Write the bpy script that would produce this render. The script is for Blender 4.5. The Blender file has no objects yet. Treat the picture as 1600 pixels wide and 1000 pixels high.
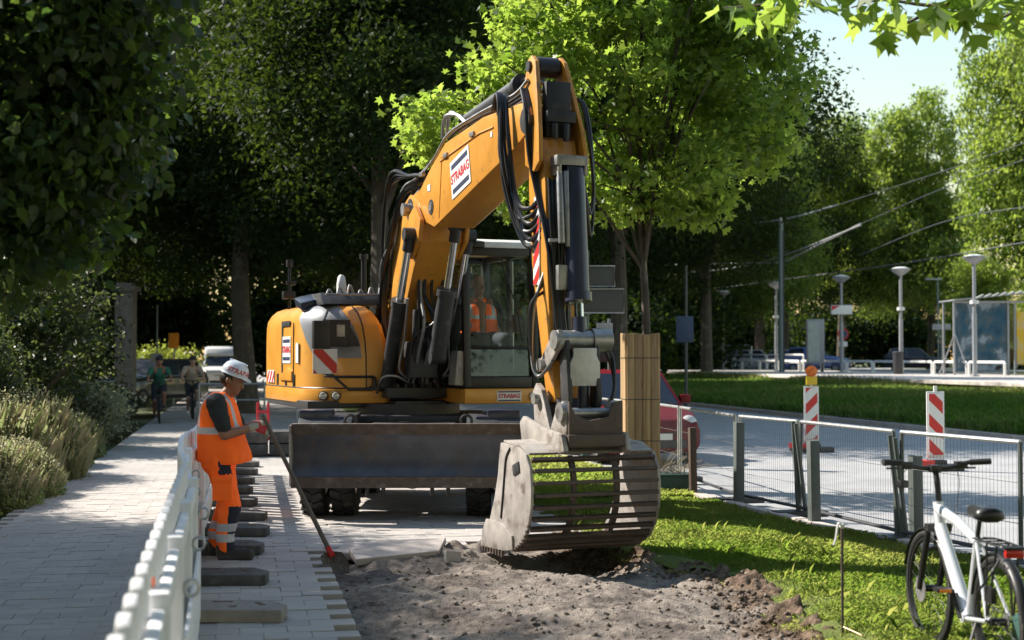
import bpy, bmesh, math, random
import numpy as np
from mathutils import Vector, Matrix, Euler, Quaternion
from mathutils import noise as mnoise

random.seed(7)
RNG = np.random.default_rng(11)
R = math.radians
PI = math.pi

# ------------------------------------------------------------------ camera, sky, sun, exposure
SC = bpy.context.scene
COL = SC.collection
cam_data = bpy.data.cameras.new('camera')
cam = bpy.data.objects.new('camera', cam_data)
COL.objects.link(cam)
cam.location = (0, 0, 1.75)
PITCH = math.atan(58 / 2222)
cam.rotation_euler = (PI / 2 + PITCH, 0, 0)
cam_data.lens = 50
cam_data.sensor_width = 36
cam_data.clip_start = 0.1
cam_data.clip_end = 2000
cam_data.dof.use_dof = True
cam_data.dof.focus_distance = 14.3
cam_data.dof.aperture_fstop = 2.2
SC.camera = cam

SUN_EL = R(41)
SUN_AZ = math.atan2(-0.92, 0.40)           # clockwise from +Y
world = bpy.data.worlds.new('World')
SC.world = world
world.use_nodes = True
wn = world.node_tree
sky = wn.nodes.new('ShaderNodeTexSky')
sky.sky_type = 'NISHITA'
sky.sun_disc = False
sky.sun_elevation = SUN_EL
sky.sun_rotation = SUN_AZ
sky.air_density = 1.9
sky.dust_density = 0.3
bg = wn.nodes['Background']
wn.links.new(sky.outputs['Color'], bg.inputs['Color'])
bg.inputs['Strength'].default_value = 0.09

sun_data = bpy.data.lights.new('sun', 'SUN')
sun_data.energy = 4.9
sun_data.angle = R(0.55)
sun_data.color = (1.0, 0.93, 0.83)
sun = bpy.data.objects.new('sun', sun_data)
COL.objects.link(sun)
sdir = Vector((math.sin(SUN_AZ) * math.cos(SUN_EL), math.cos(SUN_AZ) * math.cos(SUN_EL), math.sin(SUN_EL)))
sun.rotation_euler = sdir.to_track_quat('Z', 'Y').to_euler()
sun.location = (-20, 20, 30)

SC.view_settings.view_transform = 'Standard'
SC.view_settings.look = 'None'
SC.view_settings.gamma = 1
SC.view_settings.use_curve_mapping = False
SC.view_settings.exposure = 1.1
try:
    SC.cycles.use_denoising = True
    SC.cycles.max_bounces = 7
    SC.cycles.diffuse_bounces = 3
    SC.cycles.transmission_bounces = 6
    SC.cycles.transparent_max_bounces = 10
    SC.cycles.caustics_reflective = False
    SC.cycles.caustics_refractive = False
except Exception:
    pass

# ------------------------------------------------------------------ helpers: places
def at(px, py, Y):
    """world point at depth Y that the photo shows at px, py (1600 x 1000)"""
    u = (px - 800) / 2222
    v = (500 - py) / 2222
    c, s = math.cos(PITCH), math.sin(PITCH)
    fy, fz = c - v * s, s + v * c
    k = Y / fy
    return Vector((u * k, Y, 1.75 + fz * k))

A_ = Vector((-0.187, 0.982, 0)).normalized()      # along the street
B_ = Vector((A_.y, -A_.x, 0))                     # across the street
ST = math.atan2(B_.y, B_.x)                       # street turn
def S(m, n, z=0.0):
    return B_ * m + A_ * n + Vector((0, 0, z))
def MN(x, y):
    v = Vector((x, y, 0))
    return v.dot(B_), v.dot(A_)

# ------------------------------------------------------------------ helpers: things
def link(o, parent=None):
    COL.objects.link(o)
    if parent is not None:
        o.parent = parent
    return o
def tag(o, label=None, cat=None, group=None, kind=None):
    if label: o['label'] = label
    if cat: o['category'] = cat
    if group: o['group'] = group
    if kind: o['kind'] = kind
    return o
def thing(name, label, cat, loc=(0, 0, 0), rz=0.0, group=None):
    o = bpy.data.objects.new(name, None)
    o.empty_display_size = 0.2
    COL.objects.link(o)
    o.location = loc
    o.rotation_euler = (0, 0, rz)
    return tag(o, label, cat, group)
def copy_tree(o, parent=None):
    c = o.copy()
    COL.objects.link(c)
    c.parent = parent
    for ch in list(o.children):
        copy_tree(ch, c)
    return c

def vnoise(x, y, seed=0):
    """smooth value noise on arrays"""
    x = np.asarray(x, float); y = np.asarray(y, float)
    xi = np.floor(x).astype(np.int64); yi = np.floor(y).astype(np.int64)
    xf = x - xi; yf = y - yi
    def h(a, b):
        n = (a * 374761393 + b * 668265263 + seed * 982451653) & 0xFFFFFFFF
        n = ((n ^ (n >> 13)) * 1274126177) & 0xFFFFFFFF
        return ((n ^ (n >> 16)) & 0xFFFF) / 65535.0
    u = xf * xf * (3 - 2 * xf); v = yf * yf * (3 - 2 * yf)
    a = h(xi, yi) * (1 - u) + h(xi + 1, yi) * u
    b = h(xi, yi + 1) * (1 - u) + h(xi + 1, yi + 1) * u
    return (a * (1 - v) + b * v) * 2 - 1
def fbm(x, y, f, octs=4, seed=0, gain=0.5):
    s = 0; a = 1.0
    for k in range(octs):
        s = s + a * vnoise(np.asarray(x) * f, np.asarray(y) * f, seed + k)
        f *= 2.03; a *= gain
    return s

def spline(pts, n=8):
    """Catmull-Rom through pts"""
    P = [Vector(p) for p in pts]
    if len(P) < 3:
        return P
    P = [P[0] * 2 - P[1]] + P + [P[-1] * 2 - P[-2]]
    out = []
    for i in range(1, len(P) - 2):
        p0, p1, p2, p3 = P[i - 1:i + 3]
        for k in range(n):
            t = k / n
            out.append(0.5 * ((2 * p1) + (p2 - p0) * t + (2 * p0 - 5 * p1 + 4 * p2 - p3) * t * t + (3 * p1 - p0 - 3 * p2 + p3) * t ** 3))
    out.append(P[-2])
    return out

LAST = [None]
SPLIT = {'end_post', 'upright', 'stick_pin', 'hose_clamp', 'cross_rail', 'link_pin', 'coupler_pin', 'boom_pin', 'hydraulic_box', 'rail', 'post', 'leg', 'brace', 'wear_tooth', 'roof_lamp', 'grab_rail', 'adjust_pin', 'ear_bridge', 'stack_pipe', 'blade_cylinder', 'printed_bar', 'plate_bracket', 'rail_hoop', 'lock', 'socket_hole', 'crank'}
class MB:
    """collects shapes and links them as one mesh object"""
    def __init__(self, M=None):
        self.bm = bmesh.new(); self.mi = 0; self.M = M
    def _v(self, p):
        p = Vector(p)
        return self.bm.verts.new(self.M @ p if self.M is not None else p)
    def _f(self, vs):
        try:
            f = self.bm.faces.new(vs); f.material_index = self.mi; return f
        except ValueError:
            return None
    def box(self, c, s, rot=None):
        c = Vector(c); hx, hy, hz = s[0] / 2, s[1] / 2, s[2] / 2
        vs = []
        for x, y, z in ((-1, -1, -1), (1, -1, -1), (1, 1, -1), (-1, 1, -1), (-1, -1, 1), (1, -1, 1), (1, 1, 1), (-1, 1, 1)):
            p = Vector((x * hx, y * hy, z * hz))
            if rot is not None: p = rot @ p
            vs.append(self._v(c + p))
        for f in ((3, 2, 1, 0), (4, 5, 6, 7), (0, 1, 5, 4), (1, 2, 6, 5), (2, 3, 7, 6), (3, 0, 4, 7)):
            self._f([vs[i] for i in f])
        return self
    def bar(self, p0, p1, w, h, up=(0, 0, 1)):
        """rectangular bar between two points"""
        p0 = Vector(p0); p1 = Vector(p1); d = p1 - p0; L = d.length
        d.normalize(); up = Vector(up)
        x = d.cross(up)
        if x.length < 1e-4: x = d.cross(Vector((1, 0, 0)))
        x.normalize(); y = x.cross(d)
        m = Matrix((x, d, y)).transposed()
        return self.box((p0 + p1) / 2, (w, L, h), m)
    def ring(self, c, ax, r, n, ref=None):
        ax = Vector(ax).normalized()
        if ref is None:
            ref = Vector((0, 0, 1)) if abs(ax.z) < 0.9 else Vector((1, 0, 0))
        x = ax.cross(ref).normalized(); y = ax.cross(x)
        return [self._v(Vector(c) + x * (r * math.cos(2 * PI * i / n)) + y * (r * math.sin(2 * PI * i / n))) for i in range(n)]
    def bridge(self, a, b):
        n = len(a)
        for i in range(n):
            self._f([a[i], a[(i + 1) % n], b[(i + 1) % n], b[i]])
    def cyl(self, p0, p1, r0, r1=None, n=14, cap=True):
        r1 = r0 if r1 is None else r1
        ax = Vector(p1) - Vector(p0)
        a = self.ring(p0, ax, r0, n); b = self.ring(p1, ax, r1, n)
        self.bridge(b, a)
        if cap:
            self._f(a); self._f(b[::-1])
        return self
    def lathe(self, prof, c=(0, 0, 0), ax=(0, 0, 1), n=24, cap=True):
        """prof: list of (radius, height along ax)"""
        ax = Vector(ax).normalized(); c = Vector(c)
        rs = [self.ring(c + ax * h, ax, max(r, 1e-4), n) for r, h in prof]
        for a, b in zip(rs, rs[1:]): self.bridge(b, a)
        if cap:
            self._f(rs[0]); self._f(rs[-1][::-1])
        return self
    def tube(self, pts, r, n=7, cap=True, closed=False):
        P = [Vector(p) for p in pts]
        rr = r if isinstance(r, (list, tuple)) else [r] * len(P)
        rings = []; ref = None
        for i, p in enumerate(P):
            if closed:
                d = P[(i + 1) % len(P)] - P[i - 1]
            else:
                d = (P[min(i + 1, len(P) - 1)] - P[max(i - 1, 0)])
            if d.length < 1e-7: d = Vector((0, 0, 1))
            d.normalize()
            if ref is None:
                ref = Vector((0, 0, 1)) if abs(d.z) < 0.9 else Vector((1, 0, 0))
            x = d.cross(ref)
            if x.length < 1e-4: x = d.orthogonal()
            x.normalize(); y = d.cross(x); ref = -y if False else x.cross(d)
            rings.append([self._v(p + x * (rr[i] * math.cos(2 * PI * k / n)) + y * (rr[i] * math.sin(2 * PI * k / n))) for k in range(n)])
        for a, b in zip(rings, rings[1:]): self.bridge(a, b)
        if closed:
            self.bridge(rings[-1], rings[0])
        elif cap:
            self._f(rings[0][::-1]); self._f(rings[-1])
        return self
    def prism(self, poly, fn, lo, hi):
        """poly of 2-D points; fn(a, b, w) -> 3-D; extruded over w from lo to hi"""
        a = [self._v(fn(p[0], p[1], lo)) for p in poly]
        b = [self._v(fn(p[0], p[1], hi)) for p in poly]
        self.bridge(a, b)
        self._f(a[::-1]); self._f(b)
        return self
    def loft(self, rings, cap=True, closed=True):
        rs = [[self._v(p) for p in r] for r in rings]
        n = len(rs[0])
        for a, b in zip(rs, rs[1:]):
            for i in range(n if closed else n - 1):
                self._f([a[i], a[(i + 1) % n], b[(i + 1) % n], b[i]])
        if cap:
            self._f(rs[0][::-1]); self._f(rs[-1])
        return self
    def poly(self, pts):
        self._f([self._v(p) for p in pts]); return self
    def ball(self, c, r, n=12, m=8, sc=(1, 1, 1), rot=None):
        c = Vector(c)
        def pt(i, j):
            th = PI * j / m; ph = 2 * PI * i / n
            p = Vector((math.sin(th) * math.cos(ph) * sc[0], math.sin(th) * math.sin(ph) * sc[1], math.cos(th) * sc[2])) * r
            if rot is not None: p = rot @ p
            return self._v(c + p)
        top = pt(0, 0); bot = pt(0, m)
        rows = [[pt(i, j) for i in range(n)] for j in range(1, m)]
        for i in range(n):
            self._f([top, rows[0][i], rows[0][(i + 1) % n]])
            self._f([bot, rows[-1][(i + 1) % n], rows[-1][i]])
        for a, b in zip(rows, rows[1:]):
            for i in range(n):
                self._f([a[i], b[i], b[(i + 1) % n], a[(i + 1) % n]])
        return self
    def capsule(self, p0, r0, p1, r1, n=12):
        p0 = Vector(p0); p1 = Vector(p1)
        self.ball(p0, r0, n, 8); self.ball(p1, r1, n, 8)
        if (p1 - p0).length > 1e-4: self.cyl(p0, p1, r0, r1, n)
        return self
    def build(self, name, mats, parent=None, bevel=0.0, seg=2, smooth=35, kind=None):
        bm = self.bm
        bmesh.ops.recalc_face_normals(bm, faces=bm.faces[:])
        if bevel > 0:
            es = [e for e in bm.edges if len(e.link_faces) == 2 and e.calc_face_angle(0) > 0.5]
            bmesh.ops.bevel(bm, geom=es, offset=bevel, segments=seg, profile=0.6, affect='EDGES', clamp_overlap=True)
        parts = None
        if name in SPLIT:
            seen = set(); comps = []
            for v0 in bm.verts:
                if v0 in seen: continue
                st = [v0]; seen.add(v0); c_ = []
                while st:
                    v = st.pop(); c_.append(v)
                    for e in v.link_edges:
                        w = e.other_vert(v)
                        if w not in seen: seen.add(w); st.append(w)
                comps.append(c_)
            if len(comps) > 1:
                parts = []
                for c_ in comps:
                    ix = {v: i for i, v in enumerate(c_)}
                    fs = {f for v in c_ for f in v.link_faces}
                    parts.append(([v.co[:] for v in c_], [[ix[v] for v in f.verts] for f in fs]))
        if parts:
            bm.free(); first = None
            for vs_, fs_ in parts:
                me = bpy.data.meshes.new(name); me.from_pydata(vs_, [], fs_)
                if smooth:
                    me.polygons.foreach_set('use_smooth', [True] * len(me.polygons)); me.set_sharp_from_angle(angle=R(smooth))
                for m in (mats if isinstance(mats, (list, tuple)) else [mats]): me.materials.append(m)
                o = bpy.data.objects.new(name, me); link(o, parent)
                if kind: o['kind'] = kind
                first = first or o
            LAST[0] = first
            return first
        me = bpy.data.meshes.new(name)
        bm.to_mesh(me); bm.free()
        if smooth:
            me.polygons.foreach_set('use_smooth', [True] * len(me.polygons))
            me.set_sharp_from_angle(angle=R(smooth))
        for m in (mats if isinstance(mats, (list, tuple)) else [mats]):
            me.materials.append(m)
        o = bpy.data.objects.new(name, me)
        link(o, parent)
        if kind: o['kind'] = kind
        LAST[0] = o
        return o

def rotz(a): return Matrix.Rotation(a, 3, 'Z')

def baked(mb, name, mat, parent=None, voxel=0.012, iters=4, factor=0.5, band=None, mats=None, crease=0.0):
    """one continuous surface from overlapping closed shapes"""
    o = mb.build(name, mat, None, smooth=0)
    md = o.modifiers.new('r', 'REMESH'); md.mode = 'VOXEL'; md.voxel_size = voxel; md.use_smooth_shade = True
    sm = o.modifiers.new('s', 'SMOOTH'); sm.iterations = iters; sm.factor = factor
    bpy.context.view_layer.update()
    dg = bpy.context.evaluated_depsgraph_get()
    me = bpy.data.meshes.new_from_object(o.evaluated_get(dg))
    o.modifiers.clear()
    old = o.data; o.data = me; bpy.data.meshes.remove(old)
    me.name = name
    if crease:
        for v in me.vertices:
            c = v.co
            k = mnoise.noise(Vector((c.x * 9, c.y * 9, c.z * 16))) + 0.6 * mnoise.noise(Vector((c.x * 22 + c.z * 14, c.y * 22, c.z * 30)))
            v.co = c + v.normal * (crease * k)
    me.polygons.foreach_set('use_smooth', [True] * len(me.polygons))
    if band is not None:
        me.materials.clear()
        for m in mats: me.materials.append(m)
        for p in me.polygons: p.material_index = band(p.center)
    if parent is not None: o.parent = parent
    return o

def mesh_np(name, verts, k, faces, mat, parent=None, tint=None, smooth=False, kind=None):
    """verts (N*k,3); every block of k verts repeats the faces pattern"""
    N = len(verts) // k
    me = bpy.data.meshes.new(name)
    me.vertices.add(len(verts))
    me.vertices.foreach_set('co', np.ascontiguousarray(verts, dtype=np.float32).ravel())
    base = (np.arange(N) * k)[:, None]
    loops = np.concatenate([base + np.array(f)[None, :] for f in faces], axis=1).ravel()
    lens = np.tile(np.array([len(f) for f in faces]), N)
    starts = np.concatenate([[0], np.cumsum(lens)[:-1]])
    me.loops.add(len(loops)); me.polygons.add(len(lens))
    me.loops.foreach_set('vertex_index', loops.astype(np.int32))
    me.polygons.foreach_set('loop_start', starts.astype(np.int32))
    if smooth: me.polygons.foreach_set('use_smooth', np.ones(len(lens), bool))
    if tint is not None:
        a = me.attributes.new('tint', 'FLOAT', 'POINT')
        a.data.foreach_set('value', np.repeat(np.asarray(tint, np.float32), k))
    me.update(calc_edges=True)
    me.materials.append(mat)
    o = bpy.data.objects.new(name, me)
    link(o, parent)
    if kind: o['kind'] = kind
    return o

# ------------------------------------------------------------------ materials
def new_mat(name):
    m = bpy.data.materials.new(name); m.use_nodes = True
    nt = m.node_tree; return m, nt, nt.nodes['Principled BSDF']
def N(nt, kind, **kw):
    n = nt.nodes.new(kind)
    for k, v in kw.items():
        if k in n.inputs: n.inputs[k].default_value = v
        else: setattr(n, k, v)
    return n
def mat(name, col, rough=0.5, metal=0.0, var=0.12, scale=6.0, bump=0.0, bscale=80.0, col2=None, lo=0.5, hi=0.7, scale2=3.0, spec=0.5, coat=0.0, island=0.0):
    m, nt, b = new_mat(name)
    L = nt.links
    b.inputs['Roughness'].default_value = rough
    b.inputs['Metallic'].default_value = metal
    b.inputs['Specular IOR Level'].default_value = spec
    b.inputs['Coat Weight'].default_value = coat
    tc = N(nt, 'ShaderNodeTexCoord')
    nz = N(nt, 'ShaderNodeTexNoise', Scale=scale, Detail=6.0, Roughness=0.6)
    L.new(tc.outputs['Object'], nz.inputs['Vector'])
    r = N(nt, 'ShaderNodeMapRange'); r.inputs['From Min'].default_value = 0.3; r.inputs['From Max'].default_value = 0.7
    r.inputs['To Min'].default_value = 1 - var; r.inputs['To Max'].default_value = 1 + var
    L.new(nz.outputs['Fac'], r.inputs['Value'])
    mx = N(nt, 'ShaderNodeMix', data_type='RGBA', blend_type='MULTIPLY')
    mx.inputs[0].default_value = 1
    mx.inputs[6].default_value = (*col, 1)
    out = mx.outputs[2]
    val = r.outputs['Result']
    if island:
        g = N(nt, 'ShaderNodeNewGeometry')
        r2 = N(nt, 'ShaderNodeMapRange'); r2.inputs['To Min'].default_value = 1 - island; r2.inputs['To Max'].default_value = 1 + island
        oi = N(nt, 'ShaderNodeObjectInfo')
        ad = N(nt, 'ShaderNodeMath', operation='ADD'); fr = N(nt, 'ShaderNodeMath', operation='FRACT')
        L.new(g.outputs['Random Per Island'], ad.inputs[0]); L.new(oi.outputs['Random'], ad.inputs[1]); L.new(ad.outputs[0], fr.inputs[0])
        L.new(fr.outputs[0], r2.inputs['Value'])
        mu = N(nt, 'ShaderNodeMath', operation='MULTIPLY')
        L.new(val, mu.inputs[0]); L.new(r2.outputs['Result'], mu.inputs[1]); val = mu.outputs[0]
    L.new(val, mx.inputs[7])
    if col2 is not None:
        n2 = N(nt, 'ShaderNodeTexNoise', Scale=scale2, Detail=8.0, Roughness=0.65)
        L.new(tc.outputs['Object'], n2.inputs['Vector'])
        r3 = N(nt, 'ShaderNodeMapRange', interpolation_type='SMOOTHSTEP')
        r3.inputs['From Min'].default_value = lo; r3.inputs['From Max'].default_value = hi
        L.new(n2.outputs['Fac'], r3.inputs['Value'])
        m2 = N(nt, 'ShaderNodeMix', data_type='RGBA'); L.new(r3.outputs['Result'], m2.inputs[0])
        L.new(out, m2.inputs[6]); m2.inputs[7].default_value = (*col2, 1); out = m2.outputs[2]
    L.new(out, b.inputs['Base Color'])
    rr = N(nt, 'ShaderNodeMapRange'); rr.inputs['To Min'].default_value = max(0.02, rough - 0.12); rr.inputs['To Max'].default_value = min(1, rough + 0.12)
    L.new(nz.outputs['Fac'], rr.inputs['Value']); L.new(rr.outputs['Result'], b.inputs['Roughness'])
    if bump:
        nb = N(nt, 'ShaderNodeTexNoise', Scale=bscale, Detail=5.0)
        L.new(tc.outputs['Object'], nb.inputs['Vector'])
        bp = N(nt, 'ShaderNodeBump', Strength=bump, Distance=0.02)
        L.new(nb.outputs['Fac'], bp.inputs['Height']); L.new(bp.outputs['Normal'], b.inputs['Normal'])
    return m
def leaf_mat(name, c0, c1, t0, t1, trans=0.45, rough=0.45, spec=0.35):
    m, nt, b = new_mat(name); L = nt.links
    at_ = N(nt, 'ShaderNodeAttribute', attribute_name='tint')
    mx = N(nt, 'ShaderNodeMix', data_type='RGBA'); mx.inputs[6].default_value = (*c0, 1); mx.inputs[7].default_value = (*c1, 1)
    L.new(at_.outputs['Fac'], mx.inputs[0]); L.new(mx.outputs[2], b.inputs['Base Color'])
    b.inputs['Roughness'].default_value = rough; b.inputs['Specular IOR Level'].default_value = spec
    tx = N(nt, 'ShaderNodeMix', data_type='RGBA'); tx.inputs[6].default_value = (*t0, 1); tx.inputs[7].default_value = (*t1, 1)
    L.new(at_.outputs['Fac'], tx.inputs[0])
    tr = N(nt, 'ShaderNodeBsdfTranslucent'); L.new(tx.outputs[2], tr.inputs['Color'])
    ms = N(nt, 'ShaderNodeMixShader'); ms.inputs[0].default_value = trans
    L.new(b.outputs[0], ms.inputs[1]); L.new(tr.outputs[0], ms.inputs[2])
    L.new(ms.outputs[0], nt.nodes['Material Output'].inputs['Surface'])
    return m
def glass_mat(name, tint, refl=0.12, rough=0.03):
    m, nt, b = new_mat(name); L = nt.links
    nt.nodes.remove(b)
    tr = N(nt, 'ShaderNodeBsdfTransparent', Color=(*tint, 1))
    gl = N(nt, 'ShaderNodeBsdfGlossy', Roughness=rough); gl.inputs['Color'].default_value = (0.9, 0.95, 0.95, 1)
    fr = N(nt, 'ShaderNodeLayerWeight'); fr.inputs['Blend'].default_value = 0.5
    pw = N(nt, 'ShaderNodeMath', operation='POWER'); pw.inputs[1].default_value = 4.0
    L.new(fr.outputs['Facing'], pw.inputs[0])
    ad = N(nt, 'ShaderNodeMath', operation='MULTIPLY_ADD', use_clamp=True); ad.inputs[1].default_value = 0.5; ad.inputs[2].default_value = refl
    L.new(pw.outputs[0], ad.inputs[0])
    ms = N(nt, 'ShaderNodeMixShader'); L.new(ad.outputs[0], ms.inputs[0])
    L.new(tr.outputs[0], ms.inputs[1]); L.new(gl.outputs[0], ms.inputs[2])
    L.new(ms.outputs[0], nt.nodes['Material Output'].inputs['Surface'])
    return m
M = {}
M['yellow'] = mat('machine_paint_yellow', (0.66, 0.30, 0.045), 0.33, var=0.07, scale=2.5, col2=(0.42, 0.25, 0.10), lo=0.58, hi=0.84, scale2=6, coat=0.15)
M['yellow_boom'] = mat('boom_paint_yellow', (0.60, 0.262, 0.036), 0.38, var=0.10, scale=3, col2=(0.22, 0.12, 0.05), lo=0.54, hi=0.78, scale2=9, coat=0.08, bump=0.04, bscale=25)
M['grey_panel'] = mat('panel_grey', (0.22, 0.23, 0.25), 0.4, var=0.06)
M['dark'] = mat('dark_metal', (0.028, 0.030, 0.034), 0.5, var=0.3, scale=9, col2=(0.09, 0.08, 0.07), lo=0.56, hi=0.75, scale2=7)
M['black'] = mat('black_plastic', (0.012, 0.012, 0.014), 0.42, var=0.2)
M['rubber'] = mat('rubber', (0.016, 0.016, 0.017), 0.75, var=0.3, scale=12, bump=0.2, col2=(0.10, 0.09, 0.075), lo=0.52, hi=0.75, scale2=5)
M['hose'] = mat('hose_rubber', (0.014, 0.014, 0.016), 0.36, var=0.2)
M['navy'] = mat('cylinder_navy', (0.028, 0.034, 0.06), 0.36, var=0.18, coat=0.2)
M['chrome'] = mat('chrome_rod', (0.62, 0.62, 0.62), 0.16, 1.0, var=0.1)
M['steel'] = mat('grey_steel', (0.33, 0.33, 0.33), 0.42, 0.7, var=0.2, scale=12)
M['galv'] = mat('galvanised_steel', (0.40, 0.41, 0.42), 0.45, 0.65, var=0.18, scale=14)
M['bucket'] = mat('worn_bucket_steel', (0.35, 0.32, 0.295), 0.55, 0.25, var=0.2, scale=7, bump=0.12, bscale=40, col2=(0.12, 0.085, 0.065), lo=0.5, hi=0.72, scale2=5)
M['bucket_dark'] = mat('shaded_bucket_steel', (0.082, 0.060, 0.050), 0.6, 0.2, var=0.25, scale=9, bump=0.15, bscale=50, col2=(0.13, 0.11, 0.10), lo=0.58, hi=0.8, scale2=8)  # darker copy of the bucket steel, front shade put into its colour
M['blade'] = mat('worn_blade_steel', (0.085, 0.09, 0.11), 0.42, 0.45, var=0.25, scale=5, bump=0.08, bscale=30, col2=(0.13, 0.10, 0.08), lo=0.5, hi=0.75, scale2=3)
M['rust'] = mat('rusty_edge', (0.10, 0.075, 0.06), 0.65, 0.2, var=0.3, scale=14, bump=0.2, col2=(0.17, 0.15, 0.14), lo=0.52, hi=0.7, scale2=9)
M['white'] = mat('white_board', (0.72, 0.72, 0.70), 0.5, var=0.05)
M['white_plastic'] = mat('white_plastic', (0.80, 0.80, 0.82), 0.5, var=0.07, scale=5, col2=(0.5, 0.48, 0.44), lo=0.6, hi=0.85, scale2=6)
M['red'] = mat('reflective_red', (0.55, 0.022, 0.02), 0.4, var=0.06)
M['logo_red'] = mat('print_red', (0.50, 0.02, 0.035), 0.5, var=0.03)
M['logo_blue'] = mat('print_blue', (0.018, 0.028, 0.075), 0.5, var=0.03)
M['roof_white'] = mat('cab_roof_white', (0.62, 0.62, 0.58), 0.5, var=0.08)
M['lens'] = mat('lamp_lens', (0.6, 0.6, 0.58), 0.12, 0.3, var=0.05)
M['orange'] = mat('hi_vis_orange', (1.45, 0.20, 0.014), 0.75, var=0.07, scale=4, bump=0.25, bscale=14)
M['reflect'] = mat('reflective_band', (0.50, 0.50, 0.54), 0.45, 0.1, var=0.08)
M['navy_cloth'] = mat('navy_cloth', (0.018, 0.022, 0.04), 0.85, var=0.15)
M['black_cloth'] = mat('black_cloth', (0.018, 0.022, 0.024), 0.85, var=0.15)
M['skin'] = mat('skin_tanned', (0.27, 0.125, 0.075), 0.5, var=0.12, scale=14)
M['skin_pale'] = mat('skin_pale', (0.42, 0.25, 0.18), 0.5, var=0.1, scale=14)
M['hair'] = mat('dark_hair', (0.03, 0.022, 0.016), 0.6, var=0.3, scale=60)
M['glove_red'] = mat('glove_red', (0.42, 0.03, 0.03), 0.7, var=0.1)
M['glove_grey'] = mat('glove_grey', (0.35, 0.33, 0.27), 0.8, var=0.1)
M['helmet'] = mat('helmet_white', (0.66, 0.70, 0.76), 0.3, var=0.03)
M['boot'] = mat('boot_leather', (0.03, 0.026, 0.024), 0.6, var=0.2)
def wood_mat():
    m, nt, b = new_mat('raw_plank'); L = nt.links
    tc = N(nt, 'ShaderNodeTexCoord'); oi = N(nt, 'ShaderNodeObjectInfo')
    mp = N(nt, 'ShaderNodeMapping'); mp.inputs['Scale'].default_value = (38, 38, 1.6); L.new(tc.outputs['Object'], mp.inputs['Vector'])
    ad = N(nt, 'ShaderNodeVectorMath', operation='ADD'); L.new(mp.outputs[0], ad.inputs[0]); 
    sc_ = N(nt, 'ShaderNodeMath', operation='MULTIPLY'); sc_.inputs[1].default_value = 40; L.new(oi.outputs['Random'], sc_.inputs[0]); L.new(sc_.outputs[0], ad.inputs[1])
    n1 = N(nt, 'ShaderNodeTexNoise', Scale=1.0, Detail=6.0, Distortion=0.6); L.new(ad.outputs[0], n1.inputs['Vector'])
    cr = nt.nodes.new('ShaderNodeValToRGB'); e = cr.color_ramp.elements
    e[0].position = 0.3; e[0].color = (0.27, 0.155, 0.065, 1); e[1].position = 0.68; e[1].color = (0.52, 0.36, 0.19, 1)
    L.new(n1.outputs['Fac'], cr.inputs['Fac'])
    vo = N(nt, 'ShaderNodeTexVoronoi', Scale=1.0); m2 = N(nt, 'ShaderNodeMapping'); m2.inputs['Scale'].default_value = (9, 9, 3.2); L.new(tc.outputs['Object'], m2.inputs['Vector'])
    a2 = N(nt, 'ShaderNodeVectorMath', operation='ADD'); L.new(m2.outputs[0], a2.inputs[0]); L.new(sc_.outputs[0], a2.inputs[1]); L.new(a2.outputs[0], vo.inputs['Vector'])
    kr = N(nt, 'ShaderNodeMapRange'); kr.inputs['From Min'].default_value = 0.06; kr.inputs['From Max'].default_value = 0.14; L.new(vo.outputs['Distance'], kr.inputs['Value'])
    mk = N(nt, 'ShaderNodeMix', data_type='RGBA'); L.new(kr.outputs[0], mk.inputs[0]); mk.inputs[6].default_value = (0.12, 0.06, 0.03, 1); L.new(cr.outputs['Color'], mk.inputs[7])
    rg = N(nt, 'ShaderNodeMapRange'); rg.inputs['To Min'].default_value = 0.75; rg.inputs['To Max'].default_value = 1.12; L.new(oi.outputs['Random'], rg.inputs['Value'])
    mx = N(nt, 'ShaderNodeMix', data_type='RGBA', blend_type='MULTIPLY'); mx.inputs[0].default_value = 1; L.new(mk.outputs[2], mx.inputs[6]); L.new(rg.outputs[0], mx.inputs[7])
    L.new(mx.outputs[2], b.inputs['Base Color']); b.inputs['Roughness'].default_value = 0.7
    return m
M['wood'] = wood_mat()
M['wood_dark'] = mat('weathered_stake', (0.07, 0.045, 0.03), 0.8, var=0.25, scale=8)
M['handle_wood'] = mat('tool_handle', (0.11, 0.085, 0.065), 0.6, var=0.2)
M['bollard'] = mat('bollard_green_grey', (0.085, 0.10, 0.095), 0.6, var=0.15, scale=7, bump=0.05)
M['paver'] = mat('paver_concrete', (0.38, 0.35, 0.325), 0.85, var=0.10, scale=5, bump=0.15, bscale=120, island=0.07, col2=(0.29, 0.25, 0.22), lo=0.5, hi=0.8, scale2=1.1)
M['slab_pink'] = mat('pink_concrete', (0.44, 0.385, 0.35), 0.85, var=0.1, scale=5, bump=0.15, bscale=120, island=0.08)
M['mortar'] = mat('bedding_sand', (0.085, 0.062, 0.048), 0.95, var=0.2, scale=9, bump=0.3)
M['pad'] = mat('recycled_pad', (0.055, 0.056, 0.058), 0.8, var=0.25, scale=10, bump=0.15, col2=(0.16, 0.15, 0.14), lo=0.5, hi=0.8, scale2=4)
M['pad_pale'] = mat('pale_pad', (0.26, 0.235, 0.21), 0.85, var=0.2, scale=10, bump=0.15, col2=(0.13, 0.12, 0.11), lo=0.55, hi=0.8, scale2=5)  # paler mottled tone than the other pads
M['planter'] = mat('planter_green', (0.035, 0.085, 0.075), 0.5, var=0.15)
M['lamp_grey'] = mat('lamp_post_grey', (0.30, 0.31, 0.33), 0.5, 0.2, var=0.08)
M['mast'] = mat('mast_green_grey', (0.16, 0.20, 0.20), 0.55, 0.1, var=0.1)
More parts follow.
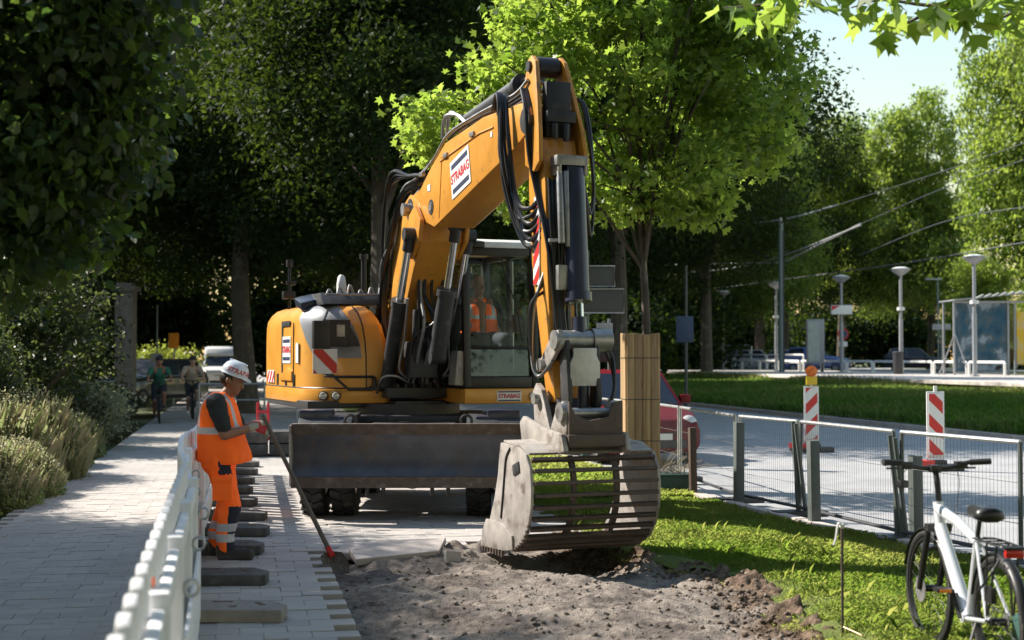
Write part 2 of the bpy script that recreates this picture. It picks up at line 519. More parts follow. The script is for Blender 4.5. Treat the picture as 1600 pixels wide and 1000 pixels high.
M['wire'] = mat('wire_dark', (0.06, 0.065, 0.07), 0.5, 0.3)
M['mesh_wire'] = mat('mesh_wire_grey', (0.14, 0.15, 0.16), 0.5, 0.2)
M['wire_pale'] = mat('wire_pale', (0.30, 0.31, 0.32), 0.5, 0.3)
M['sign_back'] = mat('sign_back_grey', (0.055, 0.062, 0.068), 0.5, var=0.08)
M['sign_blue'] = mat('sign_blue', (0.035, 0.06, 0.13), 0.5, var=0.06)
M['sign_orange'] = mat('sign_orange', (0.78, 0.28, 0.012), 0.5, var=0.04)
M['reflector'] = mat('reflector_orange', (0.85, 0.42, 0.10), 0.35, var=0.04)
M['amber'] = mat('amber_lamp', (0.62, 0.14, 0.012), 0.2, var=0.08)
M['yellow_box'] = mat('lamp_yellow', (0.62, 0.42, 0.02), 0.45, var=0.05)
M['platform'] = mat('platform_concrete', (0.52, 0.47, 0.43), 0.85, var=0.08, scale=2)
M['platform_edge'] = mat('platform_support', (0.25, 0.27, 0.32), 0.7, var=0.12)
M['car_red'] = mat('car_red', (0.13, 0.004, 0.008), 0.4, var=0.03, spec=0.2)
M['car_green'] = mat('car_grey_green', (0.055, 0.065, 0.06), 0.25, 0.3, var=0.03, coat=0.6)
M['car_silver'] = mat('car_silver', (0.55, 0.58, 0.62), 0.28, 0.1, var=0.03, coat=0.6)
M['car_blue'] = mat('car_blue', (0.09, 0.14, 0.38), 0.25, 0.1, var=0.03, coat=0.6)
M['car_dark'] = mat('car_dark', (0.02, 0.022, 0.03), 0.25, 0.2, var=0.03, coat=0.6)
M['car_white'] = mat('van_white', (0.74, 0.76, 0.77), 0.28, var=0.02, coat=0.5)
M['car_glass'] = mat('car_glass', (0.018, 0.025, 0.04), 0.1, 0.0, var=0.05, spec=0.35)
M['bike_white'] = mat('bike_silver_white', (0.62, 0.64, 0.68), 0.3, 0.15, var=0.03, coat=0.4)
M['bike_black'] = mat('bike_black', (0.014, 0.014, 0.015), 0.38, var=0.12)
M['tail_red'] = mat('tail_lamp_red', (0.50, 0.012, 0.010), 0.2, var=0.05)
M['pedal_orange'] = mat('pedal_reflector', (0.75, 0.22, 0.02), 0.3)
M['green_shirt'] = mat('shirt_green', (0.025, 0.13, 0.085), 0.8)
M['beige_shirt'] = mat('shirt_beige', (0.42, 0.34, 0.27), 0.85)
M['dark_shorts'] = mat('shorts_dark', (0.02, 0.025, 0.03), 0.85)
M['bark'] = mat('bark', (0.075, 0.06, 0.045), 0.9, var=0.3, scale=5, bump=0.6, bscale=14, col2=(0.13, 0.12, 0.09), lo=0.5, hi=0.7, scale2=3)
M['bark_grey'] = mat('bark_grey', (0.17, 0.16, 0.145), 0.9, var=0.25, scale=4, bump=0.4, bscale=12)
M['glass_mirror'] = glass_mat('lower_glass', (0.42, 0.5, 0.46), 0.05)
M['glass'] = glass_mat('cab_glass', (0.96, 0.98, 0.97), 0.008)
M['glass_green'] = glass_mat('green_tint_glass', (0.90, 0.95, 0.92), 0.015)
M['shelter_glass'] = glass_mat('shelter_glass', (0.85, 0.9, 0.9), 0.015)
M['leaf_plane'] = leaf_mat('plane_leaf', (0.045, 0.085, 0.018), (0.11, 0.155, 0.038), (0.26, 0.43, 0.04), (0.55, 0.70, 0.11), 0.55)
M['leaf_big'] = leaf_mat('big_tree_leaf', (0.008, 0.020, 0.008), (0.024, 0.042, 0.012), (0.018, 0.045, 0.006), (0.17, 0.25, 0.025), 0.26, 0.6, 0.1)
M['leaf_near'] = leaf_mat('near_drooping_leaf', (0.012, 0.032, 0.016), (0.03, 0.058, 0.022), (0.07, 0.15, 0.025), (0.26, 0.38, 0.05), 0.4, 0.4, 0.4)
M['leaf_far'] = leaf_mat('far_tree_leaf', (0.06, 0.11, 0.025), (0.15, 0.19, 0.045), (0.27, 0.42, 0.05), (0.52, 0.62, 0.10), 0.5)
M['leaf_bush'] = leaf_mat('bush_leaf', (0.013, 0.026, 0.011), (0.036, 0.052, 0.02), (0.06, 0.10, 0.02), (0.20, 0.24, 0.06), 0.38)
M['leaf_silver'] = leaf_mat('silvery_leaf', (0.13, 0.17, 0.11), (0.27, 0.29, 0.21), (0.22, 0.28, 0.13), (0.38, 0.41, 0.24), 0.4)
M['leaf_lime'] = leaf_mat('lime_leaf', (0.14, 0.19, 0.03), (0.26, 0.28, 0.06), (0.34, 0.42, 0.06), (0.50, 0.54, 0.10), 0.45)
M['leaf_dry'] = leaf_mat('dry_grass', (0.19, 0.23, 0.10), (0.48, 0.42, 0.28), (0.32, 0.40, 0.15), (0.55, 0.52, 0.32), 0.45)
M['leaf_weed'] = leaf_mat('weed_leaf', (0.08, 0.14, 0.045), (0.19, 0.23, 0.09), (0.24, 0.36, 0.07), (0.42, 0.47, 0.14), 0.45)
M['grass'] = leaf_mat('lawn_grass', (0.06, 0.115, 0.018), (0.26, 0.27, 0.08), (0.28, 0.48, 0.04), (0.62, 0.62, 0.17), 0.5, 0.5, 0.2)
M['grass_long'] = leaf_mat('long_grass', (0.065, 0.145, 0.03), (0.26, 0.26, 0.10), (0.20, 0.40, 0.04), (0.52, 0.50, 0.17), 0.45, 0.5, 0.2)
M['twig'] = mat('dry_twig', (0.30, 0.25, 0.17), 0.9)
# ------------------------------------------------------------------ ground and setting
def gmat(name, stops, scale, bump, bscale, fine=40.0, rough=0.95):
    """ground material: noise through a colour ramp + fine relief"""
    m, nt, b = new_mat(name); L = nt.links
    tc = N(nt, 'ShaderNodeTexCoord')
    n1 = N(nt, 'ShaderNodeTexNoise', Scale=scale, Detail=8.0, Roughness=0.65)
    n2 = N(nt, 'ShaderNodeTexNoise', Scale=fine, Detail=4.0, Roughness=0.6)
    for n in (n1, n2): L.new(tc.outputs['Object'], n.inputs['Vector'])
    mxv = N(nt, 'ShaderNodeMix', data_type='FLOAT'); mxv.inputs[0].default_value = 0.4
    L.new(n1.outputs['Fac'], mxv.inputs[2]); L.new(n2.outputs['Fac'], mxv.inputs[3])
    cr = nt.nodes.new('ShaderNodeValToRGB')
    els = cr.color_ramp.elements
    while len(els) < len(stops): els.new(0.5)
    for e, (p, c) in zip(els, stops): e.position = p; e.color = (*c, 1)
    L.new(mxv.outputs[0], cr.inputs['Fac']); L.new(cr.outputs['Color'], b.inputs['Base Color'])
    b.inputs['Roughness'].default_value = rough; b.inputs['Specular IOR Level'].default_value = 0.25
    nb = N(nt, 'ShaderNodeTexNoise', Scale=bscale, Detail=6.0)
    L.new(tc.outputs['Object'], nb.inputs['Vector'])
    bp = N(nt, 'ShaderNodeBump', Strength=bump, Distance=0.03)
    L.new(nb.outputs['Fac'], bp.inputs['Height']); L.new(bp.outputs['Normal'], b.inputs['Normal'])
    return m
M['soil'] = gmat('soil', [(0.3, (0.05, 0.045, 0.03)), (0.5, (0.07, 0.08, 0.035)), (0.7, (0.05, 0.085, 0.025))], 0.4, 0.5, 20)
M['dirt'] = gmat('dirt', [(0.36, (0.085, 0.07, 0.06)), (0.46, (0.18, 0.15, 0.13)), (0.54, (0.275, 0.235, 0.20)), (0.65, (0.37, 0.32, 0.275))], 1.7, 0.9, 90, 14)
def add_topsoil(m):
    nt = m.node_tree; L = nt.links; b = nt.nodes['Principled BSDF']
    src = b.inputs['Base Color'].links[0].from_socket
    a = N(nt, 'ShaderNodeAttribute', attribute_name='topsoil')
    tc = N(nt, 'ShaderNodeTexCoord'); n1 = N(nt, 'ShaderNodeTexNoise', Scale=14.0, Detail=6.0); L.new(tc.outputs['Object'], n1.inputs['Vector'])
    cr = nt.nodes.new('ShaderNodeValToRGB'); cr.color_ramp.elements[0].position = 0.35; cr.color_ramp.elements[0].color = (0.07, 0.045, 0.03, 1); cr.color_ramp.elements[1].position = 0.66; cr.color_ramp.elements[1].color = (0.24, 0.17, 0.12, 1)
    L.new(n1.outputs['Fac'], cr.inputs['Fac'])
    mx = N(nt, 'ShaderNodeMix', data_type='RGBA'); L.new(a.outputs['Fac'], mx.inputs[0]); L.new(src, mx.inputs[6]); L.new(cr.outputs['Color'], mx.inputs[7]); L.new(mx.outputs[2], b.inputs['Base Color'])
add_topsoil(M['dirt'])
M['turf_soil'] = gmat('turf_soil', [(0.3, (0.09, 0.075, 0.035)), (0.5, (0.10, 0.13, 0.03)), (0.7, (0.16, 0.17, 0.05))], 3, 0.7, 40, 30)
M['road'] = gmat('road_asphalt', [(0.30, (0.24, 0.24, 0.245)), (0.5, (0.34, 0.34, 0.345)), (0.7, (0.42, 0.41, 0.40))], 1.2, 0.35, 90, 140)
M['car_park'] = gmat('car_park', [(0.3, (0.06, 0.075, 0.03)), (0.6, (0.11, 0.12, 0.06))], 0.6, 0.3, 20)

# path material beyond the built pavers: same stone colour with the joints as fine pattern (too far to tell apart)
def path_far_mat():
    m, nt, b = new_mat('path_paving'); L = nt.links
    tc = N(nt, 'ShaderNodeTexCoord')
    mp = N(nt, 'ShaderNodeMapping'); mp.inputs['Rotation'].default_value = (0, 0, -ST)
    L.new(tc.outputs['Object'], mp.inputs['Vector'])
    br = N(nt, 'ShaderNodeTexBrick'); br.inputs['Color1'].default_value = (0.39, 0.36, 0.335, 1); br.inputs['Color2'].default_value = (0.34, 0.315, 0.29, 1)
    br.inputs['Mortar'].default_value = (0.26, 0.23, 0.21, 1); br.inputs['Scale'].default_value = 1.0
    br.inputs['Mortar Size'].default_value = 0.005; br.inputs['Brick Width'].default_value = 0.3; br.inputs['Row Height'].default_value = 0.2
    L.new(mp.outputs[0], br.inputs['Vector'])
    nz = N(nt, 'ShaderNodeTexNoise', Scale=0.9, Detail=7.0); L.new(tc.outputs['Object'], nz.inputs['Vector'])
    r = N(nt, 'ShaderNodeMapRange'); r.inputs['From Min'].default_value = 0.3; r.inputs['From Max'].default_value = 0.7
    r.inputs['To Min'].default_value = 0.84; r.inputs['To Max'].default_value = 1.12; L.new(nz.outputs['Fac'], r.inputs['Value'])
    mx = N(nt, 'ShaderNodeMix', data_type='RGBA', blend_type='MULTIPLY'); mx.inputs[0].default_value = 1
    L.new(br.outputs['Color'], mx.inputs[6]); L.new(r.outputs[0], mx.inputs[7]); L.new(mx.outputs[2], b.inputs['Base Color'])
    b.inputs['Roughness'].default_value = 0.9
    return m
M['path_far'] = path_far_mat()

mb = MB(); mb.box((0, 120, -0.45), (1200, 1200, 0.1))
mb.build('ground', M['soil'], smooth=0, kind='structure')

PL = -2.42                                    # left edge of the path (m)
def near_edge(n):                             # right edge of the verge / kerb
    return float(np.interp(n, [4, 9.2, 10.8, 12, 13.5, 16.2, 19.5, 23.5, 40], [6.5, 6.42, 6.3, 6.2, 5.85, 5.7, 5.6, 5.5, 5.5]))
VL = 3.35                                     # left edge of the verge
def verge_left(n):
    return float(np.interp(n, [4, 8.2, 9.2, 10.4, 11.2, 12.0, 12.8, 13.4, 14.5, 60], [3.5, 3.62, 3.72, 4.02, 3.95, 3.5, 3.2, 3.15, VL, VL]))
PIT_L = 0.62
def pit_top(m):                               # n where the slabs end at the far side of the pit
    return float(np.interp(m, [0.4, 0.9, 1.5, 2.2, 2.6, 3.2], [13.0, 13.0, 12.9, 13.3, 13.5, 13.7]))

# pavement: bedding + pavers
mb = MB()
def flat(poly, z0, z1):
    mb.prism(poly, lambda a, b, w: S(a, b, w), z0, z1)
flat([(PL, 4.5), (0.45, 4.5), (0.45, 13.3), (PL, 13.3)], -0.40, -0.102)
flat([(PL, 13.3), (VL, 13.3), (VL, 21.0), (PL, 21.0)], -0.40, -0.102)
pavement = mb.build('pavement', M['mortar'], smooth=0, kind='structure')
mb = MB()
flat([(PL, 21.0), (VL, 21.0), (VL, 90), (PL, 90)], -0.40, 0.0)
flat([(-9, 90), (VL, 90), (VL, 260), (-9, 260)], -0.40, -0.004)
mb.build('path', M['path_far'], smooth=0, kind='structure')

mb = MB()
flat([(PL + 0.01, 4.6), (0.16, 4.6), (0.16, 12.7), (PL + 0.01, 12.7)], -0.1, -0.007)
flat([(PL + 0.01, 12.7), (0.16, 12.7), (0.16, 13.6), (VL - 0.1, 14.0), (VL - 0.1, 20.99), (PL + 0.01, 20.99)], -0.1, -0.007)
M['joint_sand'] = mat('joint_sand', (0.29, 0.262, 0.24), 0.95, var=0.2, scale=9)
mb.build('joint_sand', M['joint_sand'], pavement, smooth=0, kind='stuff')
PW, PD = 0.30, 0.20
def paver_mesh(seed):
    rr = random.Random(seed)
    b_ = MB(); b_.box((0, 0, -0.05), (PW - 0.0035, PD - 0.0035, 0.10))
    o = b_.build('paver', M['paver'], None, bevel=0.003, seg=1, smooth=0)
    me = o.data; bpy.data.objects.remove(o); return me
pm = paver_mesh(1)
spots = []
j = 0; n = 5.0
while n < 21.0:
    off = PW / 2 if j % 2 else 0.0
    k = 0
    m_ = PL + 0.02 - (0 if j % 2 else PW / 2)
    while True:
        mc = m_ + PW / 2
        m_ += PW
        if mc - PW / 2 < PL - 0.2: continue
        if mc - PW / 2 > VL: break
        if n < pit_top(mc) + random.uniform(-0.12, 0.1) and mc > PIT_L - 0.14 + 0.0: 
            if not (mc < PIT_L + 0.02): continue
        if mc + PW / 2 > VL + 0.2: continue
        spots.append((mc, n + PD / 2))
    n += PD; j += 1
def near_key(s):
    p = S(*s)
    x = 800 + 2222 * p.x / p.y; y = 558 + 2222 * 1.75 / p.y
    vis = (0 < x < 1600 and y < 1010)
    behind = 322 < x
    return (0 if (vis and behind) else 1 if vis else 2, p.y)
spots.sort(key=near_key)
indiv = spots[:270]
for (a, b) in indiv:
    o = bpy.data.objects.new('paver', pm); link(o, pavement)
    o.location = S(a, b, random.uniform(-0.006, 0.004))
    o.rotation_euler = (random.gauss(0, 0.008), random.gauss(0, 0.006), ST + random.gauss(0, 0.004))
mb = MB()
for (a, b) in spots[270:]:
    e = Euler((random.gauss(0, 0.005), random.gauss(0, 0.004), ST)).to_matrix()
    mb.box(S(a, b, -0.05 + random.uniform(-0.004, 0.002)), (PW - 0.0035, PD - 0.0035, 0.10), e)
mb.build('pavers', M['paver'], pavement, smooth=0, kind='stuff')

# road with kerb
mb = MB()
ns = [0, 4, 7, 9.2, 10.8, 12, 13.5, 16.2, 19.5, 23.5, 30, 40, 60, 90, 140, 220]
rl = [S(near_edge(n) - 0.02, n, -0.05) for n in ns]; rr_ = [S(16.3, n, -0.05) for n in ns]
for i in range(len(ns) - 1): mb.poly([rl[i], rr_[i], rr_[i + 1], rl[i + 1]])
road = mb.build('road', M['road'], smooth=0, kind='structure')
kb = MB(); kb.box((0, 0, -0.08), (0.14, 0.98, 0.26)); ko = kb.build('kerb_stone', M['slab_pink'], road, bevel=0.012, smooth=0)
km = ko.data; bpy.data.objects.remove(ko)
n = 6.2
while n < 40:
    a, b = near_edge(n), near_edge(n + 1)
    p0, p1 = S(a, n), S(b, n + 1)
    o = bpy.data.objects.new('kerb_stone', km); link(o, road)
    o.location = (p0 + p1) / 2 + Vector((0, 0, random.uniform(-0.01, 0.006)))
    d = p1 - p0; o.rotation_euler = (0, 0, math.atan2(d.y, d.x) - PI / 2)
    o.scale = (1, d.length, 1)
    n += 1.0
ko2 = MB(); ko2.box((0, 0, -0.06), (0.14, 0.98, 0.28)); kk = ko2.build('kerb_stone', M['slab_pink'], road, bevel=0.012, smooth=0); km2 = kk.data; bpy.data.objects.remove(kk)
n = 20.0
while n < 90:
    o = bpy.data.objects.new('kerb_stone', km2); link(o, road)
    o.location = S(16.3, n + 0.5, 0.0); o.rotation_euler = (0, 0, ST); n += 1.0

# pit of dug-over dirt
def dirt_height(x, y, m, n):
    h = -0.12 + 0.030 * fbm(x, y, 0.9, 3, 5) + 0.034 * fbm(x, y, 2.6, 3, 9) + 0.022 * np.abs(fbm(x * 0.6, y * 1.6, 6.0, 3, 21)) + 0.010 * fbm(x, y, 20.0, 2, 31)
    h += 0.10 * np.exp(-((m - 2.3) ** 2) / 0.9 - ((n - 10.3) ** 2) / 3.2)
    h += 0.09 * np.exp(-((m - 2.25) ** 2) / 0.09 - ((n - 13.05) ** 2) / 0.08) * (1 + 0.8 * fbm(x, y, 7, 3, 45))
    h += 0.08 * np.exp(-((m - 1.9) ** 2) / 0.10 - ((n - 12.75) ** 2) / 0.05) * (1 + 0.6 * fbm(x, y, 8, 2, 44))
    h += 0.12 * np.exp(-((m - 1.35) ** 2) / 0.25 - ((n - 12.55) ** 2) / 0.04)
    h -= 0.08 * np.exp(-((m - 3.0) ** 2) / 0.35 - ((n - 12.2) ** 2) / 0.25)
    vl = np.interp(n, [4, 8.2, 9.2, 10.4, 11.2, 12.0, 12.8, 13.4, 14.5], [3.5, 3.62, 3.72, 4.02, 3.95, 3.5, 3.2, 3.15, VL])
    e = np.clip((m - (vl - 0.55)) / 0.6, 0, 1)
    h += e * (0.08 + 0.06 * fbm(x, y, 4.5, 4, 77) + 0.05 * np.abs(fbm(x, y, 11, 3, 79)))
    h -= 0.35 * np.clip((m - vl - 0.06) / 0.12, 0, 1)
    return h
ms_ = np.arange(0.36, 4.5, 0.022); ns_ = np.arange(7.2, 14.2, 0.022)
MM, NN_ = np.meshgrid(ms_, ns_)
XX = MM * B_.x + NN_ * A_.x; YY = MM * B_.y + NN_ * A_.y
HH = dirt_height(XX, YY, MM, NN_)
ptop = np.interp(MM, [0.4, 0.9, 1.5, 2.2, 2.6, 3.2], [13.0, 13.0, 12.9, 13.3, 13.5, 13.7])
HH = np.where(NN_ > ptop + 0.15, np.minimum(HH, -0.12), HH)
HH = np.where(MM < PIT_L + 0.03, np.minimum(HH, -0.125 + 0.02 * vnoise(XX * 9, YY * 9, 3)), HH)
HH = HH - 0.03 * np.exp(-((MM - 0.75) / 0.25) ** 2)
nm, nn = MM.shape[1], MM.shape[0]
me = bpy.data.meshes.new('dirt')
V = np.stack([XX, YY, HH], -1).reshape(-1, 3)
ii = (np.arange(nn - 1)[:, None] * nm + np.arange(nm - 1)[None, :]).ravel()
F = np.stack([ii, ii + 1, ii + nm + 1, ii + nm], -1)
me.vertices.add(len(V)); me.vertices.foreach_set('co', V.astype(np.float32).ravel())
me.loops.add(F.size); me.polygons.add(len(F))
me.loops.foreach_set('vertex_index', F.astype(np.int32).ravel()); me.polygons.foreach_set('loop_start', (np.arange(len(F)) * 4).astype(np.int32))
me.polygons.foreach_set('use_smooth', np.ones(len(F), bool)); me.update(calc_edges=True); me.materials.append(M['dirt'])
_vl = np.interp(NN_, [4, 8.2, 9.2, 10.4, 11.2, 12.0, 12.8, 13.4, 14.5], [3.5, 3.62, 3.72, 4.02, 3.95, 3.5, 3.2, 3.15, VL])
_so = np.clip((MM - (_vl - 0.42) + 0.22 * fbm(XX, YY, 2.4, 3, 12)) / 0.22, 0, 1)
_a = me.attributes.new('topsoil', 'FLOAT', 'POINT'); _a.data.foreach_set('value', _so.ravel().astype(np.float32))
link(bpy.data.objects.new('dirt', me))['kind'] = 'structure'

# clods and pebbles on the dirt
def clods(name, count, region, smin, smax, matl, sink=0.3):
    V = []; 
    base = []
    b_ = bmesh.new(); bmesh.ops.create_icosphere(b_, subdivisions=1, radius=1.0)
    base = np.array([v.co[:] for v in b_.verts]); faces = [[v.index for v in f.verts] for f in b_.faces]; b_.free()
    for i in range(count):
        m_, n_ = region()
        p = S(m_, n_)
        h = float(dirt_height(np.array([p.x]), np.array([p.y]), np.array([m_]), np.array([n_]))[0])
        s = smin * (smax / smin) ** (RNG.random() ** 2.2)
        q = base * (1 + 0.3 * RNG.standard_normal((len(base), 1))) * s * np.array([1.15, 1.0, 0.75])
        a = RNG.random() * 6.28; c, s_ = math.cos(a), math.sin(a)
        q = q @ np.array([[c, s_, 0], [-s_, c, 0], [0, 0, 1]])
        V.append(q + np.array([p.x, p.y, h + s * sink]))
    return mesh_np(name, np.concatenate(V), len(base), faces, matl, kind='stuff')
def reg_pit():
    n_ = 7.5 + 5.3 * RNG.random() ** 0.8; return 0.75 + (verge_left(n_) - 0.75) * RNG.random() ** 0.8, n_
clods('dirt_clods', 1800, reg_pit, 0.004, 0.022, M['dirt'])
M['turf_clod'] = gmat('turf_clod', [(0.3, (0.06, 0.042, 0.03)), (0.5, (0.13, 0.095, 0.07)), (0.7, (0.22, 0.17, 0.125))], 6, 0.8, 60)
def reg_edge():
    n_ = 7.6 + 5.2 * RNG.random(); return verge_left(n_) - 0.16 - 0.20 * abs(RNG.standard_normal()), n_
clods('earth_clods', 1300, reg_edge, 0.004, 0.026, M['turf_clod'], 0.25)

# broken slabs lying in the pit
def loose_slab(label, p, rot, poly, th, matl):
    b_ = MB(); b_.prism(poly, lambda a, b, w: Vector((a, b, w)), 0, th)
    o = b_.build('broken_slab', matl, None, bevel=0.006, seg=1, smooth=0)
    o.location = p; o.rotation_euler = rot
    return tag(o, label, 'slab', 'loose paving slabs at the pit edge')
p = at(610, 868, 12.75); loose_slab('pale broken slab tilted on the pit edge behind the shovel', (p.x + 0.08, p.y, 0.0), (R(7), R(-4), ST + 0.2), [(-0.46, -0.22), (0.28, -0.28), (0.48, 0.1), (-0.1, 0.28), (-0.42, 0.16)], 0.06, M['slab_pink'])
p = at(560, 862, 12.9); loose_slab('pale slab lying flat right beside the shovel head', (p.x + 0.05, p.y, -0.04), (R(5), R(3), ST - 0.3), [(-0.26, -0.2), (0.24, -0.22), (0.28, 0.16), (-0.2, 0.2)], 0.06, M['slab_pink'])
p = at(705, 872, 12.6); loose_slab('small grey concrete block stuck upright in the dirt pile', (p.x, p.y, -0.02), (R(80), R(6), ST + 0.15), [(-0.07, -0.06), (0.07, -0.06), (0.07, 0.06), (-0.07, 0.06)], 0.07, M['paver'])

# verge: soil sheet with turf
mv = np.linspace(0, 1, 60); nv = np.concatenate([np.arange(5, 20, 0.12), np.arange(20, 60.1, 1.0)])
UU, NV = np.meshgrid(mv, nv)
vl = np.interp(NV, [4, 8.2, 9.2, 10.4, 11.2, 12.0, 12.8, 13.4, 14.5, 60], [3.5, 3.62, 3.72, 4.02, 3.95, 3.5, 3.2, 3.15, VL, VL])
vr = np.interp(NV, [4, 9.2, 10.8, 12, 13.5, 16.2, 19.5, 23.5, 40], [6.5, 6.42, 6.3, 6.2, 5.85, 5.7, 5.6, 5.5, 5.5]) - 0.09
MV = vl - 0.05 + UU * (vr - vl + 0.05)
XV = MV * B_.x + NV * A_.x; YV = MV * B_.y + NV * A_.y
edge = np.clip((MV - vl) / 0.25, 0, 1)
HV = -0.03 + 0.05 * edge + 0.03 * fbm(XV, YV, 1.1, 3, 61) + (1 - edge) * 0.05 * fbm(XV, YV, 5, 3, 62)
HV = np.where(UU > 0.97, np.minimum(HV, 0.01), HV)
def sheet(name, X, Y, H, matl, kind='structure'):
    a, b = X.shape
    V = np.stack([X, Y, H], -1).reshape(-1, 3)
    ii = (np.arange(a - 1)[:, None] * b + np.arange(b - 1)[None, :]).ravel()
    F = np.stack([ii, ii + 1, ii + b + 1, ii + b], -1)
    me = bpy.data.meshes.new(name)
    me.vertices.add(len(V)); me.vertices.foreach_set('co', V.astype(np.float32).ravel())
    me.loops.add(F.size); me.polygons.add(len(F))
    me.loops.foreach_set('vertex_index', F.astype(np.int32).ravel()); me.polygons.foreach_set('loop_start', (np.arange(len(F)) * 4).astype(np.int32))
    me.polygons.foreach_set('use_smooth', np.ones(len(F), bool)); me.update(calc_edges=True); me.materials.append(matl)
    o = bpy.data.objects.new(name, me); link(o); o['kind'] = kind; return o
sheet('verge', XV, YV, HV, M['turf_soil'])

def grass(name, P, h, w, tint, matl, lean=0.35, two=True):
    """bent blades: P (N,3), h, w arrays"""
    n = len(P)
    a = RNG.random(n) * 2 * PI
    d = np.stack([np.cos(a), np.sin(a), np.zeros(n)], -1)
    s = np.stack([-np.sin(a), np.cos(a), np.zeros(n)], -1)
    ln = (lean * (0.3 + RNG.random(n)))[:, None]
    h = h[:, None]; w = w[:, None]
    up = np.array([0, 0, 1.0])
    p0 = P - s * w / 2; p1 = P + s * w / 2
    mid = P + d * h * ln * 0.35 + up * h * 0.6
    tip = P + d * h * ln * 1.1 + up * h * (1 - 0.25 * ln)
    V = np.stack([p0, p1, mid + s * w * 0.36, tip, mid - s * w * 0.36], 1).reshape(-1, 3)
    return mesh_np(name, V, 5, [[0, 1, 2, 3, 4]], matl, tint=tint, kind='stuff')
KITE = (np.array([(0, 0, 0), (0.42, 0.26, 0.05), (1, 0, -0.03), (0.42, -0.26, 0.05)]), [[0, 1, 2, 3]])
HEART = (np.array([(0, 0, 0), (-0.06, 0.25, 0.03), (0.35, 0.42, 0.05), (0.75, 0.2, 0.0), (1.05, 0, -0.08), (0.75, -0.2, 0.0), (0.35, -0.42, 0.05), (-0.06, -0.25, 0.03)]), [[0, 1, 2, 3], [0, 3, 4], [0, 4, 5], [0, 5, 6, 7]])
_l = []
for r_, a_ in ((1.05, 0), (0.55, 24), (0.95, 48), (0.5, 74), (0.72, 104), (0.22, 150)):
    _l.append((r_, a_))
_lob = [(r_ * math.cos(R(a_)), r_ * math.sin(R(a_)), -0.22 * r_ * abs(math.sin(R(a_))) - 0.12 * max(0, math.cos(R(a_))) * r_) for r_, a_ in _l] + [(r_ * math.cos(R(a_)), -r_ * math.sin(R(a_)), -0.22 * r_ * abs(math.sin(R(a_))) - 0.12 * max(0, math.cos(R(a_))) * r_) for r_, a_ in _l[:0:-1]]
LOBED = (np.array(_lob) * 0.62 + np.array([0.25, 0, 0]), [list(range(len(_lob)))])

def unit(v): return v / np.maximum(np.linalg.norm(v, axis=-1, keepdims=True), 1e-9)
def leaves(name, P, size, shape, matl, parent=None, up=0.5, droop=0.3, tint=None, kind=None):
    n = len(P); sv, faces = shape
    nrm = unit(RNG.standard_normal((n, 3)) + np.array([0, 0, up]))
    al = RNG.standard_normal((n, 3)); al[:, 2] -= droop
    al = unit(al - nrm * np.sum(al * nrm, -1, keepdims=True))
    sd = np.cross(nrm, al)
    V = P[:, None, :] + size[:, None, None] * (sv[None, :, 0:1] * al[:, None, :] + sv[None, :, 1:2] * sd[:, None, :] + sv[None, :, 2:3] * nrm[:, None, :])
    if tint is None: tint = np.clip(0.5 + 0.28 * RNG.standard_normal(n), 0, 1)
    return mesh_np(name, V.reshape(-1, 3), len(sv), faces, matl, parent, tint, kind=kind)
def verge_pts(cnt, n0, n1, pw=1.0):
    n_ = n0 + (n1 - n0) * RNG.random(cnt) ** pw
    l = np.interp(n_, [4, 8.2, 9.2, 10.4, 11.2, 12.0, 12.8, 13.4, 14.5, 60], [3.5, 3.62, 3.72, 4.02, 3.95, 3.5, 3.2, 3.15, VL, VL])
    r = np.interp(n_, [4, 9.2, 10.8, 12, 13.5, 16.2, 19.5, 23.5, 40], [6.5, 6.42, 6.3, 6.2, 5.85, 5.7, 5.6, 5.5, 5.5]) - 0.14
    m_ = l - 0.25 + (r - l + 0.25) * RNG.random(cnt)
    x = m_ * B_.x + n_ * A_.x; y = m_ * B_.y + n_ * A_.y
    den = 0.55 + 0.6 * fbm(x, y, 1.3, 3, 91) + np.clip((m_ - l - 0.15) / 0.6, -0.6, 0.45)
    keep = RNG.random(cnt) < den
    m_, n_, x, y = m_[keep], n_[keep], x[keep], y[keep]; l = l[keep]
    e = np.clip((m_ - l) / 0.25, 0, 1)
    z = -0.035 + 0.05 * e + 0.03 * fbm(x, y, 1.1, 3, 61)
    return np.stack([x, y, z], -1), m_ - l
P, dm = verge_pts(560000, 7.5, 17, 1.25)
patch = fbm(P[:, 0], P[:, 1], 0.55, 3, 95)
keep = RNG.random(len(P)) < np.clip(0.85 + 0.5 * fbm(P[:, 0], P[:, 1], 2.6, 2, 33), 0.25, 1)
P, dm, patch = P[keep], dm[keep], patch[keep]
t = np.clip(0.40 + 0.45 * patch + 0.22 * RNG.standard_normal(len(P)) + 0.4 * np.exp(-dm / 0.35), 0, 1)
hh = (0.016 + 0.042 * RNG.random(len(P)) ** 2.2) * (1 + 0.45 * fbm(P[:, 0], P[:, 1], 2.2, 2, 98)) * np.clip(0.45 + dm, 0.45, 1)
grass('lawn_grass', P, hh, 0.0024 + 0.0026 * RNG.random(len(P)), t, M['grass'], 0.8)
P, dm = verge_pts(1500, 8, 17, 1.1)
grass('lawn_tufts', P, 0.05 + 0.09 * RNG.random(len(P)) ** 2, 0.003 + 0.003 * RNG.random(len(P)), np.clip(0.6 + 0.3 * RNG.standard_normal(len(P)), 0, 1), M['grass'], 0.6)
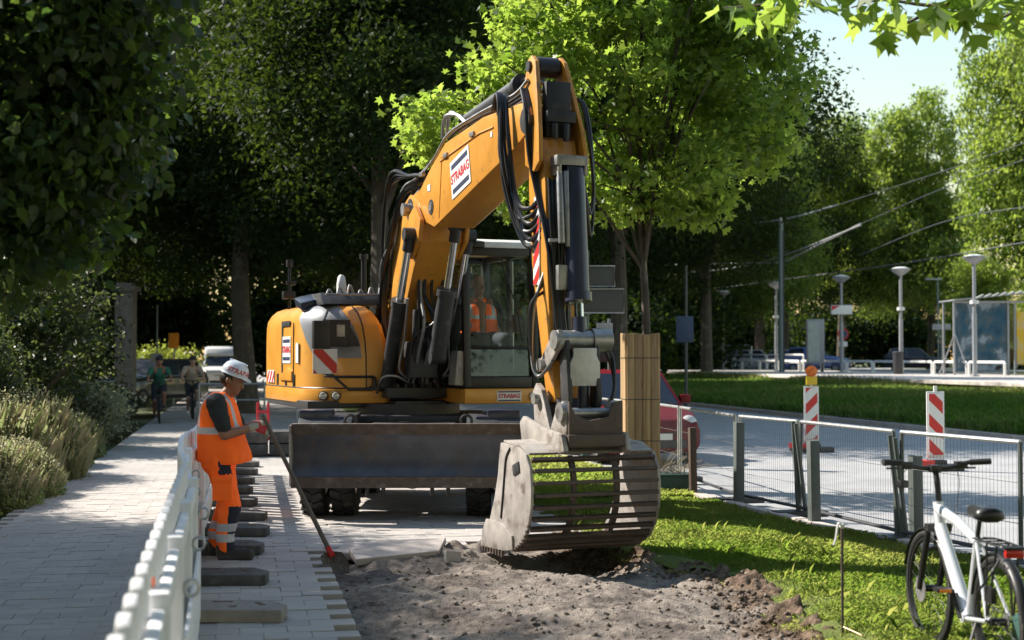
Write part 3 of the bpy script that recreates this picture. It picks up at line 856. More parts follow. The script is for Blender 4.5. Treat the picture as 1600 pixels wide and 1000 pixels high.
# broad-leaved weeds between the blades
P, dm = verge_pts(5200, 8, 16)
k_ = fbm(P[:, 0], P[:, 1], 0.9, 2, 52) > 0.05
P = P[k_] + np.array([0, 0, 0.02])
P = np.repeat(P, 5, 0) + RNG.standard_normal((len(P) * 5, 3)) * np.array([0.03, 0.03, 0.006])
leaves('lawn_weeds', P, 0.011 + 0.017 * RNG.random(len(P)), KITE, M['grass'], up=1.5, droop=0.0, tint=np.clip(0.12 + 0.12 * RNG.standard_normal(len(P)), 0, 1), kind='stuff')
P, dm = verge_pts(70000, 17, 45, 1.6)
t = np.clip(0.5 + 0.3 * fbm(P[:, 0], P[:, 1], 0.5, 3, 95) + 0.2 * RNG.standard_normal(len(P)), 0, 1)
grass('verge_grass', P, 0.05 + 0.06 * RNG.random(len(P)), 0.014 + 0.012 * RNG.random(len(P)), t, M['grass'], 0.7)

# strip of long grass beyond the road, rising to the tram platform
mv = np.linspace(16.37, 27.0, 40); nv = np.concatenate([np.arange(8, 60, 1.0), np.arange(60, 200, 4.0)])
MV, NV = np.meshgrid(mv, nv)
XV = MV * B_.x + NV * A_.x; YV = MV * B_.y + NV * A_.y
HV = 0.08 + 0.32 * np.clip((MV - 16.4) / 5, 0, 1) + 0.05 * fbm(XV, YV, 0.4, 3, 5)
sheet('grass_strip', XV, YV, HV, M['turf_soil'])
cnt = 130000
n_ = 18 + 90 * RNG.random(cnt) ** 1.6; m_ = 16.45 + 9.6 * RNG.random(cnt)
x = m_ * B_.x + n_ * A_.x; y = m_ * B_.y + n_ * A_.y
z = 0.06 + 0.32 * np.clip((m_ - 16.4) / 5, 0, 1)
dry = np.clip((m_ - 23.4) / 2.2, 0, 1) * np.clip(0.5 + 0.9 * vnoise(x * 0.25, y * 0.25, 4), 0, 1)  # dead yellow grass by the platform, also standing for its sunlit band
t = np.clip(0.25 + 0.25 * vnoise(x * 0.4, y * 0.4, 8) + 0.18 * RNG.standard_normal(cnt) + 0.7 * dry, 0, 1)
grass('long_grass', np.stack([x, y, z], -1), (0.16 + 0.22 * RNG.random(cnt)) * (1 + 0.9 * dry), 0.025 + 0.03 * RNG.random(cnt), t, M['grass_long'], 0.5)

# tram platform on posts
PF0, PF1 = 25.6, 36.5
plat = thing('tram_platform', 'long raised concrete tram platform on blue-grey posts beyond the road', 'platform', S(PF0, 60))
def inv(o, v): return Vector(v) - o.location
mb = MB(); mb.prism([(PF0, 14), (PF1, 14), (PF1, 190), (PF0, 190)], lambda a, b, w: inv(plat, S(a, b, w)), 0.74, 0.90)
mb.build('deck', M['platform'], plat, bevel=0.02, seg=1)
mb = MB(); mb.box((0, 0, 0.36), (0.22, 0.3, 0.78)); po = mb.build('support_post', M['platform_edge'], plat, bevel=0.02, seg=1)
pmesh = po.data; bpy.data.objects.remove(po)
for n_ in np.arange(30, 130, 3.6):
    o = bpy.data.objects.new('support_post', pmesh); link(o, plat)
    o.location = inv(plat, S(PF0 + 0.35, n_, 0)); o.rotation_euler = (0, 0, ST)
mb = MB(); mb.prism([(PF0 + 1.6, 14), (PF0 + 1.8, 14), (PF0 + 1.8, 190), (PF0 + 1.6, 190)], lambda a, b, w: inv(plat, S(a, b, w)), -0.3, 0.74)
mb.build('back_wall', M['rust'], plat)
# railing along the back of the platform
def railing(label, m0, nlist, z0, h, two=True):
    r = thing('platform_railing', label, 'railing', S(m0, nlist[0], z0), 0, 'railings on the tram platform')
    for a, b in zip(nlist, nlist[1:]):
        gap = 0.12
        q0, q1 = S(m0, a + gap, z0), S(m0, b - gap, z0)
        t_ = MB(); up = Vector((0, 0, h))
        t_.tube([inv(r, q0), inv(r, q0 + up * 0.94), inv(r, q0 + up + (q1 - q0) * 0.02), inv(r, q1 + up - (q1 - q0) * 0.02), inv(r, q1 + up * 0.94), inv(r, q1)], 0.06, 6)
        if two: t_.tube([inv(r, q0 + up * 0.5), inv(r, q1 + up * 0.5)], 0.035, 6)
        t_.build('rail_hoop', M['white'], r)
    return r
railing('low white hooped railing in front of the shelter', 33.4, list(np.arange(58, 112, 3.4)), 0.9, 0.62, False)
railing('long white two-bar railing along the back of the tram platform', 34.6, list(np.arange(84, 150, 6.5)), 0.9, 1.0, True)
railing('upper white railing behind the lamp posts at the platform ramp', 36.0, [97, 104, 111, 118], 1.2, 1.4, True)

mb = MB(); mb.prism([(PF1 + 0.02, 14), (160, 14), (160, 300), (PF1 + 0.02, 300)], lambda a, b, w: S(a, b, w), -0.3, 0.72)
mb.build('car_park', M['car_park'], kind='structure')
mb = MB(); mb.prism([(PF1 + 0.5, 92), (60, 92), (60, 130), (PF1 + 0.5, 130)], lambda a, b, w: S(a, b, w), 0.70, 0.728)
mb.build('parking_lane', M['road'], kind='structure')

# ------------------------------------------------------------------ vegetation
def blob_clusters(blobs, K, shell=0.5):
    """cluster centres in a union of ellipsoids, denser to the shell"""
    vol = np.array([b[1][0] * b[1][1] * b[1][2] for b in blobs]) ** 0.75
    idx = RNG.choice(len(blobs), K, p=vol / vol.sum())
    c = np.array([b[0] for b in blobs], float)[idx]; r = np.array([b[1] for b in blobs], float)[idx]
    d = unit(RNG.standard_normal((K, 3)))
    rad = (shell + (1 - shell) * RNG.random(K)) ** 0.8
    return c + d * r * rad[:, None]
def crown(name, blobs, K, per, sig, size, shape, matl, parent, shell=0.45, **kw):
    C = blob_clusters(blobs, K, shell)
    ct = np.clip(0.5 + 0.25 * RNG.standard_normal(K), 0, 1)
    P = np.repeat(C, per, 0) + RNG.standard_normal((K * per, 3)) * np.array([sig, sig, sig * 0.6])
    t = np.clip(np.repeat(ct, per) * 0.6 + 0.4 * RNG.random(K * per), 0, 1)
    s = size * (0.65 + 0.6 * RNG.random(K * per))
    o = leaves(name, P, s, shape, matl, parent, tint=t, **kw)
    return o, C
def trunk_mesh(name, h, r, targets, matl, parent, lean=(0, 0), fork=0.45, nb=8):
    mb = MB()
    top = Vector((lean[0], lean[1], h))
    pts = [Vector((0, 0, -0.3)), Vector((0.02 * h * random.uniform(-1, 1), 0.02 * h * random.uniform(-1, 1), h * 0.3)), Vector((lean[0] * 0.5, lean[1] * 0.5, h * 0.6)), top]
    sp = spline(pts, 6)
    mb.tube(sp, [r * (1.25 if i == 0 else 1) * (1 - 0.8 * i / (len(sp) - 1)) for i in range(len(sp))], 10)
    for k in range(min(nb, len(targets))):
        tg = Vector(targets[k]); f = random.uniform(fork, 0.9)
        i = int(f * (len(sp) - 1)); st = sp[i]
        mid = st.lerp(tg, 0.5) + Vector((0, 0, 0.08 * (tg - st).length))
        bp = spline([st, mid, tg], 5)
        r0 = r * (1 - 0.8 * f) * 0.6
        mb.tube(bp, [max(0.012, r0 * (1 - 0.85 * q / (len(bp) - 1))) for q in range(len(bp))], 6)
    return mb.build(name, matl, parent)

# big background trees: three grown once, then copied
def big_tree(name, label, h, rw, seed, matl, group, leafn=1.0, lsz=0.17):
    t = thing(name, label, 'tree', group=group)
    blobs = []
    for k in range(9):
        a = random.uniform(0, 2 * PI); q = random.uniform(0.25, 0.75) * rw
        blobs.append(((q * math.cos(a), q * math.sin(a), random.uniform(0.32, 0.86) * h), (rw * random.uniform(0.38, 0.55),) * 2 + (h * random.uniform(0.12, 0.2),)))
    blobs.append(((0, 0, h * 0.82), (rw * 0.55, rw * 0.55, h * 0.2)))
    blobs.append(((0, 0, h * 0.5), (rw * 0.7, rw * 0.7, h * 0.22)))
    o, C = crown('crown', blobs, int(1000 * leafn), 46 if lsz > 0.2 else 100, rw * 0.07, lsz, KITE, matl, t, shell=0.35, up=0.7)
    trunk_mesh('trunk', h * 0.8, h * 0.022, C[:12], M['bark'], t, nb=12)
    return t
def place(t, x, y, rz, sc, label=None, z=0.0):
    t.location = (x, y, z); t.rotation_euler = (0, 0, rz); t.scale = sc if isinstance(sc, tuple) else (sc,) * 3
    if label: t['label'] = label
    return t
GT = 'big trees behind the machine'
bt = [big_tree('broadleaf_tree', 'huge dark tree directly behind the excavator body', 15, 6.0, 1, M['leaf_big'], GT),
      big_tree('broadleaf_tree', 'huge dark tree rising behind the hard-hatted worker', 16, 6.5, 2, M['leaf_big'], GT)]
ft = [big_tree('park_tree', 'tall sunlit tree behind the tram shelter at the right edge', 15, 5.2, 3, M['leaf_far'], 'trees beyond the tram stop', 1.35, 0.25),
      big_tree('park_tree', 'pale green tree with a pointed top left of the tallest right-hand tree', 14, 4.6, 4, M['leaf_far'], 'trees beyond the tram stop', 1.35, 0.25)]
#            x     y    rot  scale  label
place(bt[0], -3.5, 37, 0.3, (1.05, 1.05, 1.1))
place(bt[1], -8.2, 44.5, 1.3, (1.05, 1.05, 1.1))
for i, (x, y, rz, sc, lab) in enumerate([
    (3.2, 44, 2.1, 1.05, 'dark tree behind the excavator arm, its trunk left of the plank-wrapped tree'),
    (-19.0, 43, 0.7, 1.0, 'dark tree over the hedge at the left end of the path'),
    (-24.5, 34, 3.7, 0.95, 'dark tree at the left edge behind the bushes'),
    (-5.5, 56, 4.4, 1.25, 'dark tree far down the street above the white van'),
    (-8.0, 68, 5.2, 1.3, 'dark tree far down the path above the cyclists'),
    (-0.5, 66, 0.9, 1.25, 'dark tree far behind the young plane tree trunk'),
    (11.5, 84, 2.9, 1.25, 'dark tree behind the left lamp posts of the tram stop'),
    (21.0, 120, 1.9, 1.4, 'dark tree filling the gap right of the overhead line mast'),
    (12.0, 112, 3.3, 1.45, 'dark tree deep behind the parked cars'),
    (-24.0, 52, 1.1, 1.25, 'dark tree at the far left behind the hedge'),
    (-2.0, 84, 4.9, 1.5, 'dark tree closing the end of the street'),
    (-13.0, 92, 5.9, 1.5, 'dark tree closing the end of the path'),
    (-34.0, 73, 0.2, 1.4, 'distant dark tree beyond the left bushes'),
    (-22.0, 72, 3.0, 1.3, 'dark tree filling the gap left of the cyclists'),
    (-38.0, 54, 2.0, 1.4, 'dark tree at the far left beyond the gate pillar'),
    (-26.0, 96, 1.0, 1.6, 'distant dark tree beyond the lime bush'),
    (-41.0, 100, 5.0, 1.7, 'distant dark tree far left beyond the gardens'),
    (6.0, 104, 4.0, 1.6, 'distant dark tree behind the sign backs'),
    (-28.0, 45, 0.9, 1.35, 'dark tree at the far left shading the gardens'),
    (-6.3, 52.0, 4.1, 1.3, 'dark tall tree behind the rear of the excavator'),
    (34.0, 146, 0.5, 1.35, 'dark distant tree behind the white stop sign'),
    (44.0, 150, 2.5, 1.2, 'dark distant tree behind the litter bin on the platform'),
]):
    c = copy_tree(bt[i % 2]); place(c, x, y, rz, sc, lab)
place(ft[0], 33.8, 90, 0.4, (1.12, 1.12, 1.75))
place(ft[1], 34.6, 118, 1.0, (1.2, 1.2, 1.68))
for i, (x, y, rz, sc, lab) in enumerate([
    (29.5, 128, 2.2, (1.15, 1.15, 1.52), 'blue-green distant tree in the middle below the open sky'),
    (19.8, 104, 0.7, (1.05, 1.05, 1.28), 'distant tree just right of the young plane tree crown'),
    (45.0, 108, 3.1, (1.3, 1.3, 1.8), 'broad tree cut by the right picture edge beyond the shelter'),
    (33.0, 101, 4.4, (0.75, 0.75, 0.62), 'low rounded tree behind the narrow street name sign'),
    (40.5, 106, 5.1, (0.8, 0.8, 0.6), 'low bushy tree right behind the shelter roof'),
    (58.0, 130, 5.5, (1.4, 1.4, 1.5), 'far tree at the right edge behind the tallest one'),
]):
    c = copy_tree(ft[i % 2]); place(c, x, y, rz, sc, lab, 0.6)

# understory: dark bushes closing the view under the crowns
def bush(name, label, r, h, K, per, size, matl, cat='bush', group=None, shape=KITE, sig=0.16):
    t = thing(name, label, cat, group=group)
    blobs = [((random.uniform(-0.5, 0.5) * r, random.uniform(-0.5, 0.5) * r, h * random.uniform(0.3, 0.72)), (r * random.uniform(0.4, 0.62),) * 2 + (h * random.uniform(0.25, 0.34),)) for k in range(7)]
    blobs.append(((0, 0, h * 0.35), (r * 0.9, r * 0.9, h * 0.36)))
    o, C = crown('foliage', blobs, K, per, sig * r, size, shape, matl, t, shell=0.35)
    mb = MB()
    for k in range(7):
        mb.tube(spline([(random.uniform(-.15, .15) * r, random.uniform(-.15, .15) * r, -0.1), Vector(C[k]) * 0.5, C[k]], 4), [0.03 * r, 0.03 * r] + [0.012 * r] * 30 if False else 0.018 * r, 5)
    mb.build('stems', M['bark'], t)
    return t
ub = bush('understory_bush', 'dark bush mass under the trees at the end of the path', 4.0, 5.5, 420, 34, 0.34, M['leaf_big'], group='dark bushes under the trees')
place(ub, -4.5, 70, 0, 1.0)
for i, (x, y, sc, lab) in enumerate([
    (-20, 52, 1.0, 'dark bush left of the orange sign, under the trees'), (-3, 72, 1.1, 'dark bush behind the white van'),
    (4, 76, 1.1, 'dark bush behind the excavator body'), (-25, 48, 1.2, 'dark bush behind the left trees'),
    (11, 98, 1.3, 'dark bush behind the blue square sign'), (18, 128, 1.5, 'dark bush behind the parked cars beside the mast'),
    (28, 140, 1.5, 'dark bush behind the info pillar'), (38, 142, 1.5, 'dark bush behind the litter bin'),
    (48, 128, 1.4, 'dark bush behind the poster shelter'), (5, 118, 1.6, 'dark bush far behind the plank-wrapped trunk'), (-30, 66, 1.5, 'dark bush at the far left of the wood'),
    (57, 122, 1.3, 'dark bush at the right edge behind the yellow poster'), (-12.0, 92, 1.5, 'dark bush between the van and the lime bush'), (-26, 97, 1.8, 'tall dark thicket behind the lime bush'), (-8, 96, 2.0, 'tall dark thicket closing the street end'), (-38, 82, 2.0, 'tall dark thicket at the far left'), (8, 110, 2.0, 'tall dark thicket behind the pale far car')]):
    c = copy_tree(ub); place(c, x, y, i * 1.7, sc, lab)

# bushes along the left of the path
lb = bush('garden_bush', 'tall dark evergreen bush at the left edge above the grasses', 2.1, 4.4, 520, 34, 0.12, M['leaf_bush'], group='dark garden bushes left of the path', sig=0.09)
place(lb, -9.6, 26.5, 0, (1.1, 1.1, 1.0))
for x, y, sc, lab in [(-11.6, 31, 1.15, 'tall dark bush behind the silvery shrub'), (-13.6, 27, 1.1, 'dark bush touching the left picture edge'), (-8.4, 21.6, 0.62, 'lower dark bush just behind the tall pale grasses'), (-13.0, 37, 1.2, 'dark bush in front of the grey gate post')]:
    c = copy_tree(lb); place(c, x, y, x, sc, lab)
hb = bush('clipped_hedge', 'low clipped green hedge beside the path near the cyclists', 1.5, 1.25, 300, 40, 0.09, M['leaf_bush'], 'hedge', sig=0.1)
place(hb, -11.6, 36.5, 0, (1.35, 3.0, 1.05))
sb = bush('silvery_shrub', 'silvery green rounded shrub leaning over the path edge', 1.1, 1.5, 420, 40, 0.085, M['leaf_silver'], 'shrub', sig=0.1)
place(sb, -8.55, 27.6, 0.4, (1.15, 1.3, 0.98))
c = copy_tree(sb); place(c, -10.6, 35.0, 2.0, (0.85, 1.2, 0.75), 'smaller grey-green shrub behind the silvery one'); 
c = copy_tree(sb); c.name = 'leafy_shrub'; place(c, -7.35, 21.3, 4.0, (0.55, 0.8, 0.62), 'low leafy shrub between the pale grasses and the silvery shrub')
yb = bush('lime_bush', 'bright lime green bush below the orange sign', 1.9, 2.2, 320, 34, 0.16, M['leaf_lime'], group=None, sig=0.12)
place(yb, -14.6, 58, 0, (1.0, 1.0, 1.05))

def tall_grass(name, label, loc, r, h, cnt, matl, lean=0.3, leafy=0):
    t = thing(name, label, 'grass clump', loc, group='tall grasses along the left path edge')
    dome = lambda q: 1 - 0.55 * (q / r) ** 2
    q = np.sqrt(RNG.random(cnt)) * r; a = RNG.random(cnt) * 2 * PI
    P = np.stack([q * np.cos(a), q * np.sin(a) * 1.3, np.zeros(cnt)], -1)
    hh = h * dome(q) * (0.55 + 0.5 * RNG.random(cnt))
    o = grass('blades', P, hh, 0.004 + 0.004 * RNG.random(cnt), np.clip(0.45 + 0.3 * RNG.standard_normal(cnt), 0, 1), matl, lean)
    del o['kind']; o.parent = t
    k = int(cnt * 1.6)
    q = np.sqrt(RNG.random(k)) * r * 1.08; a = RNG.random(k) * 2 * PI
    P = np.stack([q * np.cos(a), q * np.sin(a) * 1.3, h * np.maximum(0.05, 0.2 + 0.85 * RNG.random(k) ** 0.7) * dome(q)], -1)
    leaves('seed_heads', P, 0.018 + 0.03 * RNG.random(k), KITE, matl, t, tint=np.clip(0.7 + 0.25 * RNG.standard_normal(k), 0, 1))
    if leafy:
        q = np.sqrt(RNG.random(leafy)) * r * 1.12; a = RNG.random(leafy) * 2 * PI
        P = np.stack([q * np.cos(a), q * np.sin(a) * 1.3, h * 0.8 * RNG.random(leafy) * dome(q)], -1)
        leaves('leaves', P, 0.03 + 0.045 * RNG.random(leafy), KITE, M['leaf_weed'], t)
    return t
for i, (px, Y, r, h, lab, lf) in enumerate([
    (-45, 16.8, 0.72, 0.95, 'leafy weedy grass clump nearest the camera at the left edge', 6500),
    (22, 18.0, 0.55, 0.8, 'low grass clump with broad leaves spilling onto the path', 5000),
    (-15, 19.4, 0.85, 1.38, 'tall pale feathery grass at the left picture edge', 1800),
    (48, 20.6, 0.75, 1.36, 'pale feathery grass clump with reddish seed heads', 1500),
    (72, 22.8, 0.65, 1.0, 'short tufty grass in front of the dark bush', 2500),
    (108, 24.9, 0.55, 0.85, 'small tuft of grass beside the silvery shrub', 2500)]):
    p = at(px, 600, Y)
    tall_grass('ornamental_grass', lab, (p.x, p.y, -0.05), r, h, 3600, M['leaf_dry'], 0.28, lf)

# the young plane tree
T0 = at(998, 560, 19.6)
pt = thing('young_plane_tree', 'young sunlit plane tree with its trunk wrapped in planks', 'tree', (T0.x, T0.y, 0))
def PB(px, py, dz, r):
    p = at(px, py, 19.6 + dz); return ((p.x - T0.x, p.y - T0.y, p.z), r)
blobs = [PB(1000, 90, 0, (1.7, 1.9, 1.5)), PB(720, 185, 0.2, (0.85, 1.0, 0.62)), PB(840, 110, -0.3, (1.15, 1.3, 1.0)), PB(1150, 130, 0, (0.95, 1.4, 1.15)),
         PB(1000, -110, 0, (1.9, 2.0, 1.6)), PB(1080, 270, -0.2, (0.95, 1.2, 0.62)), PB(930, 290, 0.5, (0.8, 1.0, 0.6)), PB(1195, 215, 0.2, (0.55, 0.9, 0.6)),
         PB(800, 290, 0.4, (0.55, 0.7, 0.45)), PB(1130, 0, 0.2, (1.05, 1.3, 1.0)), PB(890, -20, 0, (1.1, 1.3, 1.0)), PB(660, 200, 0.4, (0.42, 0.6, 0.5)), PB(1010, 330, 0, (0.6, 0.8, 0.35)), PB(1100, 320, -.3, (0.5, 0.7, 0.25))]
o, C = crown('crown', blobs, 640, 42, 0.15, 0.135, LOBED, M['leaf_plane'], pt, shell=0.3, up=0.9)
lowC = sorted([c for c in C], key=lambda c: random.random())
trunk_mesh('trunk', 6.6, 0.085, lowC, M['bark'], pt, lean=(0.05, 0), fork=0.5, nb=34)
tc_ = MB(); tc_.tube([(0.1, -0.05, 2.1), (0.09, -0.05, 2.9), (0.105, -0.05, 3.6)], 0.016, 6); tc_.build('support_cane', M['twig'], pt)

# foliage of the near tree hanging in at the top left (its trunk stands outside the frame)
nt_ = thing('overhanging_tree', 'near tree hanging dark drooping leaves into the top left corner', 'tree', (-6.2, 10.2, 0))
def NB(px, py, Y, r):
    p = at(px, py, Y); return ((p.x + 6.2, p.y - 10.2, p.z), r)
blobs = [NB(60, 60, 8.3, (0.75, 0.8, 0.6)), NB(150, 80, 8.6, (0.42, 0.6, 0.42)), NB(90, 230, 8.4, (0.6, 0.7, 0.45)), NB(180, 215, 8.6, (0.25, 0.5, 0.33)), NB(30, 360, 8.4, (0.42, 0.6, 0.33)),
         NB(110, 345, 8.8, (0.25, 0.5, 0.25)), NB(-150, 150, 8.6, (0.9, 0.9, 1.0)), NB(10, 440, 8.5, (0.16, 0.3, 0.14)), NB(130, -60, 8.3, (0.9, 0.9, 0.5))]
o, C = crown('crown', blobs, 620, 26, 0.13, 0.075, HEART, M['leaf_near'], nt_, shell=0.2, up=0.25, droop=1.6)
ub_ = [((x + 6.2, y - 10.2, z), (1.7, 1.5, 0.9)) for x, y, z in ((-2.8, 3.4, 6.6), (-6.4, 3.2, 6.9), (-4.6, 1.8, 6.8), (-1.2, 1.6, 6.5), (-3.0, 0.2, 7.2))]  # unseen crown mass added above the frame to block sky light
crown('sky_blocking_crown', ub_, 420, 60, 0.2, 0.16, KITE, M['leaf_near'], nt_, shell=0.2)
trunk_mesh('trunk', 5.5, 0.16, C, M['bark'], nt_, lean=(0.8, -0.5), fork=0.4, nb=26)

# shade tree outside the frame on the left: its crown throws the shade over the near path
st_ = copy_tree(bt[0]); place(st_, -11.0, 15.4, 2.2, (0.6, 0.6, 0.58), 'tree beside the path just outside the left picture edge')
for q_ in ((-16.0, 9.5, 0.75), (-17.0, 14.0, 0.8), (-14.6, 18.5, 0.5)):  # unseen trees added to block sky light from the left
    c = copy_tree(bt[1]); place(c, q_[0], q_[1], q_[0], q_[2], 'unseen tree added left of the picture to block sky light, %s' % {9.5: 'nearest the camera', 14.0: 'second from the camera', 18.5: 'behind the weedy grasses'}[q_[1]])
for q_ in ((-12.6, 14.6, 0.6, 'first'), (-13.4, 17.0, 0.55, 'second'), (-11.6, 12.0, 0.52, 'third')):  # overlapping unseen copies added to deepen the shade on the near path
    c = copy_tree(bt[1]); place(c, q_[0], q_[1], q_[0] * 2, q_[2], 'unseen tree added left of the picture to deepen the path shade, ' + q_[3] + ' of three')
st2 = copy_tree(bt[1]); place(st2, -10.0, 11.3, 1.2, (0.48, 0.48, 0.52), 'tree beside the path near the camera, outside the left picture edge')

# unseen trees added around the camera to block sky light from the near ground
for q_ in ((-8.5, 1.5, 0.85, 'beside the camera on the left'), (-3.0, -8.0, 1.05, 'behind the camera'), (7.5, -4.0, 1.0, 'behind the camera on the right'), (9.5, 4.0, 0.9, 'beside the camera on the right'), (5.0, 0.5, 1.0, 'overhead on the right'), (0.5, -3.0, 1.0, 'right behind the camera'), (-5.5, -3.5, 1.0, 'behind the camera on the left')):
    c = copy_tree(bt[0]); place(c, q_[0], q_[1], q_[0], q_[2], 'unseen tree added outside the picture to block sky light, ' + q_[3])
# branch of the near plane tree hanging in at the top right
rb = thing('plane_tree_branch', 'backlit plane tree branch with large leaves at the top right', 'branch', at(1700, -60, 9.0))
O = rb.location
mb = MB(); br_pts = []
for pts in ([(1700, -70), (1500, 5), (1380, 0), (1330, 12)], [(1700, -70), (1300, -30), (1200, 5), (1130, 12)], [(1700, -60), (1590, 15), (1540, 35)], [(1500, 0), (1440, 25), (1400, 45)]):
    sp = spline([at(x, y, 9.0 + 0.2 * k) - O for k, (x, y) in enumerate(pts)], 8); br_pts.append(sp)
    mb.tube(sp, [0.02 * (1 - 0.8 * i / len(sp)) for i in range(len(sp))], 6)
mb.build('twigs', M['bark'], rb)
P = []
for (x, y, s, k) in ((1150, 10, 28, 9), (1195, 25, 24, 8), (1225, 8, 30, 10), (1275, -8, 26, 9), (1340, 22, 12, 5), (1385, 45, 18, 7), (1410, 28, 20, 7), (1455, 15, 22, 9), (1500, 5, 25, 10), (1540, 25, 22, 9), (1580, 30, 26, 12), (1600, 10, 26, 12), (1250, -40, 60, 30), (1400, -40, 60, 30), (1540, -35, 60, 30), (1480, 32, 10, 3)):
    for _ in range(k):
        p = at(x + random.gauss(0, s * 0.6), y + random.gauss(0, s * 0.45), 9.0 + random.gauss(0, 0.25)); P.append(p - O)
P = np.array(P)
leaves('leaves', P, 0.15 + 0.07 * RNG.random(len(P)), LOBED, M['leaf_plane'], rb, up=0.2, droop=0.8)
# ------------------------------------------------------------------ lettering and stickers
def lettering(body, size, parent, Mloc, matl, depth=0.002, sx=1.0, bold=0.012):
    cu = bpy.data.curves.new('lettering', 'FONT'); cu.body = body; cu.size = size; cu.extrude = depth
    cu.align_x = 'CENTER'; cu.align_y = 'CENTER'; cu.offset = bold * size
    o = bpy.data.objects.new('lettering', cu); COL.objects.link(o)
    bpy.context.view_layer.update()
    me = bpy.data.meshes.new_from_object(o.evaluated_get(bpy.context.evaluated_depsgraph_get()))
    bpy.data.objects.remove(o)
    me.materials.clear(); me.materials.append(matl)
    r = bpy.data.objects.new('lettering', me); link(r, parent)
    r.matrix_local = Mloc @ Matrix.Diagonal((sx, 1, 1, 1))
    return r
def frame_m(o, right, up):
    r = Vector(right).normalized(); u = Vector(up); u = (u - r * u.dot(r)).normalized(); n = r.cross(u)
    m = Matrix((r, u, n)).transposed().to_4x4(); m.translation = Vector(o); return m
def sticker(parent, o, right, up, w, h, name='company_sticker', wide=False):
    mb = MB(); mb.box((0, 0, 0.002), (w, h, 0.004))
    s = mb.build(name, M['white'], parent, smooth=0); s.matrix_local = frame_m(o, right, up)
    mb = MB()
    if wide:
        for y in (0.40 * h, -0.40 * h): mb.box((0, y, 0.005), (w * 0.92, h * 0.12, 0.003))
    else:
        for y in (0.33 * h, -0.33 * h): mb.box((0, y, 0.005), (w * 0.86, h * 0.13, 0.003))
    mb.build('printed_bar', M['logo_blue'], s, smooth=0)
    lettering('STRABAG', h * (0.52 if wide else 0.34), s, Matrix.Translation((0, 0, 0.0055)), M['logo_red'], 0.0015, (w / h) * (0.40 if wide else 0.66), 0.03)
    return s
def stripes(parent, o, right, up, w, h, step, bw, flip=1, name='warning_plate', board=True):
    """white board with slanting red bands"""
    mb = MB(); mb.box((0, 0, 0), (w, h, 0.012))
    s = mb.build(name, M['white'], parent, bevel=0.003, seg=1, smooth=0); s.matrix_local = frame_m(o, right, up)
    mb = MB()
    k = -h - w
    x0, x1 = -w / 2 + 0.006, w / 2 - 0.006
    def clip(poly, lo, hi):
        for lim, sg in ((lo, 1), (hi, -1)):
            out = []
            for i in range(len(poly)):
                a, b = poly[i], poly[(i + 1) % len(poly)]
                ia, ib = sg * (a[1] - lim) >= 0, sg * (b[1] - lim) >= 0
                if ia: out.append(a)
                if ia != ib:
                    t = (lim - a[1]) / (b[1] - a[1]); out.append((a[0] + t * (b[0] - a[0]), lim))
            poly = out
            if not poly: return poly
        return poly
    while k < h + w:
        sl = flip * (x1 - x0)
        poly = clip([(x0, k), (x1, k + sl), (x1, k + sl + bw), (x0, k + bw)], -h / 2 + 0.006, h / 2 - 0.006)
        if len(poly) > 2: mb.prism(poly, lambda a, b, w_: Vector((a, b, w_)), 0.0065, 0.008)
        k += step
    mb.build('red_band', M['red'], s, smooth=0)
    return s

# ------------------------------------------------------------------ wheeled excavator
YAW = R(21)
EC = (-1.25, 17.2, 0)
ex = thing('wheeled_excavator', 'big yellow wheeled excavator with raised articulated boom and slotted bucket', 'excavator', EC, YAW)
def q(s, t, z): return Vector((s, -t, z))
def st_prism(mb, poly, lo, hi): return mb.prism(poly, lambda t, z, s: q(s, t, z), lo, hi)

# undercarriage, turned to face the camera squarely
UM = Matrix.Rotation(-YAW, 4, 'Z') @ Matrix.Translation((0.14, 0, 0))
def UB(): return MB(UM)
u = UB()
u.box((0, 0, 0.80), (0.95, 3.3, 0.42)); u.box((0, 0, 1.03), (1.5, 1.7, 0.10)); u.box((0, -1.3, 0.58), (0.5, 0.4, 0.3)); u.box((0, 1.3, 0.58), (0.5, 0.4, 0.3))
u.build('chassis', M['dark'], ex, bevel=0.025)
for yy in (-1.3, 1.3):
    u = UB(); u.cyl((-1.15, yy, 0.5), (1.15, yy, 0.5), 0.12, n=14); u.ball((0, yy, 0.5), 0.22, 14, 8)
    u.build('axle', M['dark'], ex)
def tyre_profile(r, w):
    return [(r * 0.56, -w * 0.42), (r * 0.66, -w * 0.49), (r * 0.85, -w * 0.5), (r * 0.95, -w * 0.44), (r * 0.985, -w * 0.3), (r * 0.985, w * 0.3), (r * 0.95, w * 0.44), (r * 0.85, w * 0.5), (r * 0.66, w * 0.49), (r * 0.56, w * 0.42)]
for sx in (-1, 1):
    for yy in (-1.3, 1.3):
        u = UB()
        for xc in (sx * 1.07, sx * 0.74):
            u.lathe(tyre_profile(0.52, 0.27), (xc, yy, 0.515), (1, 0, 0), 36, cap=False)
            for k in range(26):
                a = 2 * PI * k / 26
                for side in (-1, 1):
                    a2 = a + (0.06 if side > 0 else 0)
                    c = Vector((xc + side * 0.068, yy + 0.512 * math.cos(a2), 0.515 + 0.512 * math.sin(a2)))
                    u.box(c, (0.115, 0.062, 0.034), Matrix.Rotation(a2 - PI / 2, 3, 'X') @ Matrix.Rotation(0.4 * side, 3, 'Z'))
        tyre = u.build('wheel', M['rubber'], ex)
        u = UB()
        for xc in (sx * 1.07, sx * 0.74):
            u.lathe([(0.30, -0.11), (0.29, -0.05), (0.12, 0.0), (0.12, 0.08), (0.29, 0.06), (0.30, 0.11)], (xc, yy, 0.515), (1, 0, 0), 24)
        u.build('rim', M['yellow'], tyre)
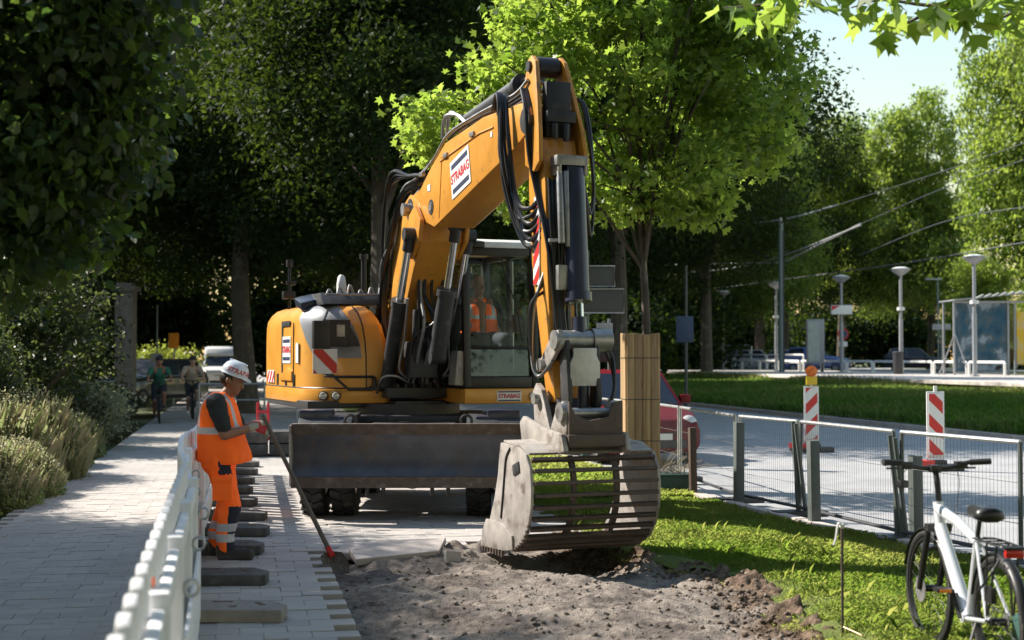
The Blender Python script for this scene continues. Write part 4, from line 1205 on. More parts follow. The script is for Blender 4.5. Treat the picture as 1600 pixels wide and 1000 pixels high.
# fenders, boxes and steps
for sx in (-1, 1):
    u = UB()
    pts = [(-1.95, 0.98), (-1.75, 1.10), (-0.95, 1.12), (-0.75, 1.00), (-0.75, 0.95), (-0.97, 1.07), (-1.73, 1.05), (-1.93, 0.94)]
    u.prism(pts, lambda a, b, w: Vector((w, a, b)), sx * 0.62, sx * 1.2)
    u.build('fender', M['dark'], ex, bevel=0.01)
    u = UB(); u.box((sx * 0.92, 0.0, 0.72), (0.52, 1.15, 0.5)); u.build('tool_box', M['navy'], ex, bevel=0.03)
    u = UB(); u.box((sx * 1.02, -1.62, 1.10), (0.36, 0.3, 0.16)); u.box((sx * 0.80, -1.66, 1.03), (0.18, 0.26, 0.16)); u.build('hydraulic_box', M['navy'], ex, bevel=0.03)
    u = UB(); u.tube([(sx * 0.62 + 0.06 * math.cos(a), -1.95, 1.07 + 0.06 * math.sin(a)) for a in np.linspace(0, 2 * PI, 15)[:-1]], 0.018, 6, closed=True); u.build('lifting_eye', M['dark'], ex)
# dozer blade across the front
BW = 1.225
prof = [(-2.13, 1.03), (-2.06, 0.96), (-2.015, 0.84), (-2.0, 0.72), (-2.01, 0.62), (-2.05, 0.52), (-2.09, 0.46)]
prof = prof + [(a + 0.045, b) for a, b in prof[::-1]]
u = UB(); u.prism(prof, lambda a, b, w: Vector((w, a, b)), -BW, BW)
u.build('dozer_blade', M['blade'], ex, smooth=50)
blade = LAST[0]
u = UB(); u.box((0, -2.095, 0.425), (2 * BW + 0.012, 0.05, 0.12)); u.build('cutting_edge', M['rust'], blade, bevel=0.006)
u = UB(); u.prism([(-2.155, 1.045), (-2.10, 1.05), (-2.065, 0.93), (-2.10, 0.925)], lambda a, b, w: Vector((w, a, b)), -BW + 0.003, BW - 0.003); u.build('top_flange', M['rust'], blade, bevel=0.006)
for sx in (-1, 1):
    u = UB(); u.prism([(-2.16, 1.03), (-1.95, 1.03), (-1.93, 0.5), (-2.06, 0.38), (-2.12, 0.38)], lambda a, b, w: Vector((w, a, b)), sx * BW, sx * (BW + 0.022)); u.build('blade_side', M['bucket'], blade, bevel=0.004)
    u = UB(); u.prism([(-2.0, 0.5), (-2.0, 0.9), (-1.6, 0.75), (-1.5, 0.55)], lambda a, b, w: Vector((w, a, b)), sx * 0.42, sx * 0.52); u.build('blade_arm', M['dark'], ex, bevel=0.01)
    for k in (0, 1):
        u = UB(); u.cyl((sx * (0.26 + 0.17 * k), -2.02, 0.40), (sx * (0.26 + 0.17 * k), -2.02, 0.27), 0.024, 0.02, n=8); u.build('wear_tooth', M['dark'], blade)
u = UB(); u.cyl((-0.3, -1.62, 0.66), (-0.3, -1.98, 0.72), 0.06); u.cyl((0.3, -1.62, 0.66), (0.3, -1.98, 0.72), 0.06); u.build('blade_cylinder', M['dark'], ex)

# slewing ring and upper frame
mb = MB(); mb.cyl((0, 0, 1.06), (0, 0, 1.20), 0.62, n=32); mb.build('slewing_ring', M['dark'], ex, smooth=40)
mb = MB()
for p in ((-0.78, 0.85, 1.22, 0.95), ):
    mb.box(q(-0.78, -1.06, 1.19), (0.98, 2.4, 0.09)); mb.box(q(0.0, -0.6, 1.19), (0.62, 2.2, 0.09)); mb.box(q(0.0, -1.2, 1.7), (0.62, 1.3, 0.9))
mb.build('upper_frame', M['dark'], ex, bevel=0.01)

# engine and tank housing on the left of the picture
plan = [(-1.27, -2.30), (-1.27, -1.4), (-1.27, -0.62), (-1.255, -0.42), (-1.20, -0.22), (-1.09, -0.03), (-0.94, 0.10), (-0.76, 0.175), (-0.55, 0.215), (-0.36, 0.23), (-0.30, 0.19), (-0.295, -1.0), (-0.295, -2.36), (-1.2, -2.36)]
def layer(z, il, ir, if_):
    out = []
    for s, t in plan:
        s2 = -0.78 + (s + 0.78) * (1 - (il if s < -0.78 else ir) / 0.49)
        t2 = t if t < -0.7 else -0.7 + (t + 0.7) * (1 - if_ / 0.93)
        out.append(q(s2, t2, z))
    return out
mb = MB(); mb.loft([layer(*a) for a in ((1.22, .03, .0, .03), (1.25, 0, 0, 0), (1.42, 0, 0, 0), (1.75, 0, 0.015, 0.0), (1.95, 0.0, 0.04, 0.015), (2.12, 0.005, 0.085, 0.04), (2.21, 0.02, 0.13, 0.075), (2.29, 0.07, 0.18, 0.13), (2.35, 0.14, 0.25, 0.22), (2.385, 0.24, 0.33, 0.36), (2.395, 0.36, 0.42, 0.6))])
mb.build('engine_housing', M['yellow'], ex, smooth=38)
housing = LAST[0]
# lower belt of the housing, slightly proud
mb = MB()
belt = [(s * 1.0 + (-0.014 if s < -0.4 else 0.012), t + (0.014 if t > -0.7 else 0)) for s, t in plan[:10]] + [(-0.283, 0.19), (-0.283, -2.3)]
mb.prism(belt, lambda s, t, z: q(s, t, z), 1.205, 1.375)
mb.build('lower_bumper', M['yellow'], ex, bevel=0.02)
mb = MB()
mb.tube([q(s, t, 1.385) for s, t in plan[:10]], 0.008, 5)
mb.tube([q(-1.274, -0.62, 1.39), q(-1.274, -0.62, 2.17)], 0.007, 5)
mb.tube([layer(*a)[8] + q(-0.03, 0.0, 0) for a in ((1.22, 0, 0, 0), (1.75, 0, 0.015, 0.0), (1.95, 0.0, 0.04, 0.015), (2.12, 0.005, 0.085, 0.04), (2.21, 0.02, 0.13, 0.075), (2.29, 0.07, 0.18, 0.13), (2.35, 0.14, 0.25, 0.22), (2.388, 0.24, 0.33, 0.36))], 0.008, 5)
mb.build('panel_seam', M['black'], housing)
# recessed handle pocket in the side door, frame lip and slots
mb = MB(); mb.box(q(-1.272, -1.28, 1.87), (0.012, 0.07, 0.66)); mb.box(q(-1.272, -1.05, 2.165), (0.012, 0.45, 0.07)); mb.build('door_recess', M['dark'], housing, bevel=0.004)
mb = MB(); mb.prism([(-1.36, 1.46), (-0.66, 1.46), (-0.66, 1.58), (-0.9, 1.62), (-1.36, 1.52)], lambda t, z, s: q(s, t, z), -1.292, -1.262); mb.build('door_lip', M['yellow'], housing, bevel=0.008)
for t in (-1.5, -1.0, -0.55):
    mb = MB(); mb.box(q(-1.272, t - 0.05, 1.47), (0.012, 0.10, 0.14)); mb.build('vent_slot', M['black'], housing, bevel=0.004)
sticker(ex, q(-1.2755, -1.0, 1.84), (0, -1, 0), (0, 0, 1), 0.46, 0.33)
mb = MB(); mb.box(q(-1.262, -0.46, 1.80), (0.012, 0.13, 0.24)); mb.build('white_notice', M['white'], housing)
stripes(ex, q(-1.279, -1.95, 1.50), (0, -1, 0), (0, 0, 1), 0.42, 0.16, 0.16, 0.08, name='reflective_strip')
# grey corner panel with louvre and mirror
lv = [(1.74, 0, 0.015, -0.012), (1.95, -0.012, 0.04, 0.003), (2.12, -0.008, 0.085, 0.028), (2.21, 0.008, 0.13, 0.063), (2.29, 0.058, 0.18, 0.118), (2.352, 0.128, 0.25, 0.208), (2.388, 0.226, 0.33, 0.345)]
spans = [(4.6, 7.6), (4.0, 7.5), (3.4, 7.2), (3.0, 6.9), (3.0, 6.6), (3.2, 6.4), (3.4, 6.3)]
def along(L_, u):
    i = min(int(u), len(L_) - 2); return L_[i].lerp(L_[i + 1], u - i)
mb = MB(); rings = []
for a, (u0, u1) in zip(lv, spans):
    L_ = layer(*a); rings.append([along(L_, u0 + (u1 - u0) * k / 8) for k in range(9)])
mb.loft(rings, cap=False, closed=False)
mb.build('corner_panel', M['grey_panel'], ex, smooth=50)
mb = MB(); mb.box(q(-0.93, 0.20, 2.03), (0.30, 0.05, 0.32)); mb.prism([(-0.82, 2.17), (-0.70, 1.98), (-0.66, 1.88), (-0.82, 1.88)], lambda s, z, t: q(s, t, z), 0.165, 0.225); mb.build('louvre', M['black'], ex, bevel=0.008)
mb = MB(); mb.box(q(-0.90, 0.232, 2.06), (0.1, 0.014, 0.14)); mb.build('lens_cover', M['steel'], ex, bevel=0.004)
mb = MB(); mb.box(q(-1.14, 0.26, 2.01), (0.20, 0.10, 0.33)); mb.bar(q(-1.1, 0.22, 2.18), q(-1.0, 0.0, 2.3), 0.03, 0.03); mb.build('mirror', M['black'], ex, bevel=0.02)
stripes(ex, q(-1.10, 0.29, 1.70), (1, 0, 0), (0, 0, 1), 0.29, 0.29, 0.34, 0.15, flip=-1)
mb = MB(); mb.box(q(-1.1, 0.2, 1.62), (0.05, 0.16, 0.04)); mb.box(q(-1.05, 0.16, 1.78), (0.05, 0.22, 0.04)); mb.build('plate_bracket', M['black'], ex)
mb = MB()
hr = [q(-1.08, 0.20, 1.53), q(-0.98, 0.31, 1.52), q(-0.53, 0.31, 1.52), q(-0.50, 0.31, 1.49), q(-0.50, 0.31, 1.39), q(-0.54, 0.31, 1.37), q(-0.82, 0.31, 1.37), q(-1.02, 0.29, 1.545), q(-1.1, 0.1, 1.57)]
mb.tube(hr, 0.017, 7); mb.box(q(-0.51, 0.29, 1.44), (0.035, 0.05, 0.16)); mb.box(q(-0.53, 0.255, 1.52), (0.03, 0.12, 0.03)); mb.box(q(-0.53, 0.255, 1.40), (0.03, 0.12, 0.03)); mb.build('handrail', M['black'], ex)
for s, t in ((-1.05, 0.035), (-0.92, 0.125)):
    mb = MB(); mb.cyl(q(s, t - 0.02, 1.295), q(s - 0.02, t + 0.045, 1.295), 0.058, 0.055, n=18); h = mb.build('headlight', M['dark'], ex)
    mb = MB(); mb.lathe([(0.045, 0), (0.04, 0.012), (0.02, 0.018), (0.001, 0.02)], q(s - 0.02, t + 0.046, 1.295), (-0.2, -1, 0), 16); mb.build('lamp_lens', M['lens'], h)
# things on the roof of the housing
mb = MB(); mb.prism([(-1.55, 2.38), (-1.4, 2.52), (-0.2, 2.52), (-0.05, 2.38)], lambda t, z, s: q(s, t, z), -1.05, -0.32); mb.build('engine_cover', M['dark'], ex, bevel=0.015)
mb = MB(); mb.cyl(q(-0.36, -0.75, 2.4), q(-0.36, -0.75, 3.0), 0.035, n=12); mb.cyl(q(-0.36, -0.75, 2.98), q(-0.36, -0.75, 3.04), 0.055, n=12); mb.build('stack_pipe', M['black'], ex)
mb = MB(); mb.lathe([(0.05, 0), (0.06, 0.06), (0.06, 0.16), (0.045, 0.25), (0.02, 0.28)], q(-0.62, -0.85, 2.5), (0, 0, 1), 14); mb.build('breather_cap', M['white'], ex)
mb = MB(); mb.tube([q(-1.05, -1.9, 2.3), q(-1.05, -1.9, 2.94)], 0.022, 6); mb.box(q(-1.05, -1.9, 2.98), (0.08, 0.08, 0.09)); mb.box(q(-1.03, -1.9, 2.72), (0.13, 0.05, 0.05)); mb.box(q(-1.06, -1.9, 2.56), (0.16, 0.12, 0.10)); mb.build('camera_mast', M['black'], ex, bevel=0.006)
mb = MB(); mb.box(q(-1.12, -0.55, 2.42), (0.24, 0.3, 0.10), Euler((0.25, -0.25, 0)).to_matrix()); mb.build('roof_mirror', M['navy'], ex, bevel=0.015)
mb = MB()
for k in range(7):
    s0 = -0.98 + 0.13 * k
    mb.tube(spline([q(s0, -0.2, 2.42), q(s0 + 0.05, -0.25, 2.56 + 0.03 * (k % 3)), q(s0 + 0.12, -0.35, 2.52), q(s0 + 0.16, -0.4, 2.42)], 4), 0.014, 5)
mb.tube([q(-1.0, -0.1, 2.50), q(-0.3, -0.1, 2.50)], 0.014, 5)
mb.build('deck_pipes', M['steel'], ex)
# rear hood and counterweight behind the boom
mb = MB(); mb.box(q(0.48, -1.65, 1.72), (1.54, 1.4, 1.0)); mb.build('rear_hood', M['yellow'], ex, bevel=0.08)
mb = MB(); mb.box(q(0.0, -2.28, 1.45), (2.3, 0.34, 0.44)); mb.build('counterweight', M['yellow'], ex, bevel=0.1)

# ---- cab
C0, C1, CT0, CT1, CZ0, CZ1 = 0.34, 1.26, -0.68, 1.10, 1.40, 3.02
mb = MB(); mb.box(q((C0 + C1) / 2, (CT0 + CT1) / 2, 1.30), (C1 - C0 + 0.02, CT1 - CT0 + 0.06, 0.175)); mb.build('cab_sill', M['yellow'], ex, bevel=0.02)
mb = MB()
def ibar(a, b, w=0.07, h=0.07): mb.bar(a, b, w, h)
for s in (C0 + 0.04, C1 - 0.04):
    mb.bar(q(s, CT1 - 0.04, CZ0), q(s, CT1 - 0.14, CZ1), 0.085, 0.09); mb.bar(q(s, CT0 + 0.04, CZ0), q(s, CT0 + 0.04, CZ1), 0.09, 0.1)
    mb.bar(q(s, 0.25, CZ0), q(s, 0.2, CZ1), 0.06, 0.08)
    mb.box(q(s, (CT0 + CT1) / 2, CZ0 + 0.09), (0.075, CT1 - CT0 - 0.1, 0.2)); mb.box(q(s, (CT0 + CT1) / 2 - 0.05, CZ1 - 0.03), (0.08, CT1 - CT0 - 0.22, 0.09))
mb.box(q((C0 + C1) / 2, CT1 - 0.05, CZ0 + 0.06), (C1 - C0 - 0.16, 0.08, 0.13)); mb.box(q((C0 + C1) / 2, CT1 - 0.14, CZ1 - 0.04), (C1 - C0 - 0.16, 0.08, 0.1))
mb.box(q((C0 + C1) / 2, CT0 + 0.04, CZ1 - 0.04), (C1 - C0 - 0.16, 0.08, 0.1)); mb.box(q((C0 + C1) / 2, CT0 + 0.04, CZ0 + 0.3), (C1 - C0 - 0.16, 0.08, 0.6))
mb.box(q((C0 + C1) / 2, CT1 - 0.065, CZ0 + 0.46), (C1 - C0 - 0.16, 0.035, 0.03))
mb.build('cab_frame', M['black'], ex, bevel=0.015)
mb = MB(); mb.box(q((C0 + C1) / 2, 0.2, CZ0 + 0.01), (C1 - C0 - 0.06, CT1 - CT0 - 0.1, 0.04)); mb.build('cab_floor', M['dark'], ex)
mb = MB()
rf = [(CT0 - 0.04, CZ1), (CT0 - 0.04, CZ1 + 0.06), (CT0 + 0.1, CZ1 + 0.12), (CT1 - 0.35, CZ1 + 0.12), (CT1 - 0.1, CZ1 + 0.075), (CT1 - 0.08, CZ1)]
st_prism(mb, rf, C0 - 0.02, C1 + 0.02); mb.build('cab_roof', M['roof_white'], ex, bevel=0.02)
mb = MB(); mb.prism([(CT1 - 0.1, CZ0 + 0.48), (CT1 - 0.155, CZ1 - 0.09), (CT1 - 0.165, CZ1 - 0.09), (CT1 - 0.11, CZ0 + 0.48)], lambda t, z, s: q(s, t, z), C0 + 0.09, C1 - 0.09); mb.build('windscreen', M['glass'], ex, smooth=0)
mb = MB(); mb.prism([(CT1 - 0.07, CZ0 + 0.13), (CT1 - 0.095, CZ0 + 0.445), (CT1 - 0.105, CZ0 + 0.445), (CT1 - 0.08, CZ0 + 0.13)], lambda t, z, s: q(s, t, z), C0 + 0.09, C1 - 0.09); mb.build('lower_windscreen', M['glass_mirror'], ex, smooth=0)
for s in (C0 + 0.03, C1 - 0.03):
    mb = MB(); mb.box(q(s, 0.62, 2.25), (0.008, 0.68, 1.4)); mb.box(q(s, -0.22, 2.25), (0.008, 0.78, 1.4)); mb.build('side_window', M['glass_green'], ex, smooth=0)
mb = MB(); mb.box(q((C0 + C1) / 2, CT0 + 0.03, 2.5), (C1 - C0 - 0.2, 0.008, 0.9)); mb.build('rear_window', M['glass'], ex, smooth=0)
sticker(ex, q(0.87, CT1 + 0.0315, 1.30), (1, 0, 0), (0, 0, 1), 0.30, 0.125, wide=True)
mb = MB(); mb.cyl(q(1.17, CT1 + 0.03, 1.30), q(1.17, CT1 + 0.06, 1.30), 0.05, n=16); mb.lathe([(0.04, 0), (0.03, 0.015), (0.001, 0.02)], q(1.17, CT1 + 0.061, 1.30), (0, -1, 0), 14); mb.build('work_lamp', M['lens'], ex)
mb = MB(); mb.tube(spline([q(1.05, CT1 - 0.02, 1.95), q(1.0, CT1 - 0.05, 2.3), q(0.86, CT1 - 0.09, 2.75)], 5), 0.009, 5); mb.bar(q(0.92, CT1 - 0.06, 2.35), q(0.82, CT1 - 0.1, 2.9), 0.014, 0.014); mb.build('wiper', M['black'], ex)
mb = MB(); mb.box(q(0.5, CT1 - 0.05, CZ1 + 0.03), (0.16, 0.12, 0.07)); mb.build('roof_lamp', M['black'], ex, bevel=0.012)
mb = MB(); mb.box(q(0.33, 0.92, 1.62), (0.16, 0.26, 0.4), Euler((0, 0.08, 0)).to_matrix()); mb.build('fuse_cover', M['bucket'], ex, bevel=0.02)
# inside: seat, consoles, joysticks
mb = MB(); mb.box(q(0.8, -0.02, 1.86), (0.48, 0.48, 0.14)); mb.box(q(0.8, -0.3, 2.25), (0.46, 0.13, 0.75), Euler((0.12, 0, 0)).to_matrix()); mb.box(q(0.8, -0.34, 2.72), (0.28, 0.1, 0.18)); mb.box(q(0.8, -0.02, 1.62), (0.36, 0.36, 0.36)); mb.build('seat', M['black'], ex, bevel=0.04)
mb = MB()
for s in (0.50, 1.10):
    mb.box(q(s, 0.12, 1.98), (0.13, 0.5, 0.12)); mb.cyl(q(s, 0.32, 2.02), q(s, 0.36, 2.20), 0.02); mb.ball(q(s, 0.36, 2.22), 0.036, 10, 6)
mb.box(q(1.12, 0.72, 2.15), (0.05, 0.22, 0.22)); mb.build('console', M['black'], ex, bevel=0.015)
mb = MB(); mb.tube([q(0.98, -0.5, 2.0), q(0.98, -0.52, 2.9)], 0.012, 6); mb.tube([q(1.14, 0.55, 1.6), q(1.14, 0.52, 2.9)], 0.014, 6); mb.build('grab_rail', M['steel'], ex)
mb = MB(); mb.tube([q(C1 - 0.02, CT1 + 0.02, 1.75), q(C1 - 0.02, CT1 + 0.08, 1.8), q(C1 - 0.03, CT1 + 0.0, 2.75)], 0.014, 6); mb.box(q(C1 - 0.02, CT1 + 0.07, 2.52), (0.17, 0.06, 0.26)); mb.build('cab_mirror', M['black'], ex, bevel=0.008)

# ---- boom: lower section, upper section, stick
mb = MB(); st_prism(mb, [(-0.30, 1.62), (0.18, 1.55), (0.52, 2.15), (0.98, 2.75), (1.28, 3.05), (1.34, 3.3), (1.15, 3.5), (0.85, 3.62), (0.55, 3.52), (0.25, 3.1), (-0.12, 2.5)], -0.245, 0.245)
mb.build('lower_boom', M['yellow_boom'], ex, bevel=0.022)
lower = LAST[0]
for sg in (-1, 1):
    mb = MB(); st_prism(mb, [(-0.34, 1.35), (0.3, 1.3), (0.3, 1.85), (0.1, 2.0), (-0.25, 1.95)], sg * 0.25, sg * 0.30); mb.build('boom_bracket', M['yellow_boom'], ex, bevel=0.012)
    mb = MB(); st_prism(mb, [(0.88, 2.95), (1.05, 2.86), (1.34, 3.05), (1.42, 3.28), (1.2, 3.46), (0.98, 3.36)], sg * 0.25, sg * 0.30); mb.build('cylinder_lug', M['yellow_boom'], lower, bevel=0.012)
mb = MB(); mb.cyl(q(-0.33, 1.2, 3.13), q(0.33, 1.2, 3.13), 0.055, n=14); mb.cyl(q(-0.34, 0.86, 3.44), q(0.34, 0.86, 3.44), 0.075, n=16); mb.cyl(q(-0.36, 0.0, 1.75), q(0.36, 0.0, 1.75), 0.08, n=16); mb.build('boom_pin', M['steel'], ex)
mb = MB(); st_prism(mb, [(0.72, 3.50), (0.85, 3.30), (1.05, 3.22), (1.45, 3.24), (1.72, 3.17), (4.15, 3.70), (4.48, 3.80), (4.56, 3.92), (4.5, 4.04), (4.3, 4.10), (3.3, 4.13), (2.1, 4.04), (1.6, 3.84), (1.2, 3.64), (0.88, 3.60)], -0.235, 0.235)
mb.build('upper_boom', M['yellow_boom'], ex, bevel=0.02)
upper = LAST[0]
mb = MB(); mb.tube([q(-0.236, 1.95, 3.86), q(-0.236, 3.2, 3.98), q(-0.236, 3.6, 3.98)], 0.012, 5); mb.tube([q(-0.237, 1.9, 3.25), q(-0.237, 2.0, 3.9)], 0.006, 5); mb.build('weld_seam', M['yellow_boom'], upper)
mb = MB(); mb.cyl(q(-0.25, 1.62, 3.40), q(0.25, 1.62, 3.40), 0.05, n=14); mb.build('adjust_pin', M['steel'], upper)
d_up = Vector((0, -1, 0.215)).normalized()
sticker(ex, q(-0.239, 2.62, 3.66), d_up, (0, 0, 1), 0.60, 0.40)
# hydraulic cylinders
def cylinder(name, p0, p1, rb, rr, f, mbarrel='dark', eye=0.075, eax=(1, 0, 0)):
    p0, p1 = Vector(p0), Vector(p1); d = (p1 - p0).normalized()
    pm_ = p0.lerp(p1, f)
    mb = MB(); mb.cyl(p0, pm_, rb, n=18); mb.cyl(pm_ - d * 0.05, pm_ + d * 0.03, rb * 1.18, n=18); mb.cyl(p0 - Vector(eax) * 0.09, p0 + Vector(eax) * 0.09, eye, n=14)
    b = mb.build(name, M[mbarrel], ex)
    mb = MB(); mb.cyl(pm_, p1, rr, n=14); mb.build('piston_rod', M['chrome'], b)
    mb = MB(); mb.cyl(p1 - Vector(eax) * 0.08, p1 + Vector(eax) * 0.08, eye, n=14); mb.cyl(p1 - d * 0.20, p1, rr * 1.5, n=12); mb.build('rod_eye', M[mbarrel], b)
    return b
for sg in (-1, 1):
    cylinder('lift_cylinder', q(sg * 0.36, 0.30, 1.42), q(sg * 0.345, 1.2, 3.13), 0.085, 0.045, 0.56)
cylinder('adjust_cylinder', q(0.0, 1.12, 1.75), q(0.06, 1.62, 3.22), 0.10, 0.042, 0.5)
cylinder('stick_cylinder', q(0.0, 2.2, 4.26), q(0.0, 4.36, 4.42), 0.095, 0.05, 0.72)
mb = MB(); st_prism(mb, [(2.05, 4.0), (2.4, 4.02), (2.3, 4.3), (2.15, 4.32)], -0.09, -0.06); st_prism(mb, [(2.05, 4.0), (2.4, 4.02), (2.3, 4.3), (2.15, 4.32)], 0.06, 0.09); mb.build('cylinder_foot', M['yellow_boom'], upper, bevel=0.008)
# stick
def stick_ring(z, t0, t1, w): return [q(-w, t0, z), q(w, t0, z), q(w, t1, z), q(-w, t1, z)]
mb = MB(); mb.loft([stick_ring(3.72, 4.36, 4.66, 0.165), stick_ring(3.3, 4.38, 4.78, 0.18), stick_ring(2.6, 4.46, 4.82, 0.18), stick_ring(1.9, 4.62, 4.86, 0.165), stick_ring(1.35, 4.74, 4.94, 0.15)])
mb.build('stick', M['yellow_boom'], ex, bevel=0.015)
stick = LAST[0]
for sg in (-1, 1):
    mb = MB()
    out = [(4.30, 4.50, 0.115), (4.40, 4.53, 0.115), (4.50, 4.46, 0.12), (4.62, 4.15, 0.15), (4.74, 3.8, 0.185), (4.80, 3.5, 0.205), (4.66, 3.42, 0.20), (4.45, 3.5, 0.2), (4.38, 3.75, 0.18), (4.30, 4.0, 0.155), (4.26, 4.3, 0.13)]
    a = [mb._v(q(sg * w, t, z)) for t, z, w in out]; b = [mb._v(q(sg * (w + 0.042), t, z)) for t, z, w in out]
    mb.bridge(a, b); mb._f(a[::-1]); mb._f(b)
    mb.build('stick_fork', M['yellow_boom'], ex, bevel=0.008)
mb = MB(); mb.cyl(q(-0.19, 4.38, 4.43), q(0.19, 4.38, 4.43), 0.05, n=14); mb.cyl(q(-0.1, 4.38, 4.43), q(0.1, 4.38, 4.43), 0.095, n=18); mb.cyl(q(-0.25, 4.50, 3.90), q(0.25, 4.50, 3.90), 0.07, n=16); mb.build('stick_pin', M['dark'], ex)
mb = MB(); mb.box(q(0, 4.62, 4.0), (0.24, 0.1, 0.5)); mb.box(q(0.0, 4.70, 3.92), (0.28, 0.08, 0.10)); mb.cyl(q(-0.06, 4.72, 3.86), q(-0.06, 4.72, 3.72), 0.03); mb.cyl(q(0.05, 4.72, 3.86), q(0.05, 4.72, 3.70), 0.03); mb.build('valve_block', M['dark'], ex, bevel=0.01)
stripes(ex, q(-0.186, 4.60, 2.76), (0, -1, 0.0), (0, 0.12, 1), 0.15, 0.72, 0.22, 0.11, name='stick_warning_strip')
# bucket cylinder with its pale bracket
bc0, bc1 = q(0.06, 4.86, 3.42), q(0.02, 5.10, 1.90)
cylinder('bucket_cylinder', bc0, bc1, 0.102, 0.042, 0.76, 'navy')
mb = MB(); mb.box(q(0.02, 4.86, 3.50), (0.30, 0.16, 0.09)); mb.box(q(-0.1, 4.84, 3.45), (0.03, 0.2, 0.16)); mb.box(q(0.15, 4.84, 3.45), (0.03, 0.2, 0.16)); mb.build('cylinder_bracket', M['steel'], ex, bevel=0.008)
mb = MB(); mb.cyl(q(-0.09, 4.9, 3.4), q(-0.11, 5.0, 2.75), 0.032, n=10); mb.cyl(q(-0.04, 4.93, 3.4), q(-0.05, 5.0, 2.72), 0.026, n=10); mb.box(q(-0.10, 4.98, 2.45), (0.10, 0.08, 0.22)); mb.box(q(-0.02, 4.98, 2.36), (0.07, 0.1, 0.3)); mb.build('hose_manifold', M['steel'], ex, bevel=0.01)
mb = MB(); mb.box(q(-0.06, 4.90, 2.14), (0.15, 0.02, 0.05)); mb.box(q(-0.11, 4.94, 2.78), (0.20, 0.03, 0.03)); mb.build('hose_clamp', M['galv'], ex, bevel=0.004)
# linkage
for sg in (-1, 1):
    mb = MB(); st_prism(mb, [(4.74, 1.72), (4.86, 1.62), (5.20, 1.86), (5.16, 1.99), (5.04, 1.97)], sg * 0.175, sg * 0.215); mb.build('rocker_arm', M['bucket'], ex, bevel=0.008)
    mb = MB(); st_prism(mb, [(5.04, 1.88), (5.18, 1.93), (5.26, 1.4), (5.20, 1.22), (5.1, 1.28)], sg * 0.115, sg * 0.16); mb.build('link_arm', M['dark'], ex, bevel=0.008)
mb = MB(); mb.cyl(q(-0.235, 5.10, 1.90), q(0.27, 5.10, 1.90), 0.085, n=18); mb.cyl(q(0.12, 5.10, 1.90), q(0.30, 5.10, 1.90), 0.105, n=18); mb.cyl(q(-0.26, 4.82, 1.68), q(0.22, 4.82, 1.68), 0.06, n=14); mb.build('link_pin', M['steel'], ex)
mb = MB(); mb.prism([(-0.10, 1.83), (0.12, 1.83), (0.12, 1.76), (0.15, 1.70), (0.15, 1.50), (-0.13, 1.50), (-0.13, 1.70), (-0.10, 1.76)], lambda s, z, t: q(s, t, z), 5.20, 5.235); mb.build('guard_plate', M['galv'], ex, bevel=0.006)
mb = MB(); mb.cyl(q(0.02, 5.16, 1.78), q(0.04, 5.12, 1.2), 0.05, n=12); mb.build('tilt_ram', M['navy'], ex)
# quick coupler
mb = MB(); mb.prism([(4.74, 1.36), (4.86, 1.42), (5.0, 1.36), (5.12, 1.22), (5.36, 1.22), (5.36, 1.05), (4.72, 1.05)], lambda t, z, s: q(s, t, z), -0.14, 0.14); mb.build('coupler_core', M['dark'], ex, bevel=0.012)
for sg in (-1, 1):
    mb = MB(); st_prism(mb, [(4.70, 1.10), (4.66, 1.45), (4.74, 1.52), (4.86, 1.46), (5.06, 1.12), (5.22, 1.34), (5.34, 1.38), (5.42, 1.28), (5.42, 1.06)], sg * 0.20, sg * 0.25); mb.build('coupler_cheek', M['bucket'], ex, bevel=0.008)
mb = MB(); mb.cyl(q(-0.28, 5.33, 1.28), q(-0.25, 5.33, 1.28), 0.085, n=18); mb.cyl(q(-0.3, 4.79, 1.38), q(0.28, 4.79, 1.38), 0.05, n=12); mb.cyl(q(-0.28, 5.30, 1.27), q(0.28, 5.30, 1.27), 0.045, n=12); mb.build('coupler_pin', M['steel'], ex)
mb = MB(); mb.prism([(-0.24, 1.38), (-0.24, 1.09), (0.26, 1.09), (0.26, 1.38), (0.17, 1.36), (0.13, 1.24), (-0.05, 1.21), (-0.18, 1.26)], lambda s, z, t: q(s, t, z), 5.425, 5.46); mb.build('coupler_front', M['bucket_dark'], ex, bevel=0.006)
for sg in (-1, 1):
    mb = MB(); st_prism(mb, [(4.55, 0.98), (4.50, 1.16), (4.58, 1.22), (5.0, 1.14), (5.46, 1.10), (5.52, 0.96), (5.4, 0.93)], sg * 0.27, sg * 0.315); mb.build('bucket_ear', M['bucket'], ex, bevel=0.008)
mb = MB(); mb.box(q(0, 5.48, 1.045), (0.53, 0.06, 0.10)); mb.box(q(0, 5.0, 1.0), (0.53, 0.9, 0.04)); mb.build('ear_bridge', M['bucket_dark'], ex, bevel=0.008)

